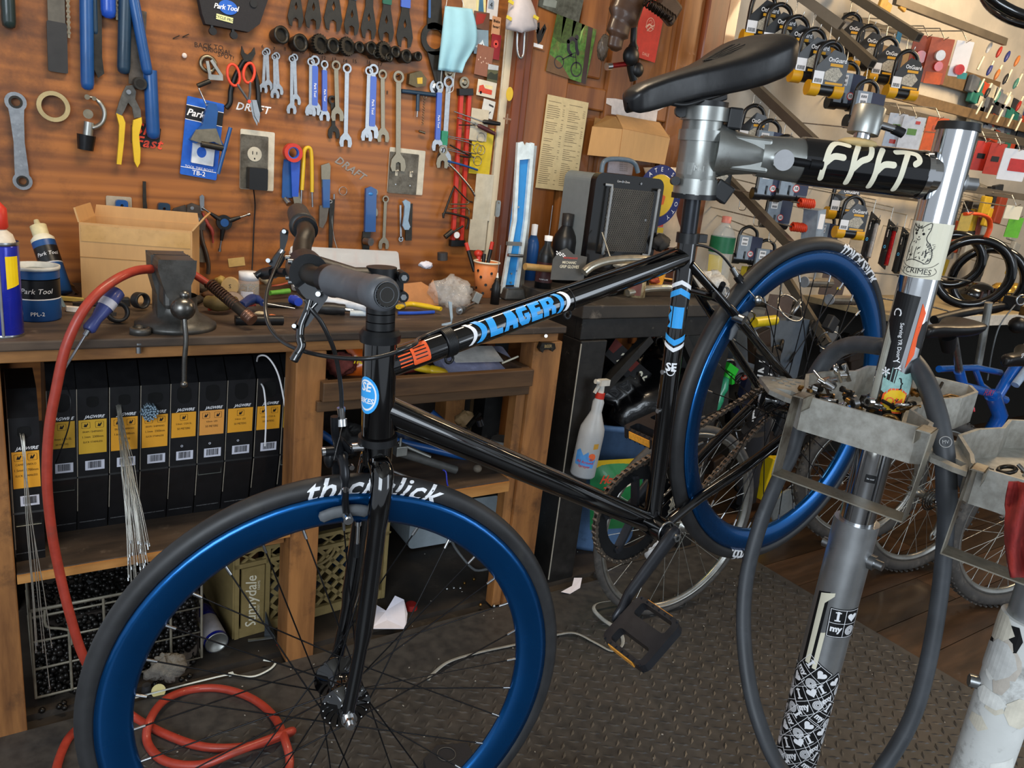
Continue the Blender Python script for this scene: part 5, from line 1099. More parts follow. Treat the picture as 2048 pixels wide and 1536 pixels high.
t=thing('tool_bar','pair of upright red magnetic tool bars at the right of the board','tool bar',wp(925,490,.01))
for a,b in(((922,188),(905,486)),((938,188),(922,486))):g=G(rdp);g.beam(wp(*a,.010),wp(*b,.010),.014,.014,up=(0,1,0));build(g,'red_bar',t,bev=.001)
for y in(184,486):g=G(sat);x=930 if y<300 else 914;g.beam(wp(x-14,y,.013),wp(x+14,y,.013),.022,.02,up=(0,1,0));build(g,'end_block',t,bev=.001)
DR=[((908,223),(965,243),(1000,248),sat,'dark handled screwdriver held across the red bars, top one'),((915,235),(955,250),(990,268),M('maroon_handle','4A2226',.4),'maroon handled pick held across the red bars')]
for a,b,c,m,lab in DR:t=thing('screwdriver',lab,'screwdriver',wp(*c,.04));g=G(steel);g.cyl(wp(*a,.022),wp(*b,.034),.0022,n=8);build(g,'shaft',t);g=G(m);d=wp(*c,.045)-wp(*b,.034);g.tube([wp(*b,.034),wp(*b,.034)+d*.1,wp(*b,.034)+d*.6,wp(*c,.045)],[.004,.0075,.0085,.006],10);build(g,'handle',t)
for k,(y0,lab)in enumerate(((275,'upper'),(300,'lower'))):
 t=thing('forceps','locking steel forceps with two finger loops, %s pair'%lab,'forceps',wp(960,y0+10,.03))
 g=G(tch);g.tube([wp(896,y0-3,.022),wp(935,y0+4,.026),wp(952,y0+8,.03)],.0018,6);build(g,'blade',t);g=G(tch);g.tube([wp(896,y0,.022),wp(935,y0+9,.024),wp(948,y0+16,.03)],.0018,6);build(g,'blade',t)
 for c in((962,y0+0),(955,y0+22)):g=G(tch);g.torus(wp(*c,.03),(0,1,0),px(955,y0,9),.0013,20,5);build(g,'finger_loop',t)
HK=[([(918,250),(948,250),(950,246)],2,'thin'),([(900,290),(930,306),(950,316)],3,'slim steel'),([(895,322),(925,330),(955,340)],5,'blue sleeved'),([(898,328),(915,345),(940,375),(950,392)],5,'long flat grey file like'),([(920,312),(940,314),(941,306)],4,'short black'),([(887,436),(890,425),(930,434),(937,440),(933,458)],5,'thick black bent'),([(886,434),(900,395),(908,375)],5,'upright dark'),([(908,372),(935,400),(945,404)],3,'crossing thin'),([(900,408),(935,408),(936,400)],3,'middle bronze'),([(898,418),(934,416),(938,430)],3,'lower bronze')]
for pts,r,w_ in HK:g=G({'blue sleeved':tbl,'long flat grey file like':steel}.get(w_,tbk if 'bronze' not in w_ else tni));P_=[wp(x,y,.026)for x,y in pts];g.tube(smooth(P_,3),r*.0006+.0008,7);build(g,'hex_key',None,'%s hex key clinging to the red tool bars'%w_,'hex key')
t=thing('inspection_lamp','small dark ball joint clamp with a white disc at the foot of the red bars','clamp',wp(905,485,.03));g=G(tbk);g.cyl(wp(890,474,.03),wp(905,462,.03),.009,n=12);g.cyl(wp(905,465,.03),wp(926,452,.03),.004,n=8);build(g,'body',t,split=False);g=G(white);p=wp(913,470,.03);g.cyl(p,p+V((0,-.004,0)),.011,n=20);build(g,'disc',t)
PIC=[((948,-20,46,100),'D8CDAE',.0,'tall cream card with a pen drawing beside the mask'),((962,12,22,40),'E0D79A',.1,'cartoon card with a yellow border at the top of the strip'),((985,14,26,46),'D9D9DB',0,'white flyer with a boxed number four'),((962,60,36,66),'6A4A3C',.05,'dark red and brown postcard'),((992,52,20,34),'CF9D77',0,'tan card of bold advert lettering'),((962,84,34,44),'7E96A6',.12,'silvery blue shiny photo'),((991,94,22,46),'8E1C22',0,'deep red portrait photo'),((968,122,38,56),'8C5A44',-.05,'reddish photo of a crowd'),((985,148,24,34),'59593A',0,'green and grey landscape photo'),((973,178,44,30),'D9D2BE',-.05,'postcard of a red truck'),((976,218,28,34),'D8D8D2',-.12,'white instruction slip with a small drawing'),((963,302,48,90),'D9BE28',-.02,'plain yellow card behind the forceps'),((966,395,40,90),'D2CBB6',0,'pale worn paper at the lower strip'),((955,470,40,60),'CFC6B0',0,'cream paper scrap at the foot of the strip'),((958,250,40,60),'C9BFA8',0,'spotted off white paper behind the driver handles')]
for i,((x,y,w,h),c,rot,lab)in enumerate(PIC):
 p=wp(x,y,.0);w_,h_=px(x,y,w),px(x,y,h);T=UF(x,y,.003+.0012*i,rot)
 t=thing('wall_picture',lab,'picture',T.translation-V((0,0,h_/2)));g=G(M('picture_%d'%i,c,.45,var=.12,scale=30));g.prism(rrect(w_,h_,.0015),0,.0008,T);build(g,'sheet',t)
 T3=T@Mx.Translation((0,0,.0012))
 def blob(col,pts):g=G(M('print_'+col,col,.5));g.prism([(a*w_,b*h_)for a,b in pts],None,0,T3);build(g,'print',t)
 if i==1:blob('3C6E8C',[(-.3,-.3),(.3,-.35),(.2,.3),(-.2,.35)])
 if i==2:blob('8FA0B4',[(-.4,-.1),(.1,-.1),(.1,.22),(-.15,.34),(-.4,.22)]);g=G(ink);g.text('4',w_*.5,T3@Mx.Translation((-w_*.15,h_*.06,.001)),ink);build(g,'lettering',t)
 if i==4:g=G(ink);g.text('Biebs',w_*.36,T3@Mx.Translation((0,h_*.25,.001)),ink,off=.02);g.text('fever!',w_*.36,T3@Mx.Translation((0,-h_*.05,.001)),ink,off=.02);build(g,'lettering',t,split=False)
 if i==3:blob('9A3028',[(-.4,.1),(.1,.2),(.3,.45),(-.35,.45)]);blob('3A2E2A',[(-.4,-.4),(.4,-.3),(.3,0),(-.3,.05)])
 if i==5:blob('D4E2EA',[(-.4,-.2),(0,.0),(.4,.4),(.1,.1),(.3,-.3),(-.1,-.3)]);blob('3C4C5C',[(-.2,-.4),(.2,-.42),(.1,-.05)])
 if i==6:blob('D0483C',[(.28*cos(a),.12+.16*sin(a))for a in fr(0,2*pi,12)[:-1]]);blob('E7B8A0',[(.1*cos(a),.12+.05*sin(a))for a in fr(0,2*pi,8)[:-1]])
 if i==7:
  for k in range(7):blob('D9B8A4',[(-.35+.1*k+.03*cos(a),.1*sin(k*2)+.03*sin(a))for a in fr(0,2*pi,6)[:-1]])
 if i==8:blob('B8BCC0',[(-.5,.2),(.5,.25),(.5,.5),(-.5,.5)]);blob('2E3424',[(-.5,-.1),(-.2,.1),(.2,0),(.5,.1),(.5,-.3),(-.5,-.3)])
 if i==9:blob('D04A30',[(-.4,-.3),(.3,-.3),(.3,0),(-.1,.02),(-.2,.22),(-.4,.1)]);blob('2A2A2A',[(-.28+.06*cos(a),-.3+.1*sin(a))for a in fr(0,2*pi,10)[:-1]]);blob('E8D9A0',[(-.1,.05),(.3,.05),(.3,.25),(-.1,.25)])
 if i==10:blob('38383A',[(0,.2),(.4,.15),(.4,.25),(0,.3)]);blob('56565A',[(.0,-.3),(.2,-.1),(.3,-.1),(.1,-.35)])
g=G(M('cream_strip_edge','D5CDB9',.7));g.beam(wp(1014,40,.012),wp(975,490,.012),.004,.004);build(g,'trim_5',kind='structure')
t=thing('locking_pliers','dark locking pliers hung on the board above the vise','pliers',wp(410,540,.02));lk=M('locking_plier_steel','5A5048',.35,metal=.7,var=.2)
pl([(330,434),(345,415),(368,408),(372,424),(352,432),(338,442)],lk,.006,.014,t,'lever');pl([(370,408),(380,404),(396,410),(398,424),(384,428),(370,426)],lk,.010,.022,t,'pivot_plate');pl([(380,424),(398,424),(408,445),(406,458),(392,458),(384,440)],lk,.008,.018,t,'body')
g=G(lk);g.tube(smooth([wp(401,458,.02),wp(404,480,.02),(wp(412,505,.02)),wp(417,530,.02),wp(416,548,.02)],5),.0062,10);build(g,'handle',t);g=G(lk);g.tube(smooth([wp(396,455,.012),wp(392,465,.012),wp(388,470,.012)],4),.004,8);build(g,'spring_arm',t)
for x,y in((384,416),(396,438)):g=G(steel);p=wp(x,y,.028);g.cyl(p,p+V((0,-.003,0)),.005,n=12);build(g,'rivet',t)
t=thing('needle_pliers','needle nose pliers with a red handle behind the locking pliers','pliers',wp(425,485,.01));pl([(397,392),(402,388),(406,392),(406,420),(398,420)],steel,0,.008,t,'jaw');g=G(M('faded_red_vinyl','9A4038',.5));g.tube(smooth([wp(405,425,.01),wp(414,446,.01),wp(424,462,.01),wp(426,486,.01)],5),[.004]*4+[.006]*8+[.003]*4,8);build(g,'handle',t)
g=G(lk);T,L=WF(394,500,412,520,.004);pl_t=thing('flat_wrench','flat grey wrench hanging below the locking pliers','wrench',wp(400,524,.005));pl([(400,470),(408,478),(410,524),(388,522),(383,508),(394,508),(392,500),(384,500),(392,494),(398,494)],tni,0,.004,pl_t,'body')
t=thing('y_hex_wrench','three way Y shaped hex wrench with a blue centre','hex wrench',wp(440,500,.02));c=wp(448,445,.016);g=G(sat);g.cyl(c+V((0,.006,0)),c+V((0,-.006,0)),px(448,445,15),n=20);build(g,'hub',t);g=G(tbl);g.cyl(c+V((0,-.006,0)),c+V((0,-.0075,0)),px(448,445,8),n=16);build(g,'badge',t)
for x,y in((404,415),(500,428),(439,503)):e=wp(x,y,.016);d=e-c;g=G(sat);g.tube([c+d*.2,c+d*.45,c+d*.62],[.008,.006,.0045],10);build(g,'sleeve',t);g=G(tch);g.cyl(c+d*.6,e,.0026,n=8);g.cyl(c+d*.9,e,.0048,n=10);build(g,'tip',t,split=False)
t=thing('pedal_key','slim dark pliers hanging down behind the cardboard box','pliers',wp(288,440,.01));pl([(284,362),(290,362),(291,400),(293,414),(289,425),(285,418),(284,400)],tbk,0,.008,t,'jaw');g=G(tni);g.tube([wp(288,420,.01),wp(278,436,.012)],.004,8);g.tube([wp(288,420,.01),wp(298,440,.012)],.004,8);build(g,'handle',t,split=False)
for x,y,w,h,bg,lab in((238,412,46,38,'A79A86','tape holder with a blue knob on a pale plate above the box'),(322,418,22,34,None,'small blue cable holder above the cardboard box')):
 t=thing('wall_hook',lab,'hook',wp(x,y+h/2,.005))
 if bg:g=G(M('pale_plate',bg,.5));g.prism(rrect(px(x,y,w),px(x,y,h),.004),0,.004,UF(x,y,.001));build(g,'plate',t)
 g=G(tbd if not bg else tbl);g.prism(rrect(px(x,y,22),px(x,y,30),.008),.004,.022,UF(x+4,y+2,.001),holes=[circ2(.004,10,(0,.006))[::-1]]);build(g,'knob',t)
g=G(M('aged_masking_tape','C9A868',.7,var=.15));g.prism(rrect(px(475,524,32),px(475,524,17),.001),0,.001,UF(473,524,.001,.14));build(g,'masking_tape',None,'scrap of masking tape low on the plywood by the cord','tape')
def tz(x,y,z=ZT):return aZ(x,y,z)
def bottle(lab,base,prof,m,nm='bottle',cat='bottle',parts=(),T=None,grp=None,n=24):
 """prof and parts: radius/height pairs in metres; T optional tilt"""
 b=V(base);t=thing(nm,lab,cat,b,grp);ax=T or(0,0,1);g=G(m);g.lathe(prof,b,ax,n);build(g,'body',t)
 for pn,pm,pp in parts:g=G(pm);g.lathe(pp,b,ax,n);build(g,pn,t)
 return t
def btext(par,base,r,z,t,s,m=None,ax=None,ang=0.,**k):
 m=m or white;b=V(base);vd=CAM-b;a0=atan2(vd.y,vd.x)+ang;g=G(m);vf=glyphs(t,s,**k)
 def f(v):q=a0+v[0]/r;return V((r*cos(q),r*sin(q),z+v[1]))
 R_=V((0,0,1)).rotation_difference(V(ax))if ax else None
 g.add([b+(R_@f(v)if R_ else f(v))for v in cutup(vf,fr(-s*4,s*4,12))[0]]if False else[b+(R_@f(v)if R_ else f(v))for v in vf[0]],vf[1],m);build(g,'lettering',par,split=False)
wdb=M('spray_can_blue','1E2AA8',.25,metal=.3,coat=.5,var=.05);wy=M('label_yellow','F0CE18',.4,var=.03)
c=V((.012,1.83,ZT));bottle('blue and yellow spray can with a red cap at the left end of the bench',c,[(0,0),(.031,0),(.033,.004),(.033,.182),(.030,.190),(0,.190)],wdb,'spray_can','spray can',[('neck',M('can_cream','D6CDBD',.5),[(.029,.189),(.024,.205),(.014,.214),(.014,.225)]),('cap',rdp,[(.015,.215),(.018,.220),(.017,.255),(.006,.268),(0,.268)]),('rim',steel,[(.033,-.001),(.0342,.003),(.033,.006)]),('straw',steel,[(.0335,.185),(.0345,.188),(.0335,.192)])])
g=G(wy);vd=CAM-c;a0=atan2(vd.y,vd.x);r_=.0335;vf=cutup(shape2d([[(.008,.10),(.034,.108),(.034,.165),(.008,.165)]]),fr(0,.05,8));g.add([(c.x+r_*cos(a0+v[0]/r_),c.y+r_*sin(a0+v[0]/r_),c.z+v[1])for v in vf[0]],vf[1]);build(g,'yellow_square',bpy.data.objects['spray_can'])
g=G(M('grey_straw','7D7F82',.5));g.cyl(c+V((-.004,-.034,.004)),c+V((-.004,-.034,.19)),.0025,n=8);build(g,'spray_tube',bpy.data.objects['spray_can'])
pbl=M('tub_blue','1D4C86',.35,var=.05);pbk=M('tub_black','17191C',.35)
c=tz(77,640);c.y+=.02;R_=.047
bt=bottle('grease tub banded blue and black and lettered PPL-2',c,[(0,0),(R_-.003,0),(R_,.004),(R_,.050)],pbl,'grease_tub','tub',[('black_band',pbk,[(R_,.050),(R_,.092)]),('upper_band',pbl,[(R_,.094),(R_,.112)]),('rim',M('tub_white','C8CBC8',.5),[(R_,.112),(R_+.002,.113),(R_+.002,.120),(R_-.002,.120),(R_-.003,.095)]),('white_line',white,[(R_+.0003,.049),(R_+.0003,.0515)]),('grease',M('green_grease','123C2C',.15,coat=.8,bump=.6,scale=60),[(0,.108),(.02,.112),(R_-.004,.105)])])
for t_,z_,s_ in(('Park Tool',.068,.016),('PPL-2',.018,.012)):btext(bt,c,R_+.0004,z_,t_,s_,shear=.25 if 'Park' in t_ else 0)
g=G(pkb);
g=G(sat);g.cyl(aD(72,565,2.02),aD(102,480,2.0),.0028,n=8);build(g,'brush_stick',None,'thin black stick standing in the blue grease tub','stick')
b0=aZ(122,588,ZT+.01);b1=aD(72,440,(b0-CAM).dot(CF));ax=(b1-b0).normalized();L_=(b1-b0).length;R_=.027
bt=bottle('leaning blue and black squeeze bottle with a cream cap left of the box',b0,[(0,0),(R_,0),(R_,L_*.40)],pbl,parts=[('black_band',pbk,[(R_,L_*.40),(R_,L_*.62)]),('upper_band',pbl,[(R_,L_*.62),(R_,L_*.70)]),('white_line',white,[(R_+.0003,L_*.39),(R_+.0003,L_*.405),(R_+.0003,L_*.40)]),('shoulder',cream_s,[(R_,L_*.70),(R_,L_*.74),(R_*.6,L_*.80)]),('cap',M('yellowed_cap','D8CDA2',.5),[(R_*.68,L_*.78),(R_*.70,L_*.92),(R_*.3,L_*.93),(R_*.2,L_*1.0),(0,L_)])],T=ax)
btext(bt,b0,R_+.0005,L_*.51,'Park Tool',.013,ax=ax,shear=.25)
t=thing('bristle_brush','stubby brush with golden bristles in front of the leaning bottle','brush',tz(130,590));g=G(M('bristles','A98A55',.8,bump=.6,scale=300,stretch=(20,20,1)));g.beam(aD(118,560,2.05),aD(135,580,2.02),.035,.02,up=CF);build(g,'bristles',t);g=G(sat);g.beam(aD(135,580,2.02),aD(150,598,2.0),.03,.02,up=CF);build(g,'ferrule',t)
t=thing('grip_tool','grey blue rubber handle with raised lettering right of the grease tub','tool',tz(140,655));gh=M('slate_rubber','5E7686',.45,var=.1)
P=[aD(96,574,1.86),aD(105,590,1.86),aD(120,620,1.86),aD(134,645,1.86),aD(143,655,1.86)];g=G(gh);g.tube(smooth(P,4),[.006]+[.012]*3+[.016]*5+[.015]*5+[.010]*3,14);build(g,'handle',t)
g=G(M('slate_dark','3A4C5A',.5));g.text('Tooth',.016,frame(aD(122,612,1.842),P[3]-P[1],z=-CF),off=.02);build(g,'lettering',t,split=False)
card=M('cardboard','C69A66',.8,var=.06,scale=50,stretch=(1,1,.2),dirt='A67A4A',dsc=5,damt=.25);cardd=M('cardboard_inside','9C7444',.85,var=.1);tape=M('packing_tape','C99C5C',.3,coat=.4,var=.1)
def carton(lab,A,B,dep,h,flaps,lean=0.):
 """A, B: front bottom corners (world)"""
 A,B=V(A),V(B);x=(B-A);w=x.length;x.normalize();y=V((-x.y,x.x,0));t=thing('cardboard_box',lab,'box',A.lerp(B,.5));T=frame(A,x,y=y);th=.004
 def bx(a,b,m,nm):g=G(m,T);g.bb(a,b);build(g,nm,t)
 bx((0,0,0),(w,dep,th),card,'bottom');bx((0,0,0),(w,th,h),card,'front_wall');bx((0,dep-th,0),(w,dep,h),card,'back_wall');bx((0,th,0),(th,dep-th,h),card,'side_wall');bx((w-th,th,0),(w,dep-th,h),card,'side_wall')
 for e,L2,an in flaps:
  g=G(card,T)
  if e=='f':a,b,d=V((0,0,h)),V((w,0,h)),V((0,-cos(an),sin(an)))
  if e=='b':a,b,d=V((0,dep,h)),V((w,dep,h)),V((0,cos(an),sin(an)))
  if e=='l':a,b,d=V((0,0,h)),V((0,dep,h)),V((-cos(an),0,sin(an)))
  if e=='r':a,b,d=V((w,0,h)),V((w,dep,h)),V((cos(an),0,sin(an)))
  n_=(b-a).cross(d).normalized()*th*.5;k=(b-a)*.02;P_=[a,b,b+d*L2-k,a+d*L2+k];g.add([p-n_ for p in P_]+[p+n_ for p in P_],[(3,2,1,0),(4,5,6,7),(0,1,5,4),(1,2,6,5),(2,3,7,6),(3,0,4,7)]);build(g,'flap',t)
 return t,T,w
A=V((.180,2.17,ZT));B=V((.425,2.09,ZT));
t,T,w=carton('open cardboard box on the bench behind the vise',A,B,.16,.195,[('b',.03,1.5),('l',.035,1.3),('r',.045,.9)])
g=G(tape,T);g.bb((.004,-.0012,.150),(w-.004,-.0002,.190));build(g,'tape_strip',t);g=G(cardd,T);g.bb((0,-.0008,.110),(w,-.0002,.1115));build(g,'crease',t)
vm=M('cast_iron_vise','5C5B58',.45,metal=.7,var=.3,scale=20,dirt='3C3833',dsc=12,damt=.4,bump=.25);vm2=M('polished_iron','6E6C68',.28,metal=.9,var=.2,scale=30)
vz=thing('bench_vise','cast iron bench vise with a round ball and long bent handle','vise',(.33,1.86,ZT));VO=V((.345,1.85,0))
def VP(x,y,d=1.845):return aD(x,y,d)
g=G(vm)
g.lathe([(0,0),(.088,0),(.088,.010),(.070,.022),(.050,.034),(.046,.05),(.046,.075)],(.345,1.875,ZT),(0,0,1),28)
build(g,'base',vz)
g=G(vm);g.lathe([(.0,0),(.022,0),(.022,.014),(.016,.016),(.016,.010),(0,.010)],tz(281,668),(0,0,1),16);g.beam(tz(283,664)+V((0,0,.006)),(.34,1.87,ZT+.006),.04,.012);build(g,'lug',vz,split=False)
x0,x1=aY(303,600,1.85).x,aY(378,600,1.85).x;zt=aY(340,508,1.85).z;xm=aY(335,560,1.85).x
g=G(vm)
for yy in(1.80,1.872):
 k=G(vm);o_=[(x0+.002,zt),(x1,zt),(x1-.002,zt-.030),(x1-.012,zt-.055),(x1-.012,zt-.12),(xm+.012,zt-.125),(xm,zt-.10),(x0+.018,zt-.08),(x0+.008,zt-.05),(x0,zt-.02)]if yy<1.85 else[(x0-.002,zt-.001),(x1,zt-.001),(x1,zt-.05),(x1-.014,zt-.08),(x1-.014,zt-.19),(x0+.01,zt-.19),(x0+.01,zt-.09),(x0,zt-.05)]
 k.prism(o_,-yy-.034,-yy+.034,frame((0,0,0),(1,0,0),z=(0,-1,0)));build(k,'jaw',vz,bev=.006,split=False)
g=G(vm2);g.bb((x0+.004,1.838,zt-.026),(x1-.003,1.843,zt+.001));build(g,'jaw_face',vz)
g=G(vm);g.beam((x0+.04,1.77,zt-.075),(x0+.04,1.90,zt-.075),.055,.07);build(g,'slide',vz,bev=.01)
g=G(vm2);hub_=aY(366,617,1.745);g.sph(hub_,.026,sc=(1,.9,1),n=20,k=14);g.cyl(hub_,hub_+V((0,.05,0)),.02,n=20);build(g,'screw_head',vz)
g=G(vm2);g.sph(aY(369,590,1.745),.0105,n=14,k=10);P=[aY(369,592,1.745),aY(369,640,1.735),aY(372,680,1.73),aY(369,720,1.73),aY(368,768,1.73)];g.tube(smooth(P,4),.0055,10);g.sph(P[-1],.0085,n=12,k=8);build(g,'handle',vz,split=False)
g=G(steel);p=aY(277,690,1.785);g.cyl(p,p+V((0,0,-.018)),.006,n=10);g.cyl(p+V((0,0,.002)),p+V((0,0,.006)),.011,n=16);build(g,'mounting_bolt',vz)
hose=M('red_rubber_hose','A23A2B',.42,var=.12,scale=60,dirt='7A4034',dsc=14,damt=.38,coat=.15)
ht=thing('air_hose','red rubber air hose arching from the vise down to the floor','hose',aD(170,1330,1.52))
P=[(302,538,1.83),(270,542,1.80),(230,560,1.76),(190,592,1.73),(158,635,1.715),(130,700,1.71),(112,780,1.71),(98,860,1.71),(94,960,1.71),(103,1060,1.71),(118,1140,1.71),(140,1230,1.70),(170,1320,1.70),(215,1385,1.72)]
Q=[aY(*p)for p in P]+[aZ(262,1430,.012),aZ(330,1468,.012),aZ(410,1494,.012),aZ(500,1492,.012),aZ(570,1470,.016),aZ(583,1462,.034),aZ(540,1478,.040),aZ(470,1504,.036),aZ(400,1530,.016),aZ(330,1522,.012),aZ(295,1485,.012),aZ(300,1440,.036),aZ(330,1400,.030),aZ(380,1380,.012),aZ(440,1377,.012),aZ(500,1395,.012),aZ(545,1430,.014),aZ(570,1480,.04),aZ(578,1540,.014),aZ(540,1640,.012),aZ(300,1700,.012),aZ(120,1640,.012),aZ(110,1560,.012),aZ(125,1500,.012),aZ(150,1462,.012),aZ(200,1430,.012),aZ(262,1400,.012)]
g=G(hose);g.tube(smooth(Q,7),.0098,14);build(g,'hose',ht,split=False)
q0,q1=aD(376,541,1.86),aD(420,570,1.86);g=G(hose);g.cyl(q0,q1,.009,n=14);build(g,'hose',ht)
e1_,e2_,e3_=aD(418,566,1.86),aD(472,612,1.84),aD(490,628,1.83);dd=(e2_-e1_).normalized();u_,w_2=perp(dd)
g=G(M('rusty_spring','4A342A',.5,metal=.5));g.tube([e1_.lerp(e2_,i/150)+(u_*cos(i*.55)+w_2*sin(i*.55))*.0125 for i in range(151)],.0022,5);build(g,'spring_sleeve',ht,split=False)
g=G(M('dark_fitting','3B3632',.4,metal=.6));g.cyl(e2_-dd*.03,e3_,.013,n=8);build(g,'coupler',ht);g=G(M('copper_coupler','9A7A6C',.3,metal=.9));g.cyl(e3_,e3_+dd*.026,.0145,n=20)
for k in(.006,.014,.022):g.torus(e3_+dd*k,dd,.0145,.0014,18,5)
build(g,'quick_connector',ht)
t=thing('screwdriver','big blue handled screwdriver hanging over the front edge of the bench','screwdriver',aD(175,661,1.73));sdm=M('violet_blue_plastic','3B4680',.35,var=.1,coat=.2)
a,b,c_,d_=aY(236,580,1.79),aY(176,661,1.745),aY(170,671,1.742),aY(124,746,1.73);g=G(sdm);dv=(b-a);g.tube([a,a+dv*.04,a+dv*.35,a+dv*.5,a+dv*.72,a+dv*.96,b],[.012,.0175,.0175,.0155,.0115,.0135,.010],12);h_=build(g,'handle',t);g=G(M('screwdriver_label','B4B6C4',.3));g.tube([a+dv*.28,a+dv*.44],[.0178,.0173],12,caps=False);build(g,'label_band',h_)
g=G(tch);g.cyl(b,c_,.0055,n=8);g.tube([c_,c_.lerp(d_,.8),d_],[.004,.004,.0055],10,flat=.6);build(g,'blade',t,split=False)
blkp=M('black_plastic','1E1E1F',.45,var=.2)
def ringy(lab,p,ax,R,r,m=blkp,nm='lockring_socket'):g=G(m);g.lathe([(R,0),(R,.022),(R*.9,.024),(r,.022),(r,.004)],p,ax,24);return build(g,nm,None,lab,'socket')
ringy('short black ring socket lying on the bench left of the vise',tz(236,648)+V((0,.02,.022)),V((.1,-1,.35)),.024,.017);ringy('black capped ring leaning on the vise casting',aD(275,600,1.9),V((.5,-1,.1)),.020,.014)
g=G(blkp);g.box(aD(247,612,1.93),(.03,.02,.045));build(g,'plastic_clip',None,'ridged black plastic clip between the two ring sockets','clip',bev=.005)
g=G(tch);p=aD(166,640,1.82);g.cyl(p,p+V((.014,-.01,0)),.009,n=14);g.cyl(p+V((.014,-.01,0)),p+V((.024,-.017,0)),.0065,n=14);build(g,'steel_bushing',None,'short steel bushing by the grey blue handle','bushing')
for i,(x,y,w,h,a,cc,lab)in enumerate([(145,597,40,8,.1,'B9A45A','pale yellow stick lying before the cardboard box'),(146,617,24,10,.1,'E0DEDA','white slip of card before the box'),(180,605,60,10,-.1,'2B2724','dark scrap of metal under the arching hose'),(210,625,40,12,.2,'2E2A27','flat black bracket by the screwdriver')]):
 p=tz(x,y+6);k=1/ppm(p);g=G(M('bench_bit_%d'%i,cc,.5,var=.2));g.box(p+V((0,0,.006)),(w*k,.014,h*k),Mx.Rotation(a,3,'Y'));build(g,'scrap',None,lab,'scrap',bev=.001)
jar_g=M('clear_plastic','E8ECEA',.08,var=.02,alpha=.25)
p=tz(497,602);t=thing('screw_jar','clear jar with a white lid holding brass screws','jar',p);g=G(jar_g);g.lathe([(0,0),(.027,0),(.028,.004),(.028,.058),(.024,.062)],p,(0,0,1),24);build(g,'jar',t);g=G(M('jar_lid_white','E6E8EC',.4));g.lathe([(.024,.060),(.027,.060),(.027,.082),(0,.083)],p,(0,0,1),24);build(g,'lid',t);g=G(M('jar_label','DDE0EE',.5));
vd=CAM-p;a0=atan2(vd.y,vd.x);vf=cutup(shape2d([rrect(.035,.026,.001,c=(.006,.018))]),fr(-.02,.04,8));g.add([(p.x+.0285*cos(a0-.4+v[0]/.0285),p.y+.0285*sin(a0-.4+v[0]/.0285),p.z+v[1])for v in vf[0]],vf[1]);build(g,'label_patch',t)
rr=random.Random(4);g=G(M('brass_screws','B98E3C',.3,metal=.9,var=.2))
for i in range(70):q=p+V((rr.uniform(-.016,.016),rr.uniform(-.016,.016),rr.uniform(.006,.045)));a=rr.uniform(0,6.3);d=V((cos(a),sin(a),rr.uniform(-1,1))).normalized()*.008;g.cyl(q,q+d,.0014,n=5)
build(g,'brass_screw_fill',t,kind='stuff')
wdm=M('pale_wood','C9AE7C',.6,var=.1,scale=30)
p=tz(462,588)+V((0,0,.026));g=G(wdm);g.cyl(p,p+V((-.35,-1,.05))*.03,.024,n=24);t=build(g,'wooden_disc',None,'pale round wooden block left of the screw jar','block',bev=.002);g=G(ink);g.text('S',.016,frame(p+V((-.35,-1,.05))*.0305,(1,-.35,0),z=V((-.35,-1,.05))),ink);build(g,'pencil_mark',t,split=False)
p=tz(470,607)+V((0,0,.013));g=G(M('pinkish_washer','8F8178',.5));g.lathe([(.024,0),(.025,.002),(.020,.003),(0,.003)],p,V((.2,-.6,.8)),28);build(g,'oval_dish',None,'shallow pinkish oval dish in front of the wooden block','dish')
def lyer(lab,pts,r,m,nm='hand_tool',cat='tool',flat=1.,z=None,n=10,extra=()):
 P_=[aZ(x,y,ZT+zz)for x,y,zz in pts];t=thing(nm,lab,cat,P_[0]-V((0,0,r if not isinstance(r,list)else r[0])));g=G(m);S_=smooth(P_,4);rr_=r if not isinstance(r,list)else[r[min(len(r)-1,int(i/len(S_)*len(r)))]for i in range(len(S_))];g.tube(S_,rr_,n,flat=flat);build(g,'handle',t)
 for nm2,m2,p2,r2 in extra:g=G(m2);g.tube([aZ(x,y,ZT+zz)for x,y,zz in p2],r2,8);build(g,nm2,t)
 return t
lyer('navy handled nut driver lying left of the brake lever',[(482,612,.03),(500,600,.034),(512,598,.034),(526,606,.03)],[.012,.014,.012,.009],M('navy_plastic','24386E',.35),extra=[('shaft',steel,[(526,606,.03),(590,617,.02)],.002)])
lyer('lime green marker pen beyond the brake cable',[(540,586,.02),(560,584,.02),(578,582,.02)],[.007,.008],M('lime_green','5FA33C',.4),'marker_pen','pen');lyer('bright blue round cap near the lever pivot',[(582,598,.02),(590,600,.02),(597,604,.02)],[.012,.014,.012],M('cobalt_cap','2A46B4',.3),'plastic_cap','cap')
lyer('flat red pencil like strip left of the spring sleeve',[(417,619,.010),(440,618,.010),(460,617,.010)],.006,rdp,'red_strip','strip',.5);lyer('small pinkish red strip under the navy driver',[(492,612,.016),(505,610,.016),(512,610,.016)],.006,M('coral','D9554A',.4),'red_strip','strip',.5)
lyer('black rubber handle lying at the front of the bench below the loop of cable',[(470,640,.012),(500,640,.012),(540,640,.012),(566,640,.012)],.012,sat,'rubber_handle','handle');lyer('thick dark pump handle behind the front brake lever',[(636,616,.016),(660,617,.016),(690,619,.016)],[.015,.017,.015],blkp,extra=[('rod',steel,[(690,619,.016),(730,624,.014)],.006)])
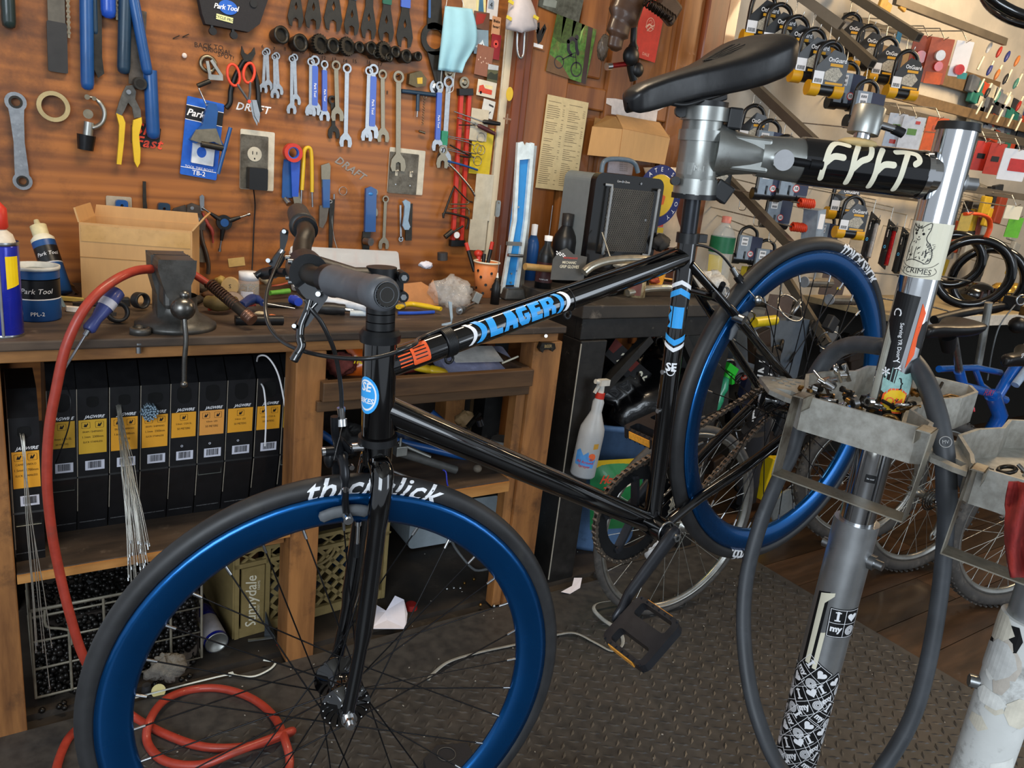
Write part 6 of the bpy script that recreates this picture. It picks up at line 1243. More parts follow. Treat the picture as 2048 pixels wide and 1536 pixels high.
lyer('long white plastic tube lying behind the stem',[(610,596,.03),(660,602,.03),(720,612,.03),(740,616,.03)],.012,M('white_tube','D8DCE2',.3,coat=.3),'plastic_tube','tube');lyer('pale grey tube end left of the headset',[(700,626,.012),(720,627,.012),(745,627,.012)],.008,M('pale_grey','B8C2C8',.4),'plastic_tube','tube')
lyer('yellow plastic handle with a silver collar right of the headset',[(797,614,.018),(820,608,.018),(850,612,.018),(882,618,.018)],[.010,.011,.011,.009],yel,flat=.7,extra=[('collar',steel,[(790,612,.018),(806,611,.018)],.013)]);lyer('long blue rod lying under the yellow handle',[(796,626,.007),(830,626,.007),(868,624,.007)],.005,tbb,'rod','rod')
lyer('wooden handle below the hose coupler',[(470,600,.03),(445,608,.028),(415,603,.028)],[.01,.018,.02,.016],M('olive_pouch','6A5A34',.6,var=.3,bump=.4),'cloth_pouch','pouch');lyer('orange red strap curving behind the lever',[(545,572,.03),(560,570,.035),(575,566,.035)],.006,M('rust_red','9C4A34',.5),'strap','strap',.5)
for i,(x,y,sx,sy,sz,cc,lab)in enumerate([(400,575,.05,.04,.03,'6E665A','crumpled grey packet behind the spring sleeve'),(440,560,.03,.03,.02,'C2A45C','frayed yellow twine scrap above the spring sleeve'),(385,600,.05,.05,.02,'2C2722','dark greasy rag beside the vise'),(520,622,.03,.02,.008,'CDBFA0','torn cream paper scrap on the bench'),(545,626,.02,.02,.006,'D97A4A','orange foil scrap on the bench'),(425,590,.05,.03,.02,'5A3E2A','brown leather scrap under the hose'),(530,560,.03,.03,.03,'CBBE9E','cream cork shaped stopper behind the lever'),(610,575,.06,.03,.02,'7A8088','grey bracket behind the grip'),(560,605,.10,.05,.008,'1E1D1C','flat black tray under the clutter')]):
 p=tz(x,y+8)+V((0,0,sz*.6));m=M('clutter_%d'%i,cc,.7,var=.3,bump=.4,scale=90);g=G(m)
 g.grid(lambda u,v:p+V((sx*.5*sin(pi*v)*cos(2*pi*u)*(1+.25*sin(5*u*6+i)),sy*.5*sin(pi*v)*sin(2*pi*u)*(1+.2*cos(4*u*6)),sz*.6*cos(pi*v)*(1+.2*sin(9*u+i)))),14,8,cu=True);build(g,'scrap',None,lab,'scrap')
def orgcase(lab,c,x,y,w,d,h,m,divm,nd):
 T=frame(c,x,y=y);t=thing('organiser_case',lab,'case',c);g=G(m,T);g.prism(rrect(w,d,.008),0,.002);build(g,'base',t);g=G(m,T);g.prism(rrect(w,d,.008),0,h,holes=[rrect(w-.005,d-.005,.006)[::-1]]);build(g,'wall',t,split=False)
 g=G(m,T);g.prism(rrect(w+.004,d+.004,.009),h,h+.004);build(g,'lid',t,bev=.001)
 for i in range(nd):
  g=G(divm,T);xx=-w/2+w*(i+1)/(nd+1);g.bb((xx-.0008,-d/2+.004,.002),(xx+.0008,d/2-.004,h-.002));build(g,'divider',t)
 for j in(-.17,.17):g=G(divm,T);g.bb((-w/2+.004,d*j-.0008,.002),(w/2-.004,d*j+.0008,h-.002));build(g,'divider',t)
 return t,T
cp_=M('frosted_plastic','DADFE2',.25,var=.03,alpha=.42);ord_=M('orange_divider','E07A5A',.4)
orgcase('clear organiser case with orange dividers leaning open at the back of the bench',aY(690,545,2.31),V((1,-.12,0)),V((0,.45,.8)),.34,.13,.03,cp_,ord_,4)
ragm=M('brick_red_rag','8A463E',.95,var=.25,bump=.5,scale=60)
def crump(lab,x,y,w,h,m,nm,cat,z=0.,seed=1,dep=None,amp=.35,flat=1.):
 p=aZ(x,y,ZT+z+.03)if dep is None else aD(x,y,dep);k=1/ppm(p);r_=random.Random(seed);ph=[r_.uniform(0,6)for _ in range(8)];g=G(m)
 def f(u,v):
  a=2*pi*u;b=pi*v;q=1+amp*(.4*sin(3*a+ph[0]+2*b)+.3*sin(5*a+ph[1])*sin(4*b+ph[2])+.25*sin(9*a+7*b+ph[3]));d=V((sin(b)*cos(a)*w*k/2,sin(b)*sin(a)*w*k*.35,cos(b)*h*k/2));return p+d*q
 g.grid(f,28,16,cu=True);return build(g,nm,None,lab,cat)
crump('brick red rag left of the clear bag',790,545,40,40,ragm,'rag','rag',seed=3);crump('brick red rag right of the clear bag',857,542,34,36,ragm,'rag','rag',seed=5)
plb=M('crinkly_clear_bag','E6E4E0',.10,alpha=.30,bump=.5,scale=60);crump('clear crinkled bag between the two red rags',825,545,36,34,plb,'plastic_bag','bag',seed=8,amp=.6);crump('clear plastic bag by the small steel axle',905,592,80,60,plb,'plastic_bag','bag',seed=9,amp=.6)
crump('crumpled white paper in front of the orange cup',905,545,66,44,M('white_paper','E6E4F0',.7,var=.04),'paper','paper',seed=11,amp=.45);crump('small white paper edge behind the rags',852,530,28,14,M('white_paper'),'paper','paper',seed=12,dep=(aY(852,525,2.34)-CAM).dot(CF))
krf=M('kraft_paper','B0784A',.75,var=.1,bump=.3);g=G(krf);p=tz(838,610);T=frame(p+V((0,.03,.02)),V((1,-.15,0)),y=V((0,.5,.85)));g.prism([(-.075,-.03),(-.05,.035),(.02,.045),(.045,.03),(.06,.055),(.07,.01),(.07,-.035),(0,-.04)],0,.012,T);t=build(g,'kraft_packet',None,'brown kraft paper packet with small orange marks behind the yellow handle','packet',bev=.002)
g=G(M('dark_round_cap','3C3A3A',.5));g.cyl(aY(885,520,2.36),aY(885,505,2.36),.018,n=20);build(g,'round_lid',None,'dark round cap standing behind the white paper','cap')
t=thing('wheel_axle','small steel axle with washers lying on the bench beyond the top tube','axle',tz(935,620));a,b=aZ(915,623,ZT+.012),aZ(948,607,ZT+.012);g=G(steel);g.cyl(a,b,.0045,n=12)
for k in(.1,.22,.34):g.cyl(a.lerp(b,k),a.lerp(b,k+.05),.011-.002*(k>.3),n=18)
build(g,'axle_body',t,split=False)
g=G(M('zinc_bracket','A9B4B8',.35,metal=.8));T=frame(aZ(900,628,ZT+.03),(1,.1,0),z=(0,-1,.2));g.prism([(-.006,.035),(.006,.033),(.008,-.010),(.0,-.022),(-.03,-.026),(-.03,-.032),(.003,-.030),(.0,-.01)],0,.002,T);build(g,'bracket',None,'small zinc bracket beside the steel axle','bracket')
g=G(alu);g.box(aZ(952,595,ZT+.02),(.03,.02,.036),Mx.Rotation(.4,3,'Y'));build(g,'small_block',None,'grey ribbed metal block beside the orange cup','block',bev=.003)
p=tz(961,590);p.y-=.02;corg=M('orange_cup','D9824A',.5,var=.08);t=thing('tool_cup','orange paper cup with dark dots holding red handled tools','cup',p);h=.118;g=G(corg);g.lathe([(0,.002),(.030,0),(.043,h),(.041,h),(.028,.006)],p,(0,0,1),28);build(g,'cup',t);g=G(cream_s);g.torus(p+V((0,0,h)),(0,0,1),.044,.003,28,8);build(g,'rim',t);g=G(ink);vd=CAM-p;a0=atan2(vd.y,vd.x)
for i,(a,z_)in enumerate(((-.9,.03),(-.4,.07),(.1,.045),(.5,.085),(.75,.03),(-.1,.015),(-.7,.09),(1.1,.06))):
 r_=.0305+.013*z_/h;g.prism(circ2(.005,10),None,0,frame(p+V(((r_+.0015)*cos(a0+a),(r_+.0015)*sin(a0+a),z_)),(-sin(a0+a),cos(a0+a),0),z=(cos(a0+a),sin(a0+a),.1)))
build(g,'dot',t,split=False)
for x,y,x1,y1,m,nm,lab in((932,486,945,530,rdp,'screwdriver','red capped screwdriver leaning left in the orange cup'),(985,484,975,528,rdp,'screwdriver','red capped screwdriver leaning right in the orange cup'),(957,505,958,535,rdp,'awl','round red knob awl in the middle of the orange cup'),(968,508,966,535,sat,'screwdriver','short black handle in the orange cup')):
 d0=(p-CAM).dot(CF);a,b=aD(x,y,d0),aD(x1,y1,d0);tt=thing(nm,lab,'screwdriver' if nm!='awl' else 'awl',b);g=G(m)
 if nm=='awl':g.sph(a+V((0,0,-.004)),.016,sc=(1,1,.85));g.tube([a,b],[.010,.005],12)
 else:g.cyl(a,a.lerp(b,.35),.007,n=12)
 build(g,'knob',tt,split=False);g=G(sat);g.cyl(a.lerp(b,.35),b+(b-a)*.3,.0065,n=12);build(g,'grip',tt)
def oiler(lab,x,y,z,rb,hb,hn,m,tip=.1,parts=()):
 p=aZ(x,y,z);t=bottle(lab,p,[(0,0),(rb,0),(rb,hb*.8),(rb*.45,hb),(rb*.38,hb+.012),(0,hb+.012)],m,'oil_bottle','bottle',parts)
 g=G(M('needle_white','E2E0D8',.4));q=p+V((0,0,hb+.01));g.tube([q,q+V((0,0,.018))],[rb*.32,.002],10);g.cyl(q+V((0,0,.018)),q+V((0,0,.018+tip)),.0009,n=5,m=steel);build(g,'needle',t,split=False);return t,p
oiler('slim black oiler with a long needle beside the blue gauge',989,608,ZT,.015,.075,0,sat,.09)
ts=thing('truing_stand','tall narrow blue plate with white edges standing between the bottles','stand',tz(1020,602));tb_=M('truing_blue','2F8FD6',.4,var=.05);tw=M('white_rail','DCE8EA',.35,metal=.2)
yb=2.20
def tp(x,y,o=0):return aY(x,y,yb-o)
def quad(pts,th,m,nm,par,o=0):g=G(m);P_=[tp(x,y,o)for x,y in pts];n=len(P_);g.add(P_+[q+V((0,th,0))for q in P_],[tuple(range(n)),tuple(range(n,2*n))[::-1]]+[(i,n+i,n+(i+1)%n,(i+1)%n)for i in range(n)]);return build(g,nm,par)
quad([(1036,318),(1047,310),(1057,318),(1048,440),(1036,570),(1008,570),(1022,440)],.004,tb_,'blue_plate',ts)
quad([(1036,285),(1041,285),(1034,440),(1006,600),(1000,602),(1027,440)],.012,tw,'rail',ts,.012);quad([(1063,285),(1069,287),(1056,440),(1036,590),(1029,592),(1050,440)],.012,tw,'rail',ts,.012)
quad([(1041,284),(1046,283),(1050,292),(1054,285),(1062,287),(1060,318),(1038,320)],.006,tw,'head_plate',ts,.01);quad([(1064,290),(1074,292),(1062,420),(1046,590),(1038,592),(1056,420)],.02,alu,'side_channel',ts,-.004)
for x,y in((1036,414),(1037,534),(1022,547),(1034,542),(1021,565)):g=G(steel);q=tp(x,y,.003);g.cyl(q,q+V((0,-.004,0)),.0035,n=10);build(g,'screw',ts)
g=G(steel);g.cyl(tp(1016,510,.03),tp(1045,512,.03),.0055,n=12);build(g,'axle_rod',ts);g=G(M('grey_rubber_band','6A6A68',.7));g.beam(tp(1014,487,.03),tp(1042,488,.03),.012,.012);build(g,'band',ts)
g=G(vm);g.box(tz(1030,600)+V((.0,.03,.02)),(.09,.07,.04),top=.8);build(g,'cast_base',ts,bev=.006)
jb=M('printed_black_card','161618',.38,var=.15,scale=40,coat=.15);jin=M('raw_card_edge','A49A8A',.8);jo={'o':M('label_orange','EBA42E',.45,var=.03),'y':M('label_amber','DFAE35',.45,var=.03),'p':M('label_peach','E9A04C',.45,var=.03),'d':M('label_ochre','C99A2E',.45,var=.03)}
bcw=M('barcode_white','D7D8E4',.5,var=.03);void=M('box_inside','050505',.9)
XB=[(.066,.131),(.133,.197),(.199,.263),(.265,.333),(.335,.399),(.401,.463),(.465,.529),(.531,.594)]
XB=[(.0,.060),(.062,.128),(.130,.196),(.198,.264),(.266,.333),(.335,.398),(.400,.460),(.462,.520),(.522,.578),(.5795,.6045)]
JB=[(20,83,'o',('CAMPAGNOLO','1.5mm  1700mm','SLICK STAINLESS'),'inner wires poking out','first'),(88,147,'d',('','5.0mm LEX-SL','50 METERS'),'thin black housing end','second'),(148,211,'y',('SRAM / SHIMANO','1.1mm  2300mm','SLICK STAINLESS'),'','third'),(213,273,'o',('SRAM / SHIMANO','1.6mm  2000mm','STAINLESS'),'','fourth'),(275,333,'o',('SRAM / SHIMANO','1.1mm  2300mm','SLICK STAINLESS'),'','fifth'),(334,389,'o',('5.0mm  CGX-SL','50 METERS',''),'','sixth'),(390,445,'p',('4.0mm  LEX','50 METERS',''),'','seventh'),(446,502,'o',('5.0mm  LEX','50 METERS',''),'','eighth'),(504,556,'o',('5.0mm  CGX-SL','50 METERS',''),'','ninth'),(557,604,'d',('4.0mm  LEX-SL','50 METERS',''),'','last')]
for i,(xa,xb,lc_,tx,nt,od)in enumerate(JB):
 yf=1.95 if i else 1.835;xl=aY(xa,900 if i else 950,yf).x;xr=aY(xb,880 if i else 950,yf).x-.0015;w=xr-xl;z0=ZS;dz=0 if i else-.02
 zf=.562+dz;zt_=.785+dz;ztop=.835+dz;cx=(xl+xr)/2;lean=.012 if i else.004
 t=thing('cable_box','black card box of brake cable, %s from the left on the shelf'%od,'box',(cx,yf,z0))
 T=Mx(((1,0,lean*4,cx-lean*4*z0),(0,0,-1,yf),(0,1,0,0),(0,0,0,1)))
 zb_=z0 if i else z0
 prof=[(.022,zb_),(-.002,zf),(0,zf+.004),(0,zt_),(.05,ztop),(.21,ztop),(.21,zb_)]
 P0=[]
 g=G(jb)
 n=len(prof)
 def SP(x,d,z):return V((x+(z-z0)*.03*(1 if i else.3),yf+d,z))
 for s_ in(xl,xr):P0+=[SP(s_,d,z)for d,z in prof]
 fs=[tuple(range(n)),tuple(range(n,2*n))[::-1]]+[(k,k+n,(k+1)%n+n,(k+1)%n)for k in range(n)]
 g.add(P0,fs);build(g,'carton',t)
 FT=Mx(((1,0,0,0),(0,0,-1,0),(0,1,0,0),(0,0,0,1)))
 def fq(nm,m,x0,x1,z0_,z1_,o,par=t):
  g=G(m);P_=[SP(xl+w*x0,-o,z0_),SP(xl+w*x1,-o,z0_),SP(xl+w*x1,-o,z1_),SP(xl+w*x0,-o,z1_)];g.add(P_+[q+V((0,o,0))for q in P_],[(0,1,2,3),(0,4,5,1),(1,5,6,2),(2,6,7,3),(3,7,4,0)]);return build(g,nm,par)
 def ft(s,size,x,z,m,par,o=.0012,**k):g=G(m);p_=SP(xl+w*x,-o,z);g.text(s,size,frame(p_,(1,0,0),z=(0,-1,0)),m,**k);return build(g,'lettering',par,split=False)
 big=i in(0,2,3,4);l1=zt_-.077;l0=l1-(.085 if big else.066)
 lb=fq('colour_label',jo[lc_],.05,.95,l0,l1,.0006)
 ft('JAGWIRE',.0105,.55,l1+.007,white,t,.0006,shear=.4,off=.02,asp=.95)
 for k,s in enumerate(tx):
  if s:ft(s,.0065 if k!=1 else.0078,.5,l1-.030-.013*k,ink,lb,asp=.85)
 for k in((.28,.72)if i%2==0 or big else(.5,)):
  g=G(ink);p_=SP(xl+w*k,-.0012,l1-.013);T4=frame(p_,(1,0,0),z=(0,-1,0));g.prism(rrect(.018,.016,.002),None,0,T4,holes=[rrect(.0168,.0148,.0018)[::-1]]);g.add(*[([(a_*.4,b_*.4,0)for a_,b_ in((-.012,-.01),(-.004,.012),(.0,0),(.01,.014),(.012,.006),(.003,-.012))]),[(0,1,2,5),(2,3,4,5)]],T=T4);build(g,'pictogram',lb,split=False)
 bc_=fq('barcode_label',bcw,.25,.88,zf+.018,zf+.042,.0006);g=G(ink);rb_=random.Random(i)
 xx=.34
 while xx<.78:ww=rb_.choice((.006,.012,.02));P_=[SP(xl+w*xx,-.0012,zf+.023),SP(xl+w*(xx+ww),-.0012,zf+.023),SP(xl+w*(xx+ww),-.0012,zf+.040),SP(xl+w*xx,-.0012,zf+.040)];g.add(P_,[(0,1,2,3)]);xx+=ww+rb_.choice((.008,.014))
 build(g,'barcode',bc_,split=False)
 hz=zt_-.030;hh=.018 if i in(2,3,4,0)else.030;hw=.013 if i in(0,2,3)else.017
 g=G(void);p_=SP(xl+w*.5,-.0006,hz-.006);g.prism([(hw*cos(a),hh*.6*sin(a)if sin(a)<0 else hh*.9*sin(a)**.3)for a in fr(0,2*pi,20)[:-1]],0,.0004,frame(p_,(1,0,0),z=(0,-1,0)));build(g,'opening',t)
 g=G(jin);e=.0012
 for(d1,z1),(d2,z2)in(((0,zf+.004),(0,zt_)),((.01,zf-.09),(-.002,zf))):g.beam(SP(xl,d1-.0004,z1),SP(xl,d2-.0004,z2),.0014,.0014)
 build(g,'worn_edge',t)
 if i in(1,6,9,0):s=fq('stock_label',M('grey_stock_label','AEB2A8',.5),.06,.92,zf-.030,zf-.008,-.006);
 if i==5 or i==6 or i==7:g=G(bcw);p_=SP(xl+w*.45,-.0008,zf+.056);g.prism(circ2(.003,10),None,0,frame(p_,(1,0,0),z=(0,-1,0)),holes=[circ2(.0018,8)[::-1]]);build(g,'eyelet',t,split=False)
 ft('CANADA PATENT LIST WARRANTY',.0035,.5,z0+.022,M('faint_grey_print','8A8A8C',.5),t,-.017)
wire=M('inner_wire','C9C7BE',.3,metal=.8,var=.1);rr=random.Random(9)
def wires(lab,x,y,Y0,ends,nm='inner_wire',grp=None,r=.0007,m=None,spot=None):
 a=aY(x,y,Y0)
 for k,(ex,ey,ed)in enumerate(ends):
  b=aY(ex,ey,ed);mid=a.lerp(b,.35)+V((rr.uniform(-.006,.006),-.02,.0));mid.y=min(mid.y,Y0-.02);g=G(m or wire);g.tube(smooth([a+V((rr.uniform(-.006,.006),.01,rr.uniform(-.004,.004))),a+V((rr.uniform(-.005,.005),-.012,-.012)),mid,a.lerp(b,.7)+V((0,-.02,0)),b],5),r,4)
  g.cyl(b,b+(b-mid).normalized()*.007,.0024,n=8,m=steel);build(g,nm,None,lab,'cable',grp)
wires('fine steel inner wire hanging out of the fourth cable box',237,812,1.948,[(270+rr.uniform(-18,30),1140+rr.uniform(-60,60),1.77+rr.uniform(-.02,.02))for _ in range(38)],grp='wires out of the fourth box')
wires('inner wire hanging from the first cable box past the shelf edge',44,872,1.832,[(72,1300,1.78),(86,1300,1.79),(103,1290,1.78),(99,1372,1.785),(74,1285,1.78)],grp='wires out of the first box',r=.001)
for pts,m,r,lab in(([(112,780,1.98),(130,770,1.96),(141,800,1.93),(138,850,1.93),(120,905,1.94),(112,925,1.95)],sat,.0016,'black housing end arching out of the second cable box'),([(520,765,1.99),(528,780,1.95),(532,830,1.94),(530,892,1.94)],white,.0023,'white housing end hanging from the ninth cable box'),([(514,722,2.0),(518,712,1.95),(535,714,1.93),(555,745,1.92),(568,800,1.92),(581,888,1.93)],white,.0024,'white housing end arching over the last cable box')):
 g=G(m);g.tube(smooth([aY(p[0],p[1],p[2]-.025)for p in pts],6),r,8);build(g,'cable_end',None,lab,'cable')
g=G(M('frosted_cable_ends','8FA5B4',.35,metal=.3));c=aY(298,824,1.935);rr=random.Random(2)
for k in range(44):a=k*2.4;r_=.0205*sqrt(k/44);q=c+CR*(r_*cos(a))-CD*(r_*sin(a));dq=(V((rr.uniform(-.2,.2),-1,rr.uniform(-.2,.2)))).normalized();g.cyl(q+V((0,.03,0)),q+dq*.008,.0022,n=6);g.sph(q+dq*.008,.0029,n=6,k=4)
build(g,'cable_end_bundle',None,'bundle of knobbed grey wire ends sticking out of the fifth cable box','cable ends',kind='stuff')
bkw=M('black_painted_wood','1D1C1B',.45,var=.3,scale=30,dirt='6B665C',dsc=26,damt=.30,bump=.3);bkt=M('worn_black_top','37322D',.55,var=.3,scale=10,dirt='7A7064',dsc=12,damt=.36,bump=.2)
ZB=.995
bb2=thing('black_bench','scuffed black painted bench right of the wooden one','workbench',(1.9,2.0,0))
g=G(bkt);g.bb((1.535,1.85,ZB-.045),(2.30,2.48,ZB));build(g,'bench_top',bb2,bev=.004)
g=G(bkw);g.bb((1.545,1.858,ZB-.115),(2.28,1.89,ZB-.046));build(g,'apron',bb2,bev=.003);g=G(bkw);g.bb((1.545,1.89,ZB-.115),(1.575,2.46,ZB-.046));build(g,'apron',bb2)
g=G(bkw);g.bb((1.545,1.85,0),(1.655,1.95,ZB-.116));build(g,'leg',bb2,bev=.004);g=G(bkw);g.bb((2.19,1.86,0),(2.27,1.94,ZB-.116));build(g,'leg',bb2,bev=.004);g=G(bkw);g.bb((1.55,2.38,0),(1.63,2.46,ZB-.116));build(g,'leg',bb2)
g=G(bkw);g.beam((1.66,1.875,.68),(1.86,1.875,.875),.03,.035,up=(0,1,0));build(g,'brace',bb2);g=G(bkw);g.beam((2.18,1.875,.68),(2.02,1.875,.875),.03,.035,up=(0,1,0));build(g,'brace',bb2)
g=G(M('pale_scratched_edge','A8A498',.8));g.beam((1.5455,1.8495,.02),(1.5455,1.8495,.87),.003,.003);build(g,'chipped_edge',bb2)
g=G(M('brown_paper_back','8A6E4C',.8,var=.2));g.bb((1.54,2.47,.35),(2.3,2.48,.90));build(g,'back_panel',bb2)
ht2=thing('space_heater','portable ceramic heater with a wire mesh front on the black bench','heater',(2.0,2.3,ZB));YH=2.16;hx0,hx1=aY(1183,430,YH).x,aY(1316,450,YH).x;hz1=aY(1250,350,YH).z;hz0=ZB+.005
hb_=M('heater_black','101112',.25,coat=.5,var=.05);hg=M('heater_grey','7C858A',.45,var=.06)
T=frame(((hx0+hx1)/2,YH,(hz0+hz1)/2),(1,0,0),z=(0,-1,0));W_,H_=hx1-hx0,hz1-hz0
g=G(hg,T);g.prism(rrect(W_*.97,H_*.98,.03,n=6),-.19,-.02);build(g,'shell',ht2,bev=.004);g=G(hb_,T);g.prism(rrect(W_,H_,.032,n=6),-.03,0,holes=None or());fr_o=build(g,'front_panel',ht2,bev=.006)
g=G(M('dark_heater_core','2A2826',.6),T);g.prism(rrect(W_*.66,H_*.56,.004,c=(.01,H_*.10)),0,.001);build(g,'core',ht2)
g=G(M('mesh_wire','8E8A82',.4,metal=.7),T);
for k in range(-26,27):
 for sgn in(-1,1):
  x0_,x1_,y0_,y1_=.01-W_*.33,.01+W_*.33,H_*.10-H_*.28,H_*.10+H_*.28;c0=.01+k*.009;a=(c0-sgn*H_*.28*.6,y0_);b=(c0+sgn*H_*.28*.6,y1_)
  t0,t1=0.,1.;dx=b[0]-a[0]
  for lim,lo in((x0_,True),(x1_,False)):
   tt=(lim-a[0])/dx
   if(dx>0)==lo:t0=max(t0,tt)
   else:t1=min(t1,tt)
  if t1>t0:p_=[(a[0]+dx*t,a[1]+(b[1]-a[1])*t,.0025)for t in(t0,t1)];g.beam(p_[0],p_[1],.0011,.0008,up=(0,0,1))
build(g,'wire_mesh',ht2,kind='stuff')
for sx in(-1,1):g=G(M('grille_grey','8D949A',.35),T);x=.01+sx*W_*.345;s2_=-sx;g.tube([(x+.018*-sx*-1,H_*.40,.003),(x,H_*.40,.018),(x,H_*.36,.02),(x,-H_*.16,.02),(x,-H_*.20,.018),(x-.018*-sx*-1,-H_*.20,.003)],.0052,8);build(g,'guard_bar',ht2)
for x,y in((-.045,.44),(.045,.44),(-.13,.12),(.13,.12),(-.03,-.26),(.03,-.26)):g=G(steel);p=T@V((x*W_*2.2 if abs(x)>.1 else x,y*H_,.001));g.cyl(p,p+V((0,-.003,0)),.0045,n=10);build(g,'rivet',ht2)
g=G(M('grey_knob','8E959A',.5));p=T@V((.01,-H_*.385,.001));g.cyl(p,p+V((0,-.012,0)),.017,.015,n=24);build(g,'dial',ht2)
for sx in(-1,1):
 for k in range(6):g=G(hb_);p=T@V((sx*W_*.29+.005,-H_*(.30+.027*k),.001));g.box(p,(W_*.22,.006,.004));build(g,'louvre',ht2)
g=G(white);g.text('Comfort Zone',.010,T@Mx.Translation((-W_*.12,H_*.44,.0015)),white);build(g,'lettering',ht2,split=False)
g=G(M('blue_grey_handle','5E7080',.4,coat=.3));P=[aY(x,y,YH+.10)for x,y in((1203,345),(1207,325),(1222,318),(1255,320),(1270,328),(1276,345))];g.tube(smooth(P,4),.009,8);build(g,'carry_handle',ht2)
g=G(M('grey_notice','B4B4C4',.6));g.bb(aY(1215,345,2.40),aY(1265,320,2.41));t_=build(g,'notice',None,'printed grey notice behind the heater handle','notice');ORG[t_.name]=t_.location.copy()
g=G(sat)
for k in range(5):g.text('warning read first',.006,frame(aY(1247,325+4*k,2.395),(1,0,0),z=(0,-1,0)),sat)
build(g,'lettering',t_,split=False)
g=G(alu);g.cyl(aY(1204,465,YH-.03),aY(1222,520,YH-.10),.0028,n=8);build(g,'spoke_rod',None,'thin steel rod leaning against the heater front','rod')
yb=2.28;cl=lambda x,y,Y=yb:aY(x,y,Y)
A=cl(1175,312);B=cl(1240,313);t=thing('cardboard_box','cardboard box mounted on the door above the heater','box',B)
def face(nm,pts,m,th=.003,par=None):
 n=len(pts);c=sum((V(p)for p in pts),V())/n;nn=(V(pts[1])-V(pts[0])).cross(V(pts[2])-V(pts[1])).normalized()*th;g=G(m);g.add([V(p)for p in pts]+[V(p)+nn for p in pts],[tuple(range(n))[::-1],tuple(range(n,2*n))]+[(i,(i+1)%n,n+(i+1)%n,n+i)for i in range(n)]);return build(g,nm,par)
f1=[cl(1175,310,2.38),cl(1237,316),cl(1245,258),cl(1185,253,2.38)];f2=[cl(1237,316),cl(1328,329),cl(1339,277),cl(1245,258)]
face('end_panel',f1,card,par=t);face('front_panel',f2,card,par=t);face('top_flap',[cl(1245,258),cl(1339,277),cl(1318,246,2.38),cl(1232,230,2.38)],card,par=t);face('end_flap',[cl(1185,253,2.38),cl(1246,257),cl(1232,233,2.3),cl(1213,231,2.36)],cardd,par=t);face('back_panel',[cl(1175,310,2.40),cl(1328,327,2.40),cl(1339,270,2.40),cl(1190,235,2.40)],cardd,par=t)
g=G(M('clear_tape_white','D8C8BC',.35,alpha=.9));face('tape_strip',[cl(1222,228,2.403),cl(1312,243,2.403),cl(1315,222,2.403),cl(1340,209,2.403),cl(1339,207,2.403),cl(1310,212,2.403),cl(1230,197,2.403),cl(1213,196,2.403),cl(1212,207,2.403),cl(1223,212,2.403)],M('pinkish_tape','DCCFC6',.4),.001,t)
def bot3(lab,x,y,z,r,h,m,parts,prof=None):p=aZ(x,y,z);return bottle(lab,p,prof or[(0,0),(r,0),(r,h*.62),(r*.9,h*.68),(r*.42,h*.86),(r*.42,h)],m,parts=parts),p
def std(x,yb_,Yv):return aY(x,yb_,Yv)
def put(lab,x,ytop,ybot,Yv,rpx,m,capm,captype=.12,band=None,nm='bottle'):
 a,b=aY(x,ybot,Yv),aY(x,ytop,Yv);a=V((a.x,a.y,ZB));h=b.z-ZB;r=rpx/ppm(a)
 return bottle(lab,a,[(0,0),(r,0),(r,h*.60),(r*.88,h*.68),(r*.40,h*.82),(r*.40,h*(1-captype))],m,nm,'bottle',[('cap',capm,[(r*.46,h*(1-captype*1.3)),(r*.48,h*.99),(0,h)])]+([('label_patch',band,[(r*1.01,h*.12),(r*1.01,h*.5)])]if band else[]),n=20),a,r,h
put('dark bottle with a blue band and white nozzle beside the blue gauge',1059,447,545,2.30,13,pbl,white,.2)
t,a,r,h=put('squat black bottle with an orange red label and long needle',1087,470,560,2.14,17,M('black_bottle','17181A',.35),white,.08,M('dark_maroon_label','3A1414',.5));g=G(steel);g.cyl(a+V((0,0,h)),a+V((0,0,h+.10)),.001,n=5);build(g,'needle',t);btext(t,a,r*1.03,h*.38,'Tri',.022,redk,shear=.3,off=.02);btext(t,a,r*1.03,h*.18,'FLOW LUBE',.006,white)
t,a,r,h=put('flat black bottle with a lime and white label',1124,425,530,2.27,24,M('black_bottle'),M('dark_cap','2A2A2C',.4),.14);btext(t,a,r*1.02,h*.35,'O',.03,M('lime_print','9CBF3E',.5),ang=-.4,off=.05)
t,a,r,h=put('tall black bottle with a red cap beside the heater',1152,407,520,2.33,27,M('black_bottle'),rdp,.12);btext(t,a,r*1.02,h*.33,'I',.07,rdp,ang=-.2,off=.08)
t=thing('glove_card','dark hang card lettered MECHANIC GRIP GLOVES','card',aY(1140,560,2.02));T=frame(aY(1138,532,2.03),V((1,-.1,0)),y=V((.06,.25,1)));w,h=.125,.095;g=G(M('grey_card','4A4A48',.5),T);g.prism([(-w/2-.01,-h/2),(w/2-.005,-h/2),(w/2+.01,h*.35),(w*.15,h*.42),(-.01,h*.62),(-w*.3,h*.5),(-w/2,h*.2)],-.001,0);build(g,'card',t)
g=G(cream_s,T);
for k,(s_,z_,q)in enumerate((('MECHANIC',.011,.012),('GRIP GLOVES',-.003,.014))):g.text(s_,q,T@Mx.Translation((0,z_,.0008)),None,shear=.25,off=.012,asp=.9)
g.T=None;build(g,'lettering',t,split=False);g=G(rdp);g.text('PERFORMANCE',.008,T@Mx.Translation((.005,.026,.0008)),shear=.25,off=.02);build(g,'lettering',t,split=False);g=G(white)
for i in range(6):
 for j in range(3):
  if(i+j)%2==0:g.prism([(-.05+i*.006,.036+j*.004-.003*i*.5),(-.044+i*.006,.034+j*.004-.003*i*.5),(-.044+i*.006,.038+j*.004-.003*i*.5),(-.05+i*.006,.040+j*.004-.003*i*.5)],None,.0008,T)
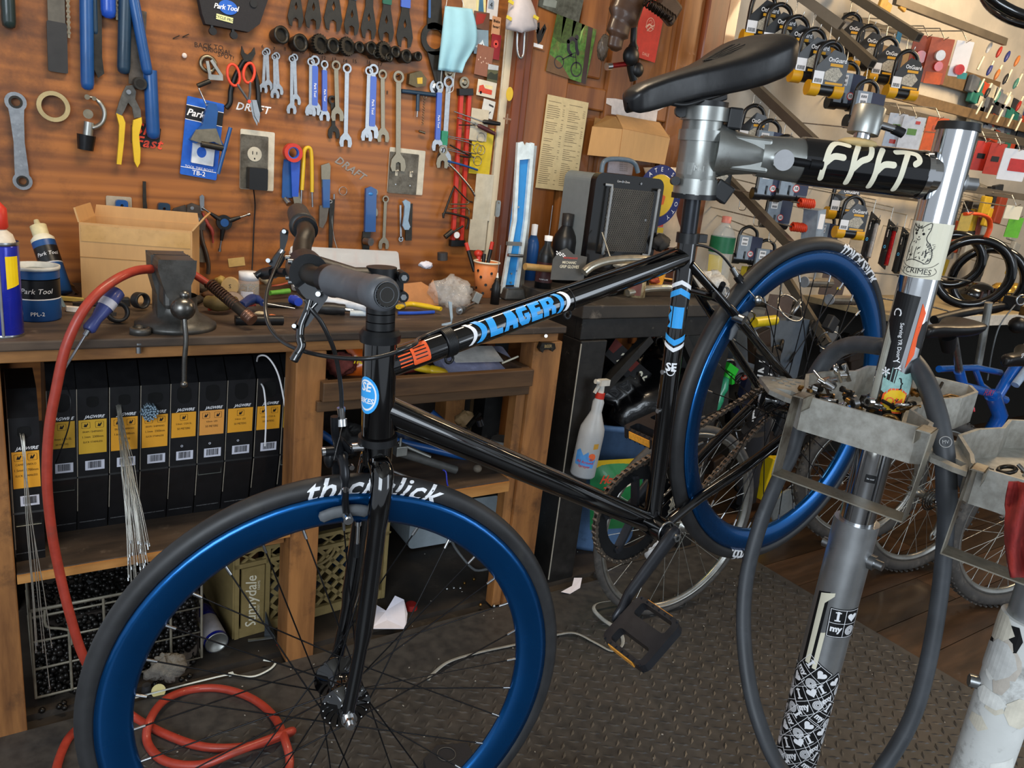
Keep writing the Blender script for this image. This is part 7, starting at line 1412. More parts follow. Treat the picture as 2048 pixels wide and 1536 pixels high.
build(g,'checker_print',t,split=False)
def lyb(lab,pts,Yv,r,m,nm,cat):g=G(m);g.tube(smooth([aY(x,y,Yv)if len(p)==2 else aY(x,y,p[2])for p in pts for x,y in[p[:2]]],4),r,12);return build(g,nm,None,lab,cat)
lyb('long tan tube lying behind the glove card',[(1050,533),(1080,536),(1105,538)],2.1,.012,M('tan_tube','B08D56',.35,coat=.3),'tube','tube')
lyb('bent silver handlebar lying in front of the heater',[(1168,545),(1185,532),(1215,522),(1260,518),(1300,520),(1340,528)],2.0,.015,M('silver_bar','C9C4B4',.2,metal=.8,coat=.4),'handlebar','handlebar')
lyb('steel seatpost lying across the right of the black bench',[(1255,586),(1300,577),(1345,576),(1400,585)],1.98,.013,M('silver_bar'),'seatpost','seatpost');lyb('thin brass rod lying behind the yellow pack',[(1290,552),(1340,560),(1380,565)],2.08,.008,brass,'rod','rod')
t=thing('printed_mug','tin painted with a brown and cream picture by the seat tube','tin',aZ(1268,598,ZB));p=aZ(1268,592,ZB);g=G(M('aged_cream_tin','C9B48A',.5,var=.15,dirt='7A5A34',dsc=30));g.lathe([(0,0),(.038,0),(.034,.075),(.030,.10),(0,.10)],p,(0,0,1),24);build(g,'body',t);g=G(M('maroon_print','6E4038',.5));vd=CAM-p;a0=atan2(vd.y,vd.x);g.add([(p.x+.0385*cos(a0+u),p.y+.0385*sin(a0+u),p.z+z_)for z_ in(.008,.052)for u in fr(-.5,.6,8)],[(i,i+1,10+i,9+i)for i in range(8)]);build(g,'picture_patch',t)
face('yellow_pack',[aY(1300,570,2.02),aY(1322,577,1.98),aY(1336,536,1.98),aY(1312,532,2.02)],M('orange_yellow_pack','E3A02C',.4),.01).update_tag();o=COL.objects[-1];o['label']='small orange yellow packet standing beside the seat tube';o['category']='packet'
g=G(M('socket_pale','8E948E',.4,metal=.6));g.cyl(aZ(1215,582,ZB+.018),aZ(1228,580,ZB+.018),.016,n=18);g.cyl(aZ(1228,580,ZB+.018),aZ(1262,570,ZB+.02),.013,n=10,m=dks);build(g,'freewheel_tool',None,'dark knurled tool with a pale ring end on the black bench','tool')
for i,(x,y,w,h,cc,lab)in enumerate([(1250,545,60,26,'2A2422','dark grey cloth heap under the heater corner'),(1320,485,40,30,'2C2A28','black gloves heaped right of the heater'),(1310,560,30,14,'A9482C','red brown scrap behind the packet'),(1345,600,20,14,'2E2E30','small black cube by the seat tube'),(1200,560,40,14,'3A2E28','dark rag under the top tube'),(1245,530,40,16,'DDD6C4','white plastic tray edge before the heater'),(1420,570,90,50,'CFCFCB','white bag right of the seat tube'),(1455,620,60,40,'3A3632','dark parts heap right of the seat tube')]):
 crump(lab,x,y,w,h,M('heap_%d'%i,cc,.7,var=.3,bump=.5,scale=60),'cloth','cloth',dep=(aY(x,y,2.15 if y<560 else 2.0)-CAM).dot(CF),seed=20+i)
sb=thing('snack_bag','cream and blue snack bag standing behind the stand clamp','bag',aY(1330,500,2.32));scm=M('snack_bag_cream','D9C0A2',.35,var=.1,coat=.3,bump=.3,scale=20)
def sbf(u,v):x=1288+70*u+6*sin(v*9);y=335+160*v;return aY(x,y,2.34-.05*sin(pi*u)*sin(pi*min(1,v*1.1)))
g=G(scm);g.grid(sbf,16,16);g.grid(lambda u,v:sbf(u,v)+V((0,.05*sin(pi*u)*sin(pi*v)+.004,0)),16,16);build(g,'bag',sb,split=False)
T=frame(aY(1318,392,2.262),(1,0,0),z=(0,-1,0));k=1/ppm(T.translation);nv=M('navy_print','1E2A66',.4)
g=G(nv,T);g.prism(circ2(48*k*1.25,36),None,0,holes=[circ2(34*k*1.25,30)[::-1]]);build(g,'ring_print',sb);g=G(yel,T);g.prism([(p[0],p[1])for p in circ2(33*k*1.25,30)],None,.0002);build(g,'yellow_disc',sb);g=G(M('orange_print','D9642A',.5),T);g.prism([(-.02,-.045),(.03,-.03),(.035,.0),(.01,.01),(-.01,.0)],None,.0006);build(g,'print',sb)
g=G(white);ringtext(g,"PIRATE'S-BOOTY      ",41*k*1.25,.024,T@Mx.Translation((0,0,.001)),white,a0=pi*1.02);build(g,'lettering',sb,split=False)
for y,c_,m_ in((447,12,redk),(460,10,yel),(474,10,nv)):g=G(m_);p=aY(1312,y,2.268);g.box(p,(40*k,.002,c_*k));build(g,'print_band',sb)
p=aY(1431,560,2.28);p.z=.96;t=thing('water_bottle','clear plastic bottle with a green label and red cap','bottle',p);s_=1/ppm(p);pet=M('clear_pet','E4ECEA',.06,alpha=.28);g=G(pet);R_=24*s_;zz=lambda y:aY(1431,y,2.28).z-p.z;g.lathe([(R_,0),(R_,zz(475)),(R_*.8,zz(460)),(R_*.33,zz(445)),(R_*.3,zz(440))],p,(0,0,1),24);build(g,'bottle',t);g=G(M('green_bottle_label','1F6E48',.4));g.lathe([(R_*1.01,zz(504)),(R_*1.01,zz(472))],p,(0,0,1),24);build(g,'label_band',t);g=G(M('salmon_cap','E08A7C',.4));g.lathe([(R_*.38,zz(444)),(R_*.38,zz(431)),(0,zz(430))],p,(0,0,1),16);build(g,'cap',t)
g=G(M('green_bottle_label'));face('yellow_sleeve',[aY(1412,575,2.3),aY(1438,585,2.26),aY(1446,512,2.26),aY(1418,508,2.3)],wy,.004);o=COL.objects[-1];o['label']='yellow printed sleeve of brushes below the clear bottle';o['category']='packet'
def onbd(lab,x,y,w,h,m,rot=.0,Y=2.40,nm='poster',cat='poster',prints=()):
 p=aY(x,y,Y);k=1/ppm(p);W2,H2=w*k*1.25,h*k;T=frame(p,(cos(rot),0,sin(rot)),z=(0,-1,0));t=thing(nm,lab,cat,p-V((0,0,H2/2)));g=G(m,T);g.prism(rrect(W2,H2,.001),0,.001);build(g,'sheet',t)
 for pts,mm in prints:g=G(mm,T);g.prism([(a*W2,b*H2)for a,b in pts],None,.0014);build(g,'print',t,split=False)
 return t,T,W2,H2
ppr=M('aged_paper','CDBB90',.8,var=.1,dirt='8A7348',dsc=14,damt=.3)
t,T,W2,H2=onbd('aged handwritten price list taped to the door',1124,290,82,176,ppr,-.02);g=G(M('faint_ink','6A5A44',.7));rr=random.Random(6)
for cx_ in(-.3,.2):
 y=.44
 while y>-.46:
  L2=rr.uniform(.16,.34)
  if rr.random()>.12:g.prism([((cx_-.16)*W2,y*H2),((cx_-.16+L2)*W2,y*H2),((cx_-.16+L2)*W2,(y-.005)*H2),((cx_-.16)*W2,(y-.005)*H2)],None,.0014,T)
  if rr.random()>.5:g.prism([((cx_+.20)*W2,y*H2),((cx_+.25)*W2,y*H2),((cx_+.25)*W2,(y-.005)*H2),((cx_+.20)*W2,(y-.005)*H2)],None,.0014,T)
  y-=.022
build(g,'handwriting',t,split=False,kind='stuff')
grn=M('forest_print','4E7A34',.4,var=.5,scale=60,dirt='7A5A3A',dsc=14,damt=.42);gl2=M('leaf_light','8FB864',.5);br2=M('dark_cyclist','2C2830',.5);lb_=M('mud_print','6A4E34',.5)
t,T,W2,H2=onbd('photo of a mountain biker riding through green forest, stuck on the door',1143,100,82,106,grn,-.1,prints=[([(-.5,.1),(-.3,.05),(0,.1),(.2,.5),(-.5,.5)],M('forest_dark','3A5226',.5,var=.5,scale=80)),([(-.35,.5),(-.3,.12),(-.27,.5)],gl2),([(-.1,.5),(-.06,.12),(-.02,.5)],gl2),([(.12,.5),(.15,.15),(.19,.5)],gl2),([(.28,.5),(.4,.5),(.5,-.5),(.38,-.5)],M('trunk_dark','3A2A2C',.5)),([(-.5,-.5),(-.5,-.2),(-.2,-.28),(.1,-.5)],lb_)])
g=G(br2,T);bk_=[]
for pts,w in(([(-.12,.12),(-.05,.2),(.06,.18),(.1,.06),(.16,-.02)],.014),([(-.12,.12),(-.08,-.02),(.0,-.08)],.013),([(-.18,-.22),(-.05,-.12),(.1,-.02),(.2,-.28)],.004),([(-.05,-.12),(.12,-.1)],.003)):bk_+=stroke([(a*W2,b*H2)for a,b in pts],w)
bk_+=[[(.06*W2+.009*cos(a),.24*H2+.009*sin(a))for a in fr(0,2*pi,10)[:-1]],([(.2*W2+.026*cos(a),-.3*H2+.026*sin(a))for a in fr(0,2*pi,20)[:-1]],[[(.2*W2+.021*cos(a),-.3*H2+.021*sin(a))for a in fr(0,2*pi,20)[:-1]][::-1]]),([(-.24*W2+.022*cos(a),-.28*H2+.022*sin(a))for a in fr(0,2*pi,20)[:-1]],[[(-.24*W2+.018*cos(a),-.28*H2+.018*sin(a))for a in fr(0,2*pi,20)[:-1]][::-1]])]
v_,f_=shape2d(bk_);g.add([(a,b,.002)for a,b,c in v_],f_);build(g,'print',t,split=False)
onbd('dark grey torn photo at the top of the door',1122,6,84,44,M('grey_photo','4E5450',.4,var=.5,scale=50),-.12,prints=[([(-.4,-.4),(-.1,-.3),(-.1,0),(-.4,.1)],M('pale_stone','7E8886',.5))]);onbd('clear sticker with a black and white rooster on the door frame',1078,70,30,52,M('brown_clear','8A5A34',.3,var=.05),-.05,nm='sticker',cat='sticker',prints=[([(-.3,.35),(-.1,.45),(.0,.15),(.25,.45),(.4,.3),(.2,-.2),(.0,-.35),(-.15,-.1)],ink),([(-.2,.3),(-.05,.2),(-.1,0),(-.25,.1)],white),([(.2,.3),(.3,.25),(.15,.0)],white),([(-.35,-.32),(.35,-.32),(.35,-.45),(-.35,-.45)],white)])
t,T,W2,H2=onbd('red and white poster of a winged wheel partly behind the saddle',1299,56,50,118,M('poster_red','C93A2A',.5),-.06);g=G(M('poster_pale','E9B8A0',.5),T);v_,f_=shape2d([([(.021*cos(a),.012+.024*sin(a))for a in fr(0,2*pi,24)[:-1]],[[(.019*cos(a),.012+.022*sin(a))for a in fr(0,2*pi,24)[:-1]][::-1]])]+stroke([(-.018,.0),(-.005,.012),(.012,.008),(.022,.016)],[.008,.006,.006,.002])+stroke([(-.010,-.012),(.004,.004),(.018,.0)],.004)+stroke([(-.008,.022),(.0,.028),(.008,.020),(.002,.016)],.002));g.add([(a,b,.0016)for a,b,c in v_],f_);g.T=None;g.text('DALE',.015,T@Mx.Translation((.005,-H2*.42,.0016)));build(g,'print',t,split=False)
t,T,W2,H2=onbd('small handwritten card above the mirror strip',1449,12,44,46,ppr,-.1,Y=2.47);g=G(ink)
for k,s_ in enumerate(('BOX OF','BITS','RM BKLYN','NY')):g.text(s_,.013,T@Mx.Translation((.005,.03-.017*k,.0016)))
build(g,'lettering',t,split=False);onbd('narrow dark mirror in a pale frame on the wall edge',1428,72,24,88,M('pale_frame','A9AAA6',.5),-.1,Y=2.47,nm='mirror',cat='mirror',prints=[([(-.4,-.46),(.4,-.46),(.4,.46),(-.4,.46)],M('dark_mirror','15191A',.08,coat=.6))])
g=G(yel);g.prism([(px(1019,188,8)*cos(a),px(1019,188,13)*sin(a))for a in fr(0,2*pi,20)[:-1]],0,.001,frame(aY(1019,188,2.365),(1,0,0),z=(0,-1,0)));build(g,'sticker',None,'oval gold sticker on the door frame','sticker');g=G(M('worn_grey','8A6E5A',.6));T=frame(aY(1014,240,2.366),(1,0,0),z=(0,-1,0));g.text('+',.07,T);build(g,'cross_mark',None,'faded cross shaped mark on the door frame','mark')
t=thing('cycling_cap_white','white cap with yellow tabs hung over a steel link on the door frame','cap',aY(1045,65,2.30));cpm=M('white_cap_cloth','C9C2C4',.8,var=.06)
def capf(u,v):a=2*pi*u;x=1043+32*sin(pi*min(1,(1-v)*.55+.42))*cos(a)*(1 if v<.98 else 0);y=-30+96*v;return aY(x,y,2.33+.05*sin(a)*sin(pi*min(.99,(1-v)*.6+.3)))
g=G(cpm);g.grid(capf,24,14,cu=True);build(g,'cloth',t);g=G(M('yellow_tab','D9C23A',.5))
for x,y in((1022,4),(1018,36),(1072,35)):g.box(aY(x,y,2.285),(.02,.003,.010),Mx.Rotation(.25,3,'Y'));
build(g,'tab',t)
g=G(steel);P=[aY(x,y,2.34)for x,y in((1035,62),(1034,90),(1036,110),(1041,116),(1046,110),(1048,90),(1049,64))];g.tube(smooth(P,4),.004,8);build(g,'steel_link',None,'long steel chain link hanging below the white cap','chain link')
g=G(alu);P=aY(994,417,2.36);g.prism(rrect(.018,.058,.008),0,.008,frame(P,(1,0,0),z=(0,-1,0)),holes=[circ2(.0035,10,(0,.02))[::-1]]);build(g,'latch_plate',None,'small grey metal latch on the door frame','latch')
lth=M('brown_leather','3E2818',.4,var=.25,scale=30,coat=.3);t=thing('leather_saddle','old brown leather saddle hanging nose down with coil springs','saddle',aY(1230,100,2.2));YS=2.15
g=G(lth);g.tube(smooth([aY(x,y,YS)for x,y in((1270,-40),(1255,10),(1240,50),(1232,80),(1228,102))],5),[.075]*4+[.062]*5+[.045]*5+[.030]*5+[.020,.012],18,flat=.5,up=(1,0,0));build(g,'cover',t)
g=G(M('rusty_springs','2A201A',.35,metal=.7));
for q in range(3):
 a,b=aY(1290+q*10,2+q*5,YS-.05),aY(1330+q*8,30+q*4,YS-.05);d=(b-a).normalized();u_,w_2=perp(d);g.tube([a.lerp(b,i/70)+(u_*cos(i*.63)+w_2*sin(i*.63))*.014 for i in range(71)],.0028,5)
build(g,'coil_spring',t,split=False);g=G(lth);g.box(aY(1335,15,YS-.02),(.10,.03,.08),Mx.Rotation(.5,3,'Y'));build(g,'rear_plate',t,bev=.01)
t=thing('old_derailleur','black old derailleur and lever cluster hanging beside the red poster','bicycle part',aY(1265,150,2.2));g=G(sat);g.tube(smooth([aY(x,y,2.25)for x,y in((1270,20),(1268,60),(1266,95),(1262,130),(1268,160))],4),[.012]*8+[.02]*4+[.016]*5,10);g.sph(aY(1262,112,2.24),.034,sc=(1,.6,1));g.sph(aY(1275,140,2.24),.026,sc=(1,.6,1));build(g,'body',t,split=False);g=G(M('red_anodised','8E2020',.3,metal=.6));g.cyl(aY(1222,132,2.25),aY(1252,128,2.25),.009,n=12);build(g,'red_spacer',t);g=G(chrome);g.cyl(aY(1213,133,2.25),aY(1222,132,2.25),.013,n=12);build(g,'steel_end',t)
crump('clear grey plastic bag hanging beside the biker photo',1207,95,24,44,M('greyish_bag','5A5650',.3,alpha=.7,bump=.4),'plastic_bag','bag',dep=(aY(1207,95,2.35)-CAM).dot(CF),seed=44)
rail=M('dull_rail_metal','6E675C',.45,metal=.6,var=.15,scale=8);hkm=M('hook_wire','C4C1B8',.25,metal=.9);lkb=M('lock_black','171718',.35,var=.1,coat=.3);lky=M('lock_yellow','E0A41A',.4,var=.05);lkr=M('lock_orange_red','D9401F',.45);lgr=M('lock_card_grey','8C9AA8',.5);lnv=M('lock_card_navy','232B48',.45)
def arm(x0,y0,x1,y1,Y0,Y1,lab,w=.032):
 a,b=aY(x0,y0,Y0),aY(x1,y1,Y1);t=thing('slanting_lock_rack',lab,'display arm',b,'slanting display arms');g=G(rail);g.beam(a,b,w,w*1.1);build(g,'bar',t);g=G(M('socket_bore'));d=(b-a).normalized();g.beam(b,b+d*.0006,w*.7,w*.75);build(g,'open_end',t);return a,b,t
def jhook(p,par,L=.07):
 g=G(hkm);e=V((.0,-.012,-L));g.tube(smooth([p,p+V((0,0,-L*.5)),p+V((0,-.004,-L*.92)),p+V((0,-.02,-L)),p+V((0,-.036,-L*.92)),p+V((0,-.040,-L*.72))],3),.0022,6);build(g,'wire_hook',par)
 return p+V((0,-.02,-L))
EX=V((.90,-.44,0)).normalized();EY2=V((EX.y,-EX.x,0))
def ulock(p,kind,lab,s=1.,grp='shackle locks on the display arms'):
 """p: top inside of the shackle, resting on the hook"""
 t=thing('bike_lock',lab,'lock',p+V((0,0,-.25*s)),grp);r=.009*s;w=.048*s;h=.15*s;g=G(lkb);a=p+V((0,0,r*.5))
 g.tube(smooth([a-EX*w+V((0,0,-h)),a-EX*w+V((0,0,-w*1.1)),a-EX*w*.75+V((0,0,-w*.35)),a+V((0,0,0)),a+EX*w*.75+V((0,0,-w*.35)),a+EX*w+V((0,0,-w*1.1)),a+EX*w+V((0,0,-h))],4),r,10);build(g,'shackle',t)
 c=a+V((0,0,-h-.016*s));em={'y':lky,'g':lkb,'b':lkb}[kind];g=G(lkb);g.cyl(c-EX*.03*s,c+EX*.03*s,.023*s,n=16);build(g,'crossbar',t)
 for q in(-1,1):g=G(em);g.cyl(c+EX*(q*.028*s),c+EX*(q*.068*s),.028*s,n=18);build(g,'end_cap',t,bev=.003)
 T=frame(a-EY2*.026*s+V((0,0,-.095*s)),EX,z=-EY2 if(-EY2).y<0 else EY2);T=frame(a+(-EY2 if EY2.y>0 else EY2)*.024*s+V((0,0,-.09*s)),EX,z=(-EY2 if EY2.y>0 else EY2))
 if kind=='y':
  g=G(lkb,T);g.prism([(-.065*s,-.065*s),(.065*s,-.065*s),(.065*s,.02*s),(.045*s,.05*s),(.0,.06*s),(-.055*s,.0)],-.003,0);cd_=build(g,'card',t);g=G(white,T);g.prism([(-.062*s,-.062*s),(-.022*s,-.062*s),(-.022*s,-.018*s),(-.062*s,-.018*s)],None,.0008);build(g,'price_label',cd_);g=G(ink,T)
  for k in range(6):g.prism([(-.056*s+k*.005*s,-.058*s),(-.053*s+k*.005*s,-.058*s),(-.053*s+k*.005*s,-.044*s),(-.056*s+k*.005*s,-.044*s)],None,.0012)
  build(g,'barcode',cd_,split=False);g=G(white);g.text('OnGuard',.022*s,T@Mx.Translation((.02*s,.025*s,.0008)),off=.02,asp=.85);build(g,'lettering',cd_,split=False)
  g=G(lky,T);g.prism(rrect(.05*s,.010*s,.0005,c=(.02*s,.008*s)),None,.0008);g.prism(rrect(.07*s,.008*s,.0005,c=(.022*s,-.056*s)),None,.0008);build(g,'yellow_print',cd_);g=G(M('lion_grey','B9B3A4',.5,var=.5,scale=200),T);g.prism([(-.02*s,-.045*s),(.03*s,-.05*s),(.05*s,-.02*s),(.03*s,.0),(.0,-.002*s),(-.02*s,-.018*s)],None,.0008);build(g,'print',cd_)
 else:
  g=G(lgr,T);g.prism([(-.055*s,-.075*s),(-.02*s,-.075*s),(-.02*s,-.035*s),(-.008*s,-.035*s),(-.008*s,-.075*s),(.01*s,-.075*s),(.01*s,.045*s),(-.055*s,.045*s)],-.02,.004);cd_=build(g,'card',t,split=False);g=G(lnv,T);g.prism([(.01*s,-.075*s),(.07*s,-.07*s),(.07*s,.04*s),(.01*s,.045*s)],-.02,.003);build(g,'card_side',t);g=G(white,T);g.prism(rrect(.034*s,.042*s,.001,c=(-.026*s,.015*s)),None,.0046);build(g,'price_label',cd_);g=G(ink,T)
  for k in range(5):
   for q in(.024,.004):g.prism([(-.037*s+k*.005*s,q*s-.005*s),(-.034*s+k*.005*s,q*s-.005*s),(-.034*s+k*.005*s,q*s+.005*s),(-.037*s+k*.005*s,q*s+.005*s)],None,.0050)
  build(g,'barcode',cd_,split=False);g=G(white,T);g.prism(circ2(.016*s,18,(.016*s,-.045*s)),None,.0046);g2=G(rdp,T);g2.prism(circ2(.016*s,18,(.016*s,-.045*s)),None,.0050,holes=[circ2(.012*s,18,(.016*s,-.045*s))[::-1]]);build(g,'round_print',cd_);build(g2,'ring_print',cd_);g=G(ink);g.text('10',.017*s,T@Mx.Translation((.016*s,-.045*s,.0052)),off=.04);build(g,'lettering',cd_,split=False)
 return t
def peg(p,par):g=G(hkm);g.cyl(p,V((p.x,2.5,p.z+.03)),.003,n=6);build(g,'peg_hook',par)
def hang_row(a,b,par,fr_,kinds,labs,s=1.,L=.07):
 for f,k,lab in zip(fr_,kinds,labs):
  e=jhook(a.lerp(b,f)+V((0,0,-.01)),par,L)
  if k:ulock(e+V((0,0,-.0)),k,lab,s)
a,b,t=arm(1430,-130,1683,52,2.48,1.95,'top display arm above the saddle with a red and yellow label');hang_row(a,b,t,(.42,.55,.68,.81,.94),'yyyyy',['carded lock with yellow caps directly above the saddle tail','second carded yellow capped lock right of the saddle','third carded yellow capped lock right of the saddle','front carded yellow capped lock of the upper left arm','carded yellow lock hanging at the end of the upper left arm'])
g=G(M('red_yellow_label','C23A1E',.5));p=a.lerp(b,.88);d=(b-a).normalized();T=frame(p+V((0,-.0125,0)),d,z=(0,-1,0));g.prism(rrect(.09,.020,.002),0,.001,T);r_=build(g,'label_strip',t);g=G(yel);g.text('KRYPTO',.016,T@Mx.Translation((0,0,.0015)),shear=.2,off=.02);build(g,'lettering',r_,split=False)
a,b,t=arm(1640,32,1745,128,2.44,2.05,'second display arm carrying grey carded locks');hang_row(a,b,t,(.25,.60,.95),'bgg',['plain black lock behind the grey carded pair','grey and navy carded lock, rear one of the upper pair','grey and navy carded lock, front one of the upper pair'])
a,b,t=arm(1700,-12,1838,75,2.44,2.0,'display arm carrying four yellow capped locks');hang_row(a,b,t,(.05,.33,.60,.88),'yyyy',['rearmost yellow capped lock of the right hand arm','second yellow capped lock of the right hand arm','third yellow capped lock of the right hand arm','front yellow capped lock beside the red lights'])
a,b,t=arm(1497,160,1632,288,2.46,1.98,'display arm just above the black stand arm');hang_row(a,b,t,(.12,.36,.60,.84),('y','g','g',None),['carded lock hanging lowest left behind the clamp head','grey boxed lock partly hidden by the stand arm','grey carded lock with a black shackle above the stand arm',''])
a,b,t=arm(1455,358,1580,490,2.46,2.0,'bare display arm below the stand clamp');hang_row(a,b,t,(.0,.24,.48,.72),(None,None,None,None),['','','',''],L=.06)
a,b,t=arm(1575,560,1655,688,2.30,2.05,'wooden coloured display arm seen through the rear wheel');
for x,y,Y,k,s,lab in((1545,318,2.1,'g',1.0,'grey carded lock hanging under the stand arm, left one'),(1592,312,2.05,'g',1.1,'grey and navy carded lock hanging under the stand arm, front one'),(1560,380,2.2,'g',1.0,'grey carded lock with the number ten low under the stand arm'),(1440,300,2.3,'y',1.1,'yellow capped lock seen under the clamp head'),(1695,355,2.15,'y',1.15,'wide yellow capped lock below the black stand arm'),(1712,395,2.05,'y',1.1,'front yellow capped lock below the black stand arm'),(1500,455,2.3,'b',1.0,'glossy black lock beside the water bottle'),(1535,482,2.25,'b',1.0,'glossy black lock left of the rear tyre'),(1655,430,2.2,'b',1.0,'black lock above the rear tyre lettering')):
 peg(aY(x,y,Y),ulock(aY(x,y,Y),k,lab,s*.86))
for i,(x,y,Y)in enumerate(((1598,405,2.0),(1583,453,2.05),(1700,255,1.95))):
 g=G(lkr);p=aY(x,y,Y);q=p+EX*.06;dd_=(q-p);u_,w_2=perp(dd_);g.tube([p.lerp(q,k/60)+(u_*cos(k*.75)+w_2*sin(k*.75))*.016 for k in range(61)],.0045,6);t=build(g,'coil_lock',None,('orange red coiled lock cable beneath the number ten card','orange red coiled lock cable just above the rear tyre','orange red coiled lock under the front grey card')[i],'lock');ORG[t.name]=t.location.copy();peg(p,t)
t=thing('boxed_lock','tall grey boxed lock standing above the rear tyre','lock',aY(1625,500,2.05));a,b=aY(1621,500,2.0),aY(1630,418,2.0);g=G(lgr);g.beam(a,b,.07,.05);build(g,'box',t);g=G(white);p=a.lerp(b,.72);g.box(p+V((0,-.036,0)),(.034,.002,.06));build(g,'price_label',t)
for i,(x,y,c_)in enumerate(((1750,440,'C9CBCF'),(1785,455,'B02028'),(1812,470,'3A3C40'))):
 t=thing('pump_card',('silver hand pump on a black card','red hand pump on a black card','dark hand pump on a black card by the column')[i],'pump',aY(x-10,y+80,2.1));a,b=aY(x,y-10,2.15),aY(x-22,y+78,2.1);g=G(lkb);g.beam(a,b,.075,.004,up=(0,1,0));build(g,'card',t);g=G(M('pump_%d'%i,c_,.25,metal=.7));a,b=a+V((0,-.02,0)),b+V((0,-.02,0));g.cyl(a.lerp(b,.2),a.lerp(b,.95),.010,n=12);g.cyl(a.lerp(b,.1),a.lerp(b,.2),.013,n=12,m=lkb);build(g,'pump',t,split=False);g=G(M('pump_badge','4FA8D8',.4));g.torus(a.lerp(b,.55)+V((-.03,.012,0)),(0,1,0),.007,.0018,14,5);build(g,'badge',t);g=G(white);g.text('Lezyne',.014,frame(a.lerp(b,.25)+V((-.028,.012,0)),(b-a),z=(0,-1,0)));build(g,'lettering',t,split=False)
 jhook(aY(x+2,y-40,2.15),t,.09);peg(aY(x+2,y-40,2.15),t)
for i,(x0,y0,x1,y1,Y,h,lab)in enumerate(((1690,30,1840,120,2.46,.02,''),(1790,0,2010,86,2.3,.035,''),(1740,175,2048,335,2.4,.05,''),(1735,210,2048,385,2.3,.04,''),(1700,380,1900,480,2.42,.03,''),(1900,372,2060,470,1.9,.03,''),(1720,100,1990,195,2.47,.10,''))):
 a=aY(x0,y0,Y);b=aY(x1,y1,Y);b=V((b.x,Y,a.z));g=G(rail if i not in(2,6)else M('brown_slat_board','6E5A40',.6,var=.2));g.beam(a,b,.02,h);build(g,'display_rail',None,('upper thin grey rail crossing behind the locks','top grey rail running towards the ceiling lamp','brown board rail beyond the red lights','lower grey rail behind the blister packs','grey rail behind the pumps','nearer grey rail right of the chrome column','broad brown slat board high on the right wall')[i],'rail')
def pack(lab,x,y,w,h,m,Y,items=(),nm='blister_pack',rot=.0,cat='packet'):
 p=aY(x,y,Y);k=1/ppm(p);T=frame(p,V((.85,-.5,0)),y=V((-.12,0,1)));t=thing(nm,lab,cat,p-V((0,0,h*k/2)));g=G(m,T);g.prism(rrect(w*k,h*k,.004),-.004,0);build(g,'card',t)
 for dx,dy,r,mm in items:g=G(mm,T);g.prism(circ2(r*k,14,(dx*k,dy*k))if r>0 else rrect(-r*k*1.6,-r*k,.002,c=(dx*k,dy*k)),0,.014 if r>0 else.001);build(g,'bubble' if r>0 else 'print',t,bev=.002 if r>0 else 0)
 g=G(hkm);q=T@V((0,h*k*.45,.004));g.tube([q+V((0,.03,.05)),q+V((0,0,.01)),q,q+V((0,-.02,.012))],.002,5);build(g,'wire_hook',t);peg(q+V((0,.03,.05)),t);return t
sal=M('salmon_card','B0563C',.5);lred=M('light_red_lens','D02A1E',.15,coat=.8);lwh=M('light_clear_lens','CFCFCF',.1,coat=.8);gnp=M('green_print','5E8C44',.5);tqk=M('turquoise_card','2A8C8C',.5);pal=M('pale_card','CDD3DC',.5);orc=M('orange_card','D8602A',.5)
PK=[('red light pair on a salmon card, left one',1843,115,50,80,sal,2.1,((-5,0,12,lred),(0,-26,-22,orc))),('white and red light pair on a salmon card, right one',1875,122,48,84,sal,2.05,((0,10,10,lwh),(2,-10,9,lred),(0,-32,-22,orc))),('white hang card with a small red lamp',1922,118,36,66,white,2.0,((0,-20,10,lred),(12,-30,-12,tqk))),('white and green blister pack left of the column',1790,262,38,66,pal,2.1,((0,8,-10,gnp),(0,-20,-8,rdp))),('pale blister pack with green lettering by the column',1822,268,46,66,pal,2.05,((0,4,-12,gnp),(8,22,-6,rdp))),('orange blister pack touching the column',1868,272,44,70,orc,2.1,((0,15,-10,sal),)),('red reflector pack pointing down, left one',1962,312,30,56,rdp,1.95,((0,0,-10,ink),)),('red reflector pack pointing down, right one',1990,318,34,60,M('brick_red_card','A83020',.5),1.9,((0,0,-10,ink),)),('white box with a red lamp at the right edge',2028,330,56,60,white,1.7,((8,0,-24,lred),)),('blue handled brush pack high on the rail',1795,85,10,46,M('cyan_plastic','2A7EA8',.4),2.2,()),('yellow hang tag beside the column',1930,445,24,34,M('gold_tag','D8B04A',.5),1.7,()),('lime green topped packet at the right edge',2028,455,30,40,M('lime_top','5FB02C',.5),1.8,()),('cream doodled card at the right edge',2026,425,34,26,cream_s,1.78,()),('pale green tag hanging at the far right',2022,530,14,20,M('neon_tag','4FD04A',.5),1.8,()),('yellow and black card left of the rear tyre',1492,555,26,44,M('yellow_black_card','C9B02A',.5),2.3,((0,-8,-10,sal),)),('brown photo card behind the rear wheel spokes',1557,620,50,60,M('brown_photo_card','6A564A',.5),2.2,((14,-16,-5,wy),)),('brown photo card higher behind the spokes',1668,560,50,64,M('brown_photo_card'),2.25,((14,-16,-5,wy),)),('white tagged packet behind the pumps',1720,470,34,80,M('cream_card2','D2C8B4',.5),2.35,((6,-6,-7,wy),))]
for q in PK:pack(*q)
rr=random.Random(21);CN2={'C8CDD2':'silver','9E2A24':'red','26347A':'blue','B8703A':'tan','22262C':'black','3E7A74':'teal'};CN3={'B9482C':'orange red','5E6670':'slate','2E7A6E':'teal','C9C4B0':'cream','3A3A3E':'black','8A8F96':'grey'}
for i in range(26):x=1960+rr.uniform(0,85);y=60+i*6+rr.uniform(-6,6);pass
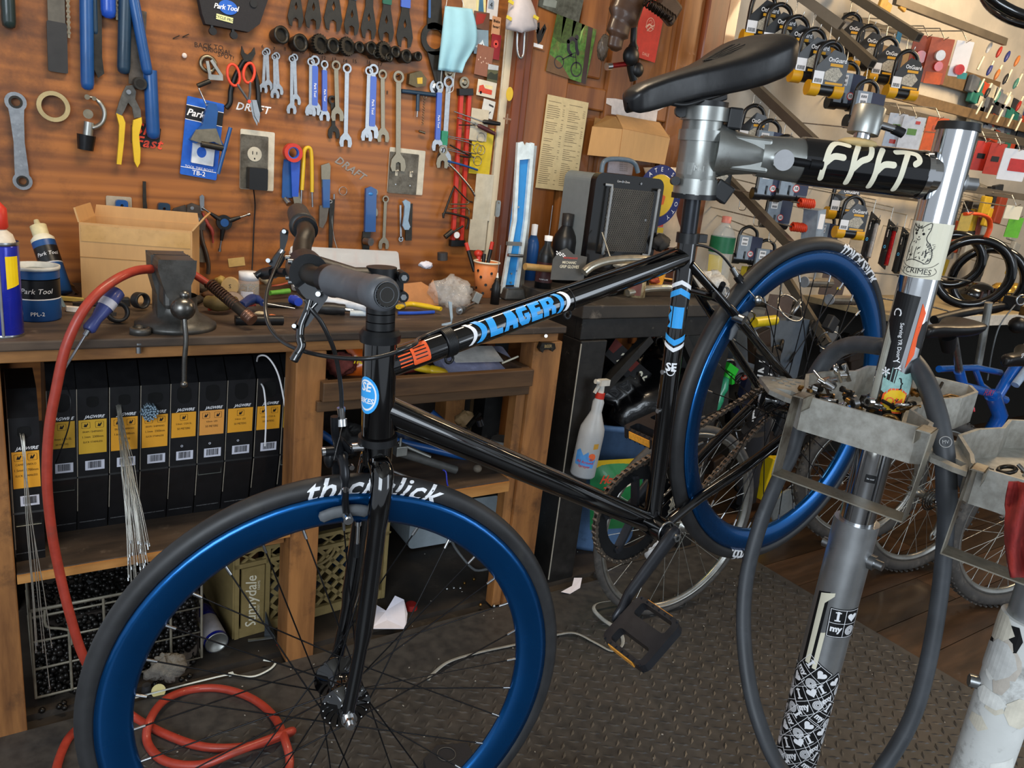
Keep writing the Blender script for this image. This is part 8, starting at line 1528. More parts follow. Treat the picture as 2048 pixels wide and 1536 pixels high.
for r_ in range(3):
 for c_ in range(6):
  x,y=1975+c_*20+rr.uniform(-4,4),95+r_*45+c_*9;cc=('C8CDD2','9E2A24','26347A','B8703A','22262C','3E7A74')[(c_+r_*2)%6]
  p=aY(x,y,2.35);g=G(M('far_spoon_'+cc,cc,.4));g.sph(p,.035,sc=(.35,.3,1),R=Mx.Rotation(.45,3,'Y'),n=8,k=6);g.cyl(p+V((-.03,0,-.05)),p+V((-.06,0,-.12)),.006,n=5,m=cream_s);build(g,'bottle_tool',None,'small %s tool hanging on the far slat board at the top right'%CN2[cc],'tool','far coloured tools %s'%cc)
for r_ in range(4):
 for c_ in range(12):
  x=1945+c_*11+rr.uniform(-3,3);y=168+r_*26+c_*6+rr.uniform(-4,4);cc=('B9482C','5E6670','2E7A6E','C9C4B0','3A3A3E','8A8F96')[rr.randrange(6)]
  if x>2060:continue
  p=aY(x,y,2.44);g=G(M('far_pack_'+cc,cc,.5));g.box(p,(.09,.03,rr.uniform(.06,.10)),Mx.Rotation(.1,3,'Y'));build(g,'far_packet',None,'small %s packet crowded on the far wall at the right edge'%CN3[cc],'packet','far wall packets %s'%cc,bev=.006)
g=G(M('amber_shade','C98A3A',.4));
for i,(x,y)in enumerate(((1765,8),(1772,22),(1808,5))):g=G(M('gold_card','D9A03C',.35,coat=.5));p=aY(x,y,2.3);g.box(p,(.05,.015,.07),Mx.Rotation(.2,3,'Y'));build(g,'brass_hook_plate',None,('left gold coloured hang tag under the top rail','middle gold coloured hang tag under the top rail','right gold coloured hang tag under the top rail')[i],'tag',bev=.004)
t=thing('orange_hook_light','orange bracket with a hanging strap right of the column','bracket',aY(1975,450,1.7));g=G(M('vivid_orange','E8531E',.4));g.tube(smooth([aY(x,y,1.7)for x,y in((1930,428),(1955,428),(1976,436),(1980,455),(1972,475))],4),.012,10,flat=.6);build(g,'bracket',t)
for i,(x,y,Y,R_,lab)in enumerate(((1945,545,1.75,.15,'glossy black tyre hanging right of the column'),(1975,560,1.8,.15,'second glossy black tyre hanging at the right'),(1905,520,1.9,.12,'glossy black tyre half hidden by the column'))):g=G(M('glossy_tyre','0D0D0E',.15,coat=.8));g.torus(aY(x,y,Y),V((.75,.5,.15)),R_,.022,40,10);build(g,'spare_tyre',None,lab,'tire')
g=G(M('glossy_tyre'));g.torus(aD(2078,-78,1.8),CF*.9+CD*.25,.165,.012,60,10);g.torus(aD(2120,-40,1.9),CF*.9+CD*.5+CR*.3,.17,.010,60,8);g2=build(g,'ceiling_tyre',None,'bicycle tyre hanging from the ceiling at the top right corner','tire')
shl=M('pale_wood_shelf','A89878',.5,var=.15,stretch=(.4,3,3),scale=8);ZS2=aY(1900,590,2.0).z
sh_=thing('long_shelf','long pale wooden counter running back along the right wall','shelf',(3.6,2.1,0));g=G(shl);g.bb((3.55,1.98,.87),(6.5,2.50,.90));build(g,'top',sh_);g=G(M('counter_white_edge','C2C4C2',.5));g.bb((3.55,1.965,.84),(6.5,1.98,.895));build(g,'edge_strip',sh_);g=G(M('blue_grey_panel','5D6874',.5,var=.1));g.bb((2.62,2.12,.58),(3.10,2.45,.86));build(g,'cabinet_panel',sh_);g=G(M('recess_shade','15130F',.9));g.bb((2.32,2.40,0),(6.5,2.48,.87));build(g,'back_panel',sh_)  # near-black back panel added; its colour stands in for the recess shade
t=thing('bike_helmet','glossy black helmet on the counter behind the column','helmet',aZ(1965,610,.90));p=aY(1952,588,2.12);g=G(M('glossy_tyre'));g.sph(p,.115,sc=(1.15,.8,.62),n=24,k=12);build(g,'shell',t)
for k in range(5):g=G(M('helmet_vent','2A1414',.4));a=-.8+.4*k;g.tube([p+V((a*.1,-.092+.03*abs(a),.02+.03*(1-abs(a)))),p+V((a*.12,-.095+.03*abs(a),-.03))],.008,6);build(g,'vent',t)
t=thing('wire_basket','small black wire basket of gold wrapped packets on the counter','basket',aZ(2020,610,.86));c0,c1,z0,z1=aY(1990,600,2.05),aY(2075,600,2.05),.905,1.0;g=G(sat)
for k in range(10):x=c0.x+(c1.x-c0.x)*k/9;g.cyl((x,2.05,z0),(x,2.05,z1),.003,n=5);g.cyl((x,2.05,z0),(x,2.22,z0),.003,n=5)
for z in(z0,(z0+z1)/2,z1):g.cyl((c0.x,2.05,z),(c1.x,2.05,z),.0035,n=5)
build(g,'wire_grid',t,split=False)
for k in range(8):g=G(M('gold_wrap','C9A24A',.2,metal=.6,bump=.6));g.sph(V((c0.x+(c1.x-c0.x)*(k+.5)/8,2.12,.97+.02*(k%3))),.05,sc=(1,.8,.8),n=10,k=6);build(g,'wrapped_packet',None,'crinkled gold wrapped packet in the wire basket','packet','gold packets in the basket')
g=G(hkm);g.tube([aY(x,y,1.8)for x,y in((1745,545),(1800,550),(1880,552),(1940,562))],.004,6);build(g,'wire_rod',None,'long thin steel rod running above the counter','rod');g=G(hkm);g.tube([aY(x,y,1.75)for x,y in((1760,596),(1870,615),(1925,630))],.004,6);build(g,'wire_rod',None,'second thin steel rod below the counter edge','rod')
for i,(x,y,Y)in enumerate(((1640,560,2.1),(1690,595,2.05))):g=G(M('silver_pump','A9A296',.25,metal=.8));a=aY(x-30,y+4,Y);b=aY(x+20,y+6,Y);g.cyl(a,b,.022,n=20);g.cyl(a-(b-a)*.04,a,.024,n=20,m=M('grey_plastic_end','8A9098',.5));build(g,'mini_pump',None,('silver mini pump barrel behind the top of the rear wheel','silver mini pump barrel lower behind the spokes')[i],'pump')
g=G(M('yellow_tube','D8C020',.35));g.cyl(aY(1508,645,2.0),aY(1550,640,2.0),.021,n=20);build(g,'yellow_canister',None,'yellow canister seen through the rear wheel by the seat stay','canister')
for i in range(44):
 x,y=rr.uniform(1430,1730),rr.uniform(600,1000);g=G(rr.choice((sat,steel,dks,lkb,steel)));p=aY(x,y,2.05+rr.uniform(-.1,.1));g.torus(p,V((rr.uniform(-1,1),-1,rr.uniform(-1,1))),rr.uniform(.02,.07),rr.uniform(.003,.009),20,6);build(g,'looped_cable',None,'%s loop of cable tangled behind the rear wheel'%{'satin_black':'black','brushed_steel':'steel','dark_steel_bits':'dark metal','lock_black':'glossy black'}[g.mats[0].name],'cable','cable loops behind the rear wheel %s'%g.mats[0].name)
for i,(x,y,Y,t_,s_)in enumerate(((1530,760,1.95,'SUN',.085),(1520,830,1.9,'TT',.075),(1500,915,1.9,'SU',.07))):
 p=aY(x,y,Y);t=thing('frame_wrap',('black padded tube lettered in white behind the chain, top one','black padded tube lettered in white behind the chain, middle one','black padded tube lettered in white behind the chain, bottom one')[i],'padding',p-V((0,0,.08)));d=V((-.25,-.1,1)).normalized();g=G(fabk);g.tube([p-d*.13,p,p+d*.13],.05,14);build(g,'pad',t);g=G(white);g.text(t_,s_,frame(p+(CAM-p).normalized()*.054,d,z=(CAM-p)),shear=.2);build(g,'lettering',t,split=False)
for i in range(30):
 x,y=rr.uniform(1430,1730),rr.uniform(640,1030);c_,k=rr.choice((('121214','black'),('2A2C30','charcoal'),('6A6E72','grey'),('3A2E26','dark brown')));p=aY(x,y,rr.uniform(2.0,2.3));g=G(M('stock_'+c_,c_,.4));g.box(p,(rr.uniform(.04,.13),.04,rr.uniform(.05,.16)),Mx.Rotation(rr.uniform(-.5,.5),3,'Y'));build(g,'stock_packet',None,'%s packet in the jumble behind the rear wheel'%k,'packet','stock behind the rear wheel '+k,bev=.006)
for i in range(26):
 x,y=rr.uniform(1870,2030),rr.uniform(385,540);c_,k=rr.choice((('161618','black'),('2A2C30','charcoal'),('9A9C98','silver'),('C9A62A','yellow'),('8E3A22','rust red')));p=aY(x,y,rr.uniform(2.25,2.4));g=G(M('stock_'+c_,c_,.4));g.box(p,(rr.uniform(.05,.10),.03,rr.uniform(.08,.18)),Mx.Rotation(rr.uniform(-.2,.2),3,'Y'));t=build(g,'hanging_packet',None,'%s packet hanging on the wall right of the chrome column'%k,'packet','packets right of the column '+k,bev=.006);ORG[t.name]=t.location.copy();peg(p+V((0,.01,.03)),t)
def onz(x,y,z):return aZ(x,y,z)
def blob(lab,x,y,Y,w,h,m,nm='rag',cat='cloth',seed=1,amp=.35):return crump(lab,x,y,w,h,m,nm,cat,dep=(aY(x,y,Y)-CAM).dot(CF),seed=seed,amp=amp)
blob('pinkish red rag at the left end of the open tray',678,728,1.95,70,44,ragm,seed=61)
t=thing('snack_packet','shiny orange snack packet in the open tray behind the fork','packet',aY(745,750,1.95));osn=M('orange_foil','E0661E',.3,var=.1,coat=.4,bump=.2);g=G(osn)
g.grid(lambda u,v:aY(690+130*u+10*sin(v*5),698+60*v+14*u*v,1.97-.04*sin(pi*u)*sin(pi*v)),12,8);build(g,'bag',t);T=frame(aY(742,722,1.90),(1,0,-.1),z=(0,-1,0));g=G(wy);g.text('hot fries',.030,T,off=.02,shear=.2);build(g,'lettering',t,split=False)
for i,(x,y)in enumerate(((838,736),(868,742))):lab=('yellow rubber glove lying left in the open tray','second yellow rubber glove tucked beside the case')[i];g=G(yel);g.tube(smooth([aY(x-20,y-6,1.86),aY(x,y-2,1.84),aY(x+24,y+4,1.85)],4),[.012]*3+[.020]*3+[.019]*2+[.012],10,flat=.6);build(g,'rubber_glove',None,lab,'glove')
orgcase('pale violet parts case with a printed label in the open tray',aY(958,740,1.93)+V((0,.02,-.012)),V((1,-.10,0)),V((.05,1,.30)),.24,.17,.035,M('violet_clear_case','C5C8E8',.25,alpha=.75),M('violet_clear_case'),5)
g=G(M('label_pale','DCD8D2',.5));T=frame(aY(948,716,1.93)+V((0,.0,.012)),V((1,-.10,0)),y=V((.05,1,.30)));g.prism(rrect(.16,.09,.002),0,.0015,T);o=build(g,'case_label',None,'printed label on the lid of the violet parts case','label')
for i,(x0,y0,x1,y1,r,m,lab)in enumerate(((812,752,850,750,.008,dks,'dark tool handle in the front of the open tray'),(850,757,900,752,.005,steel,'thin steel rod at the front of the open tray'),(905,752,940,756,.007,tni,'bolt lying before the violet case'),(800,742,835,736,.010,M('dark_red_handle','6A2420',.4),'dark red handle beside the yellow glove'),(1005,726,1036,713,.003,cream_s,'white stick at the right end of the open tray'))):g=G(m);g.cyl(aY(x0,y0,1.83),aY(x1,y1,1.85),r,n=10);build(g,'hand_tool',None,lab,'tool')
ZL=.458
lw=((640,865,700,905,2.05,.012,tbl,'dark blue tool handle at the left of the lower shelf'),(790,882,935,915,2.02,.0125,tbl,'long blue handled floor tool lying on the lower shelf'),(800,905,912,940,1.92,.013,M('grey_worn_tube','4E4E4C',.5,var=.2),'grey rubber sleeve lying on the lower shelf'),(795,886,860,915,1.95,.008,alu,'flat aluminium lever on the lower shelf'),(780,940,830,960,1.88,.005,tch,'thin chrome lever at the shelf front'),(862,825,890,850,2.2,.014,tbl,'blue upright handle at the back of the lower shelf'))
for x0,y0,x1,y1,Y,r,m,lab in lw:g=G(m);g.cyl(aY(x0,y0,Y),aY(x1,y1,Y-.03),r,n=12);build(g,'hand_tool',None,lab,'tool')
g=G(alu);g.box(aY(800,900,1.9),(.035,.03,.03));g.cyl(aY(800,896,1.9),aY(802,875,1.9),.004,n=8);build(g,'clamp_block',None,'small aluminium clamp block beside the head tube','clamp',bev=.002)
g=G(sat);
for k in range(3):g.torus(aY(905+k*12,900,2.12)+V((0,0,.006*k-.02)),(0,.1,1),.14-.02*k,.006,40,6,flat=.8)
build(g,'spare_tire_coil',None,'folded black tyre coiled at the back of the lower shelf','tire',split=False)
p=onz(1000,955,ZL);p.y+=.03;g=G(M('white_spool','B9BEC2',.5));c=aY(1000,925,2.0);g.cyl(V((c.x,c.y,ZL)),V((c.x,c.y,ZL+.035)),.045,n=28);g.cyl(V((c.x,c.y,ZL+.035)),V((c.x,c.y,ZL+.05)),.038,n=28,m=alu);build(g,'tape_spool',None,'white and grey spool at the right of the lower shelf','spool',split=False)
g=G(M('grey_cleat','6C6458',.6,bump=.5));g.sph(aY(955,937,1.86),.014,sc=(1,1,.9));build(g,'wax_lump',None,'rough grey lump near the front of the lower shelf','lump');g=G(M('blue_zip','2838B8',.4));g.tube(smooth([aY(886,940,1.84),aY(892,945,1.83),aY(894,965,1.82),aY(896,972,1.82)],4),.0022,6);build(g,'zip_tie',None,'blue cable tie standing on the lower shelf','cable tie')
g=G(dks);g.beam(aY(935,855,2.05),aY(960,825,2.05),.012,.012);g.cyl(aY(958,838,2.0),aY(962,850,2.0),.012,n=12,m=tch);build(g,'brake_caliper',None,'small black and chrome brake arm at the back of the lower shelf','brake part',split=False);blob('tan leather scrap at the back of the lower shelf',930,838,2.2,40,30,M('tan_scrap','8A6E4A',.7),seed=71);blob('black parts pile on the lower shelf behind the fork',690,880,2.1,80,60,M('black_parts','1E1C1B',.6,bump=.6,scale=60),seed=72,amp=.6);blob('dark blue bag on the lower shelf behind the head tube',820,868,2.2,60,40,M('navy_bag','16233A',.6),seed=73)
t=thing('bottle_opener','dark metal bottle opener screwed to the bench leg','bottle opener',aY(1090,705,1.79));g=G(dks);T=frame(aY(1090,690,1.795),(1,0,0),z=(0,-1,0));g.prism([(-.024,.012),(.024,.008),(.030,-.008),(.018,-.018),(.012,-.010),(-.012,-.010),(-.018,-.020),(-.030,-.006)],0,.016,T);build(g,'hood',t,bev=.003);g=G(M('worn_brass_text','9A8458',.5));g.text('BEER',.013,T@Mx.Translation((0,.0,.0166)),off=.02);build(g,'lettering',t,split=False);g=G(steel);g.cyl(aY(1092,672,1.795),aY(1092,672,1.785),.005,n=10);build(g,'screw',t)
crm=M('tan_crate_plastic','8C7A4E',.55,var=.12,dirt='5A4D34',dsc=10,damt=.35);A=V((.505,1.955,.008));B=V((.985,1.99,.008));ex=(B-A);Wc=ex.length;ex.normalize();T=frame(A,ex,z=V((ex.y,-ex.x,0)));Hc=.28
cr_=thing('milk_crate','tan plastic milk crate lettered Sunnydale Farms under the bench','crate',A+ex*Wc/2)
def cb(nm,x0,y0,x1,y1,z0=-.008,z1=0.,T_=None):g=G(crm,T_ or T);g.bb((x0,y0,z0),(x1,y1,z1));return build(g,nm,cr_)
lp=cb('side_panel',.02,.03,.085,Hc-.06,-.006,.003);rp_=cb('side_panel',Wc-.085,.03,Wc-.02,Hc-.06,-.006,.003)
for x in(0,.088,Wc-.10,Wc-.012):cb('upright',x,0,x+.012,Hc,-.012,.006)
cb('rim',0,Hc-.055,Wc,Hc-.042,-.01,.006);cb('rim',0,Hc-.012,Wc,Hc,-.01,.008);cb('rim',0,0,Wc,.03,-.01,.004)
for k in range(8):
 x=.01+k*Wc/8;g=G(crm,T);g.beam((x,Hc-.052,-.004),(x+Wc/8,Hc-.01,-.004),.006,.006,up=(0,0,1));g.beam((x+Wc/8,Hc-.052,-.004),(x,Hc-.01,-.004),.006,.006,up=(0,0,1));build(g,'rim_lattice',cr_)
for s_ in(1,-1):
 for k in range(-4,10):
  x0_=.10+k*.048;pts=[]
  a=(x0_,.03)if s_>0 else(x0_+.2,.03);b=(a[0]+s_*.195,Hc-.055)
  lo,hi=.10,Wc-.10;t0,t1=0.,1.
  for lim,sg in((lo,1),(hi,-1)):
   tt=(lim-a[0])/(b[0]-a[0]);inc=(b[0]-a[0])*sg>0
   if inc:t0=max(t0,tt)
   else:t1=min(t1,tt)
  if t1-t0>.08:P_=[V((a[0]+(b[0]-a[0])*q,a[1]+(b[1]-a[1])*q,-.004))for q in(t0,t1)];g=G(crm,T);g.beam(P_[0],P_[1],.012,.006,up=(0,0,1));build(g,'lattice_bar',cr_)
g=G(crm,T);v_,f_=shape2d([([(Wc/2+.062*cos(a),Hc-.055-.048*abs(sin(a)))for a in fr(0,pi,14)]+[(Wc/2-.054*cos(a),Hc-.055-.040*abs(sin(a)))for a in fr(0,pi,14)])]);g.tube([(Wc/2+.06*cos(a),Hc-.055-.050*sin(a),0)for a in fr(0,pi,14)],.005,6);build(g,'handle_rim',cr_)
for(x,z)in((0,0),(Wc,0)):g=G(crm,T);g.bb((x-.004,0,-.32),(x+.004,Hc,0));build(g,'end_wall',cr_)
g=G(crm,T);g.bb((0,0,-.32),(Wc,.006,0));build(g,'bottom',cr_)
g=G(cream_s);TT=T@Mx.Translation((.048,.108,.0036))@Mx.Rotation(pi/2,4,'Z');g.text('Sunnydale',.044,TT,shear=.25,off=.008,asp=.95);g.text('FARMS',.010,TT@Mx.Translation((.05,-.021,0)));g.text('BKLYN.NY.',.010,TT@Mx.Translation((-.035,-.021,0)));build(g,'lettering',lp,split=False)
g=G(cream_s);
for k,s_ in enumerate(('WARNING','FOR USE BY','ANY ONE NOT','AUTHORIZED','SUBJECT TO','PROSECUTION','ARTICLE 17A','N.Y. STATE','LAW','','DEPOSIT','CASE')):g.text(s_,.0075 if k<9 else.011,T@Mx.Translation((Wc-.052,.205-.0135*k,.0036)))
build(g,'lettering',rp_,split=False)
for i,(x,y,w,h,c_,lab)in enumerate(((640,1190,90,50,'5E646A','grey machine part inside the milk crate'),(550,1180,50,40,'8A8F94','pale grey case inside the milk crate, left'),(600,1240,60,20,'1E6078','teal plastic piece low in the milk crate'),(690,1120,50,50,'103A5C','dark blue bag inside the milk crate'))):blob(lab,x,y,2.12,w,h,M('crate_fill_%d'%i,c_,.6),'crate_content','part',seed=80+i)
wbm=M('basket_wire','8C8676',.5,metal=.4,var=.2);t=thing('wire_bin','wire basket heaped with dark metal pellets under the bench','basket',(.2,2.0,.01));x0,x1,z0,z1,yf=.02,.40,.035,.275,1.87
for k,x in enumerate(fr(x0,x1,5)):g=G(wbm);g.cyl((x,yf,z0),(x,yf,z1),.0035,n=6);build(g,'wire',t)
for z in(z0,.115,.19,z1-.018,z1):g=G(wbm);g.tube([(x0,2.25,z),(x0,yf,z),(x1,yf,z),(x1,2.25,z)],.0035 if z<z1 else.005,6);build(g,'wire',t)
for x in(x0+.03,x0+.22):g=G(wbm);g.tube(smooth([V((x,yf-.004,z1)),V((x,yf-.004,z1-.045)),V((x+.03,yf-.004,z1-.06)),V((x+.05,yf-.004,z1-.075)),V((x+.05,yf-.004,z1-.11))],3),.0035,6);build(g,'wire',t)
rr=random.Random(33);g=G(M('dark_pellets','2A2826',.3,metal=.7,var=.6,scale=300))
for i in range(1500):x,z=rr.uniform(x0+.01,x1-.01),rr.uniform(.02,.30);y=yf+.008+(max(0,z-.20))*1.9*rr.uniform(.5,1)+rr.uniform(0,.02)+.0;g.sph(V((x,y,z)),rr.uniform(.006,.010),n=6,k=4)
build(g,'metal_pellets',t,kind='stuff')
g=G(M('dark_backing'));g.bb((x0,yf+.03,.01),(x1,yf+.05,.22));build(g,'pellet_core',t)
for i in range(14):p=V((rr.uniform(.03,.4),rr.uniform(1.83,1.86),.012));g=G(M('dark_pellets'));g.sph(p,.008,n=8,k=5);build(g,'loose_pellet',None,'single dark pellet fallen on the floor before the wire basket','pellet','fallen pellets')
blob('clear plastic wrap over the pellets',190,1195,2.12,120,60,M('dark_film','4A4E50',.12,alpha=.5,bump=.5),'plastic_wrap','wrap',90,.5)
a,b=aZ(434,1286,.036),aZ(386,1195,.045);dv=(b-a).normalized();t=thing('spray_can','spray can lying under the bench with its round base to the camera','spray can',a-V((0,0,.03)));g=G(M('can_label_cream','C2BCC0',.35,coat=.3));g.lathe([(.031,.004),(.032,.01),(.032,.15),(.026,.165)],a,dv,28);build(g,'body',t);g=G(wdb);g.lathe([(.0325,.002),(.0325,.012)],a,dv,28);g.lathe([(.0323,.10),(.0323,.15),(.027,.166)],a,dv,28);build(g,'blue_band',t,split=False);g=G(alu);g.lathe([(.0315,.002),(.030,-.001),(.027,.003),(.012,.010),(0,.012)],a,dv,28);build(g,'base',t);g=G(rdp);g.cyl(a+dv*.165,a+dv*.20,.016,n=16);build(g,'cap',t)
rk=M('weathered_wood_block','6B6259',.8,var=.3,bump=.6,scale=20,stretch=(1,1,.3));face('wood_wedge',[aZ(362,1345,.01),aZ(392,1322,.01),aZ(392,1240,.02),aZ(372,1190,.07),aZ(342,1195,.07),aZ(332,1250,.05)],rk,.045);o=COL.objects[-1];o['label']='weathered grey wooden wedge beside the lying spray can';o['category']='block'
blob('fluffy grey steel wool by the rim of the wheel',330,1335,1.80,62,46,M('steel_wool','6E6A62',.9,bump=1.0,scale=200),'steel_wool','wool',91,.6)
for i,(x,y,z,r,c_,lab)in enumerate(((318,1325,.02,.02,'2A3468','violet bottle cap behind the steel wool'),(340,1318,.02,.012,'9A958A','pale plastic nub on the steel wool'),(293,1375,.012,.013,'3A3A3C','dark metal cap by the blue rim'),(822,1212,.014,.022,'8E1E1A','red and black cap on the grimy floor'),(560,1285,.012,.010,'B0301E','small red part at the foot of the middle leg'))):g=G(M('floor_bit_%d'%i,c_,.35));p=aZ(x,y,z);g.cyl(p-V((0,0,z-.002)),p+V((0,0,.008)),r,r*.8,n=16);build(g,'cap',None,lab,'cap',bev=.002)
g=G(M('pale_yellow_disc','D9CB8A',.6));g.cyl(aZ(317,1382,.010),aZ(317,1382,.0125),.017,n=20);build(g,'paper_disc',None,'pale yellow paper disc by the cable tie','disc')
ztm=M('white_nylon','DCE4E0',.4);g=G(ztm);g.tube(smooth([aZ(x,y,.013)for x,y in((268,1396),(310,1385),(400,1362),(458,1349),(480,1352),(510,1352),(540,1338),(552,1325))],4),.0035,6,flat=.4);g.box(aZ(462,1348,.014),(.012,.010,.006));build(g,'zip_tie',None,'long white cable tie lying along the mat edge','cable tie');g=G(ztm);g.tube([aZ(527,1320,.013),aZ(545,1322,.013)],.004,6,flat=.4);build(g,'zip_tie',None,'short white plastic stub near the middle leg','cable tie')
g=G(M('shark_fin_grey','33383C',.5));face('steel_fin',[aZ(529,1272,.01),aZ(552,1272,.01),aZ(540,1255,.05),aZ(533,1225,.09),aZ(531,1222,.09)],M('shark_fin_grey'),.006);o=COL.objects[-1];o['label']='dark curved steel fin standing before the milk crate';o['category']='part';g=G(alu);g.beam(aZ(496,1281,.012),aZ(550,1274,.012),.008,.004);build(g,'metal_strip',None,'thin bright strip at the foot of the milk crate','strip')
t=thing('storage_bin','white plastic bin with a black lid rim under the lower shelf','bin',(1.25,2.3,.01));bnm=M('white_bin','A9B6BE',.5,var=.08);c=aY(905,1085,2.22);g=G(bnm,frame((c.x,2.22,.10),(1,-.05,0),z=(0,-1,0)));g.prism(rrect(.36,.17,.02),-.2,0);build(g,'body',t,bev=.01);g=G(sat,frame((c.x,2.22,.195),(1,-.05,0),z=(0,-1,0)));g.prism(rrect(.37,.02,.006),-.2,.004);build(g,'lid_rim',t)
g=G(M('grey_cable','6E7274',.4));g.tube(smooth([aY(900,1050,2.15),aY(905,1085,2.10),aY(925,1115,2.05),aZ(950,1140,.01),aZ(975,1138,.01)],4),.005,8);build(g,'grey_cable',None,'grey cable curving in front of the white bin','cable')
wpm=M('white_paper');face('folded_paper',[aZ(742,1258,.012),aZ(812,1258,.012),aZ(815,1228,.018),aZ(808,1200,.05),aZ(790,1192,.06),aZ(772,1222,.03),aZ(752,1210,.03),aZ(740,1225,.02)],wpm,.0015);o=COL.objects[-1];o['label']='folded white paper scrap on the floor below the fork';o['category']='paper'
face('paper_strip',[aZ(1122,1184,.012),aZ(1140,1188,.006),aZ(1160,1176,.006),aZ(1164,1156,.014),aZ(1148,1156,.016),aZ(1144,1172,.010)],wpm,.001);o=COL.objects[-1];o['label']='small white curled paper at the foot of the black leg';o['category']='paper'
rbm=M('grey_rim_tape','9A9C98',.5,dirt='5A5A58',dsc=60,damt=.35);P=[aZ(x,y,.006+z)for x,y,z in((855,1360,0),(868,1345,0),(900,1322,.01),(960,1304,.004),(1035,1288,.004),(1110,1270,.006),(1150,1266,.01),(1190,1285,.004),(1225,1302,.002),(1245,1288,.01),(1238,1262,.02),(1205,1238,.02),(1187,1217,.03),(1200,1205,.03),(1250,1200,.02))];g=G(rbm);g.tube(smooth(P,5),.0065,6,flat=.18,up=(1,0,.1));build(g,'rim_tape',None,'grey rim tape snaking over the mat under the pedal','tape')
rr=random.Random(55);g=G(M('pale_crumbs','B9B6AC',.5,metal=.3))
for i in range(160):
 x,y=rr.uniform(.1,2.3),rr.uniform(.7,2.2);g.box((x,y,.009),(rr.uniform(.001,.005),rr.uniform(.001,.003),.002),Mx.Rotation(rr.uniform(0,3),3,'Z'))
build(g,'floor_crumbs',None,'scattered pale metal crumbs on the mat and floor','debris',kind='stuff')
for i in range(12):p=aZ(rr.uniform(880,1010),rr.uniform(1150,1215),.010);g=G(rr.choice((brass,steel)));g.sph(p,.006,n=8,k=5);build(g,'loose_ball',None,'small %s ball on the grimy floor beside the front wheel'%('brassy' if g.mats[0]is brass else 'steel'),'ball','loose balls on the floor %s'%g.mats[0].name)
t=thing('stool','brown padded stool edge at the bottom of the photo','stool',aZ(1150,1640,.02));c=aD(1145,1640,1.55);g=G(lth);g.lathe([(0,.0),(.12,.0),(.135,-.01),(.14,-.03),(.13,-.05),(0,-.05)],c+V((0,0,0)),(0,0,1),36);build(g,'seat',t);g=G(sat);g.cyl(c+V((0,0,-.05)),V((c.x,c.y,.03)),.025,n=16);g.cyl(V((c.x,c.y,.005)),V((c.x,c.y,.03)),.10,n=24);build(g,'post',t,split=False)
t=thing('printed_pouch','small black pouch with a faint round print at the bottom of the mat','pouch',aZ(890,1530,.01));g=G(fabk);g.prism([(-.07,-.05),(.06,-.06),(.07,.03),(.0,.055),(-.05,.03)],0,.014,frame(aZ(895,1530,.006),(1,0,0),y=(0,1,0)));build(g,'pouch',t,bev=.004);g=G(M('faint_print','55524E',.6));g.torus(aZ(893,1508,.022),(0,0,1),.022,.0012,24,4);build(g,'print',t)
spb=thing('spray_bottle','frosted white spray bottle with a red collar hung on the black bench leg','spray bottle',aY(1165,950,1.80));a,b=aY(1164,950,1.808),aY(1200,790,1.808);dv=(b-a);Lb=dv.length;dv.normalize();fm=M('frosted_bottle','B9BEC2',.35,var=.04,alpha=.93)
g=G(fm);g.lathe([(0,0),(.038,0),(.042,.006),(.042,Lb*.52),(.040,Lb*.60),(.022,Lb*.76),(.018,Lb*.80),(.019,Lb*.92),(.013,Lb*.97)],a,dv,28);build(g,'bottle',spb);g=G(rdp);g.cyl(a+dv*Lb*.96,a+dv*Lb*1.03,.0155,n=20);build(g,'collar',spb)
g=G(M('white_trigger','CFCDC4',.4));h0=a+dv*Lb*1.03;g.tube([h0,h0+dv*.025],[.011,.009],14);g.beam(h0+dv*.032+V((-.018,-.004,.004)),h0+dv*.036+V((.022,0,-.002)),.020,.020);g.beam(h0+dv*.030+V((-.012,0,0)),h0+dv*.0+V((-.026,0,.0)),.006,.010);g.cyl(h0+dv*.034+V((-.018,0,.003)),h0+dv*.034+V((-.032,0,.006)),.008,n=12);build(g,'trigger',spb,split=False)
def onb(poly,m,par,nm,ang=0):
 g=G(m);u0=(CAM-a);u0=(u0-dv*u0.dot(dv)).normalized();w0=dv.cross(u0);v_,f_=cutup(shape2d(poly),fr(-.06,.06,16));r=.0424;g.add([a+dv*y+u0*(r*cos(x/r+ang))+w0*(r*sin(x/r+ang))for x,y,z in v_],f_);return build(g,nm,par,split=False)
onb([[(-.035,.045),(.03,.04),(.035,.07),(.01,.075),(.005,.095),(-.01,.08),(-.025,.10),(-.038,.09)]],M('splash_blue','4E94DC',.5),spb,'blue_print');onb([circ2(.013,18,(.020,.078))],M('splash_orange','E86A3A',.5),spb,'orange_print',.0);onb([[(.018,.105),(.036,.108),(.036,.126),(.018,.124)]],M('gold_square','C99A3A',.5),spb,'gold_label')
g=G(rdp);u0=(CAM-a);u0=(u0-dv*u0.dot(dv)).normalized();w0=dv.cross(u0)
for s_,y,q in(('All Around',.058,.013),('Sprayer',.044,.013)):
 v_,f_=glyphs(s_,q,off=.01);r=.0432;g.add([a+dv*(y+vv[1])+u0*(r*cos(vv[0]/r))+w0*(r*sin(vv[0]/r))for vv in v_],f_)
build(g,'lettering',spb,split=False)
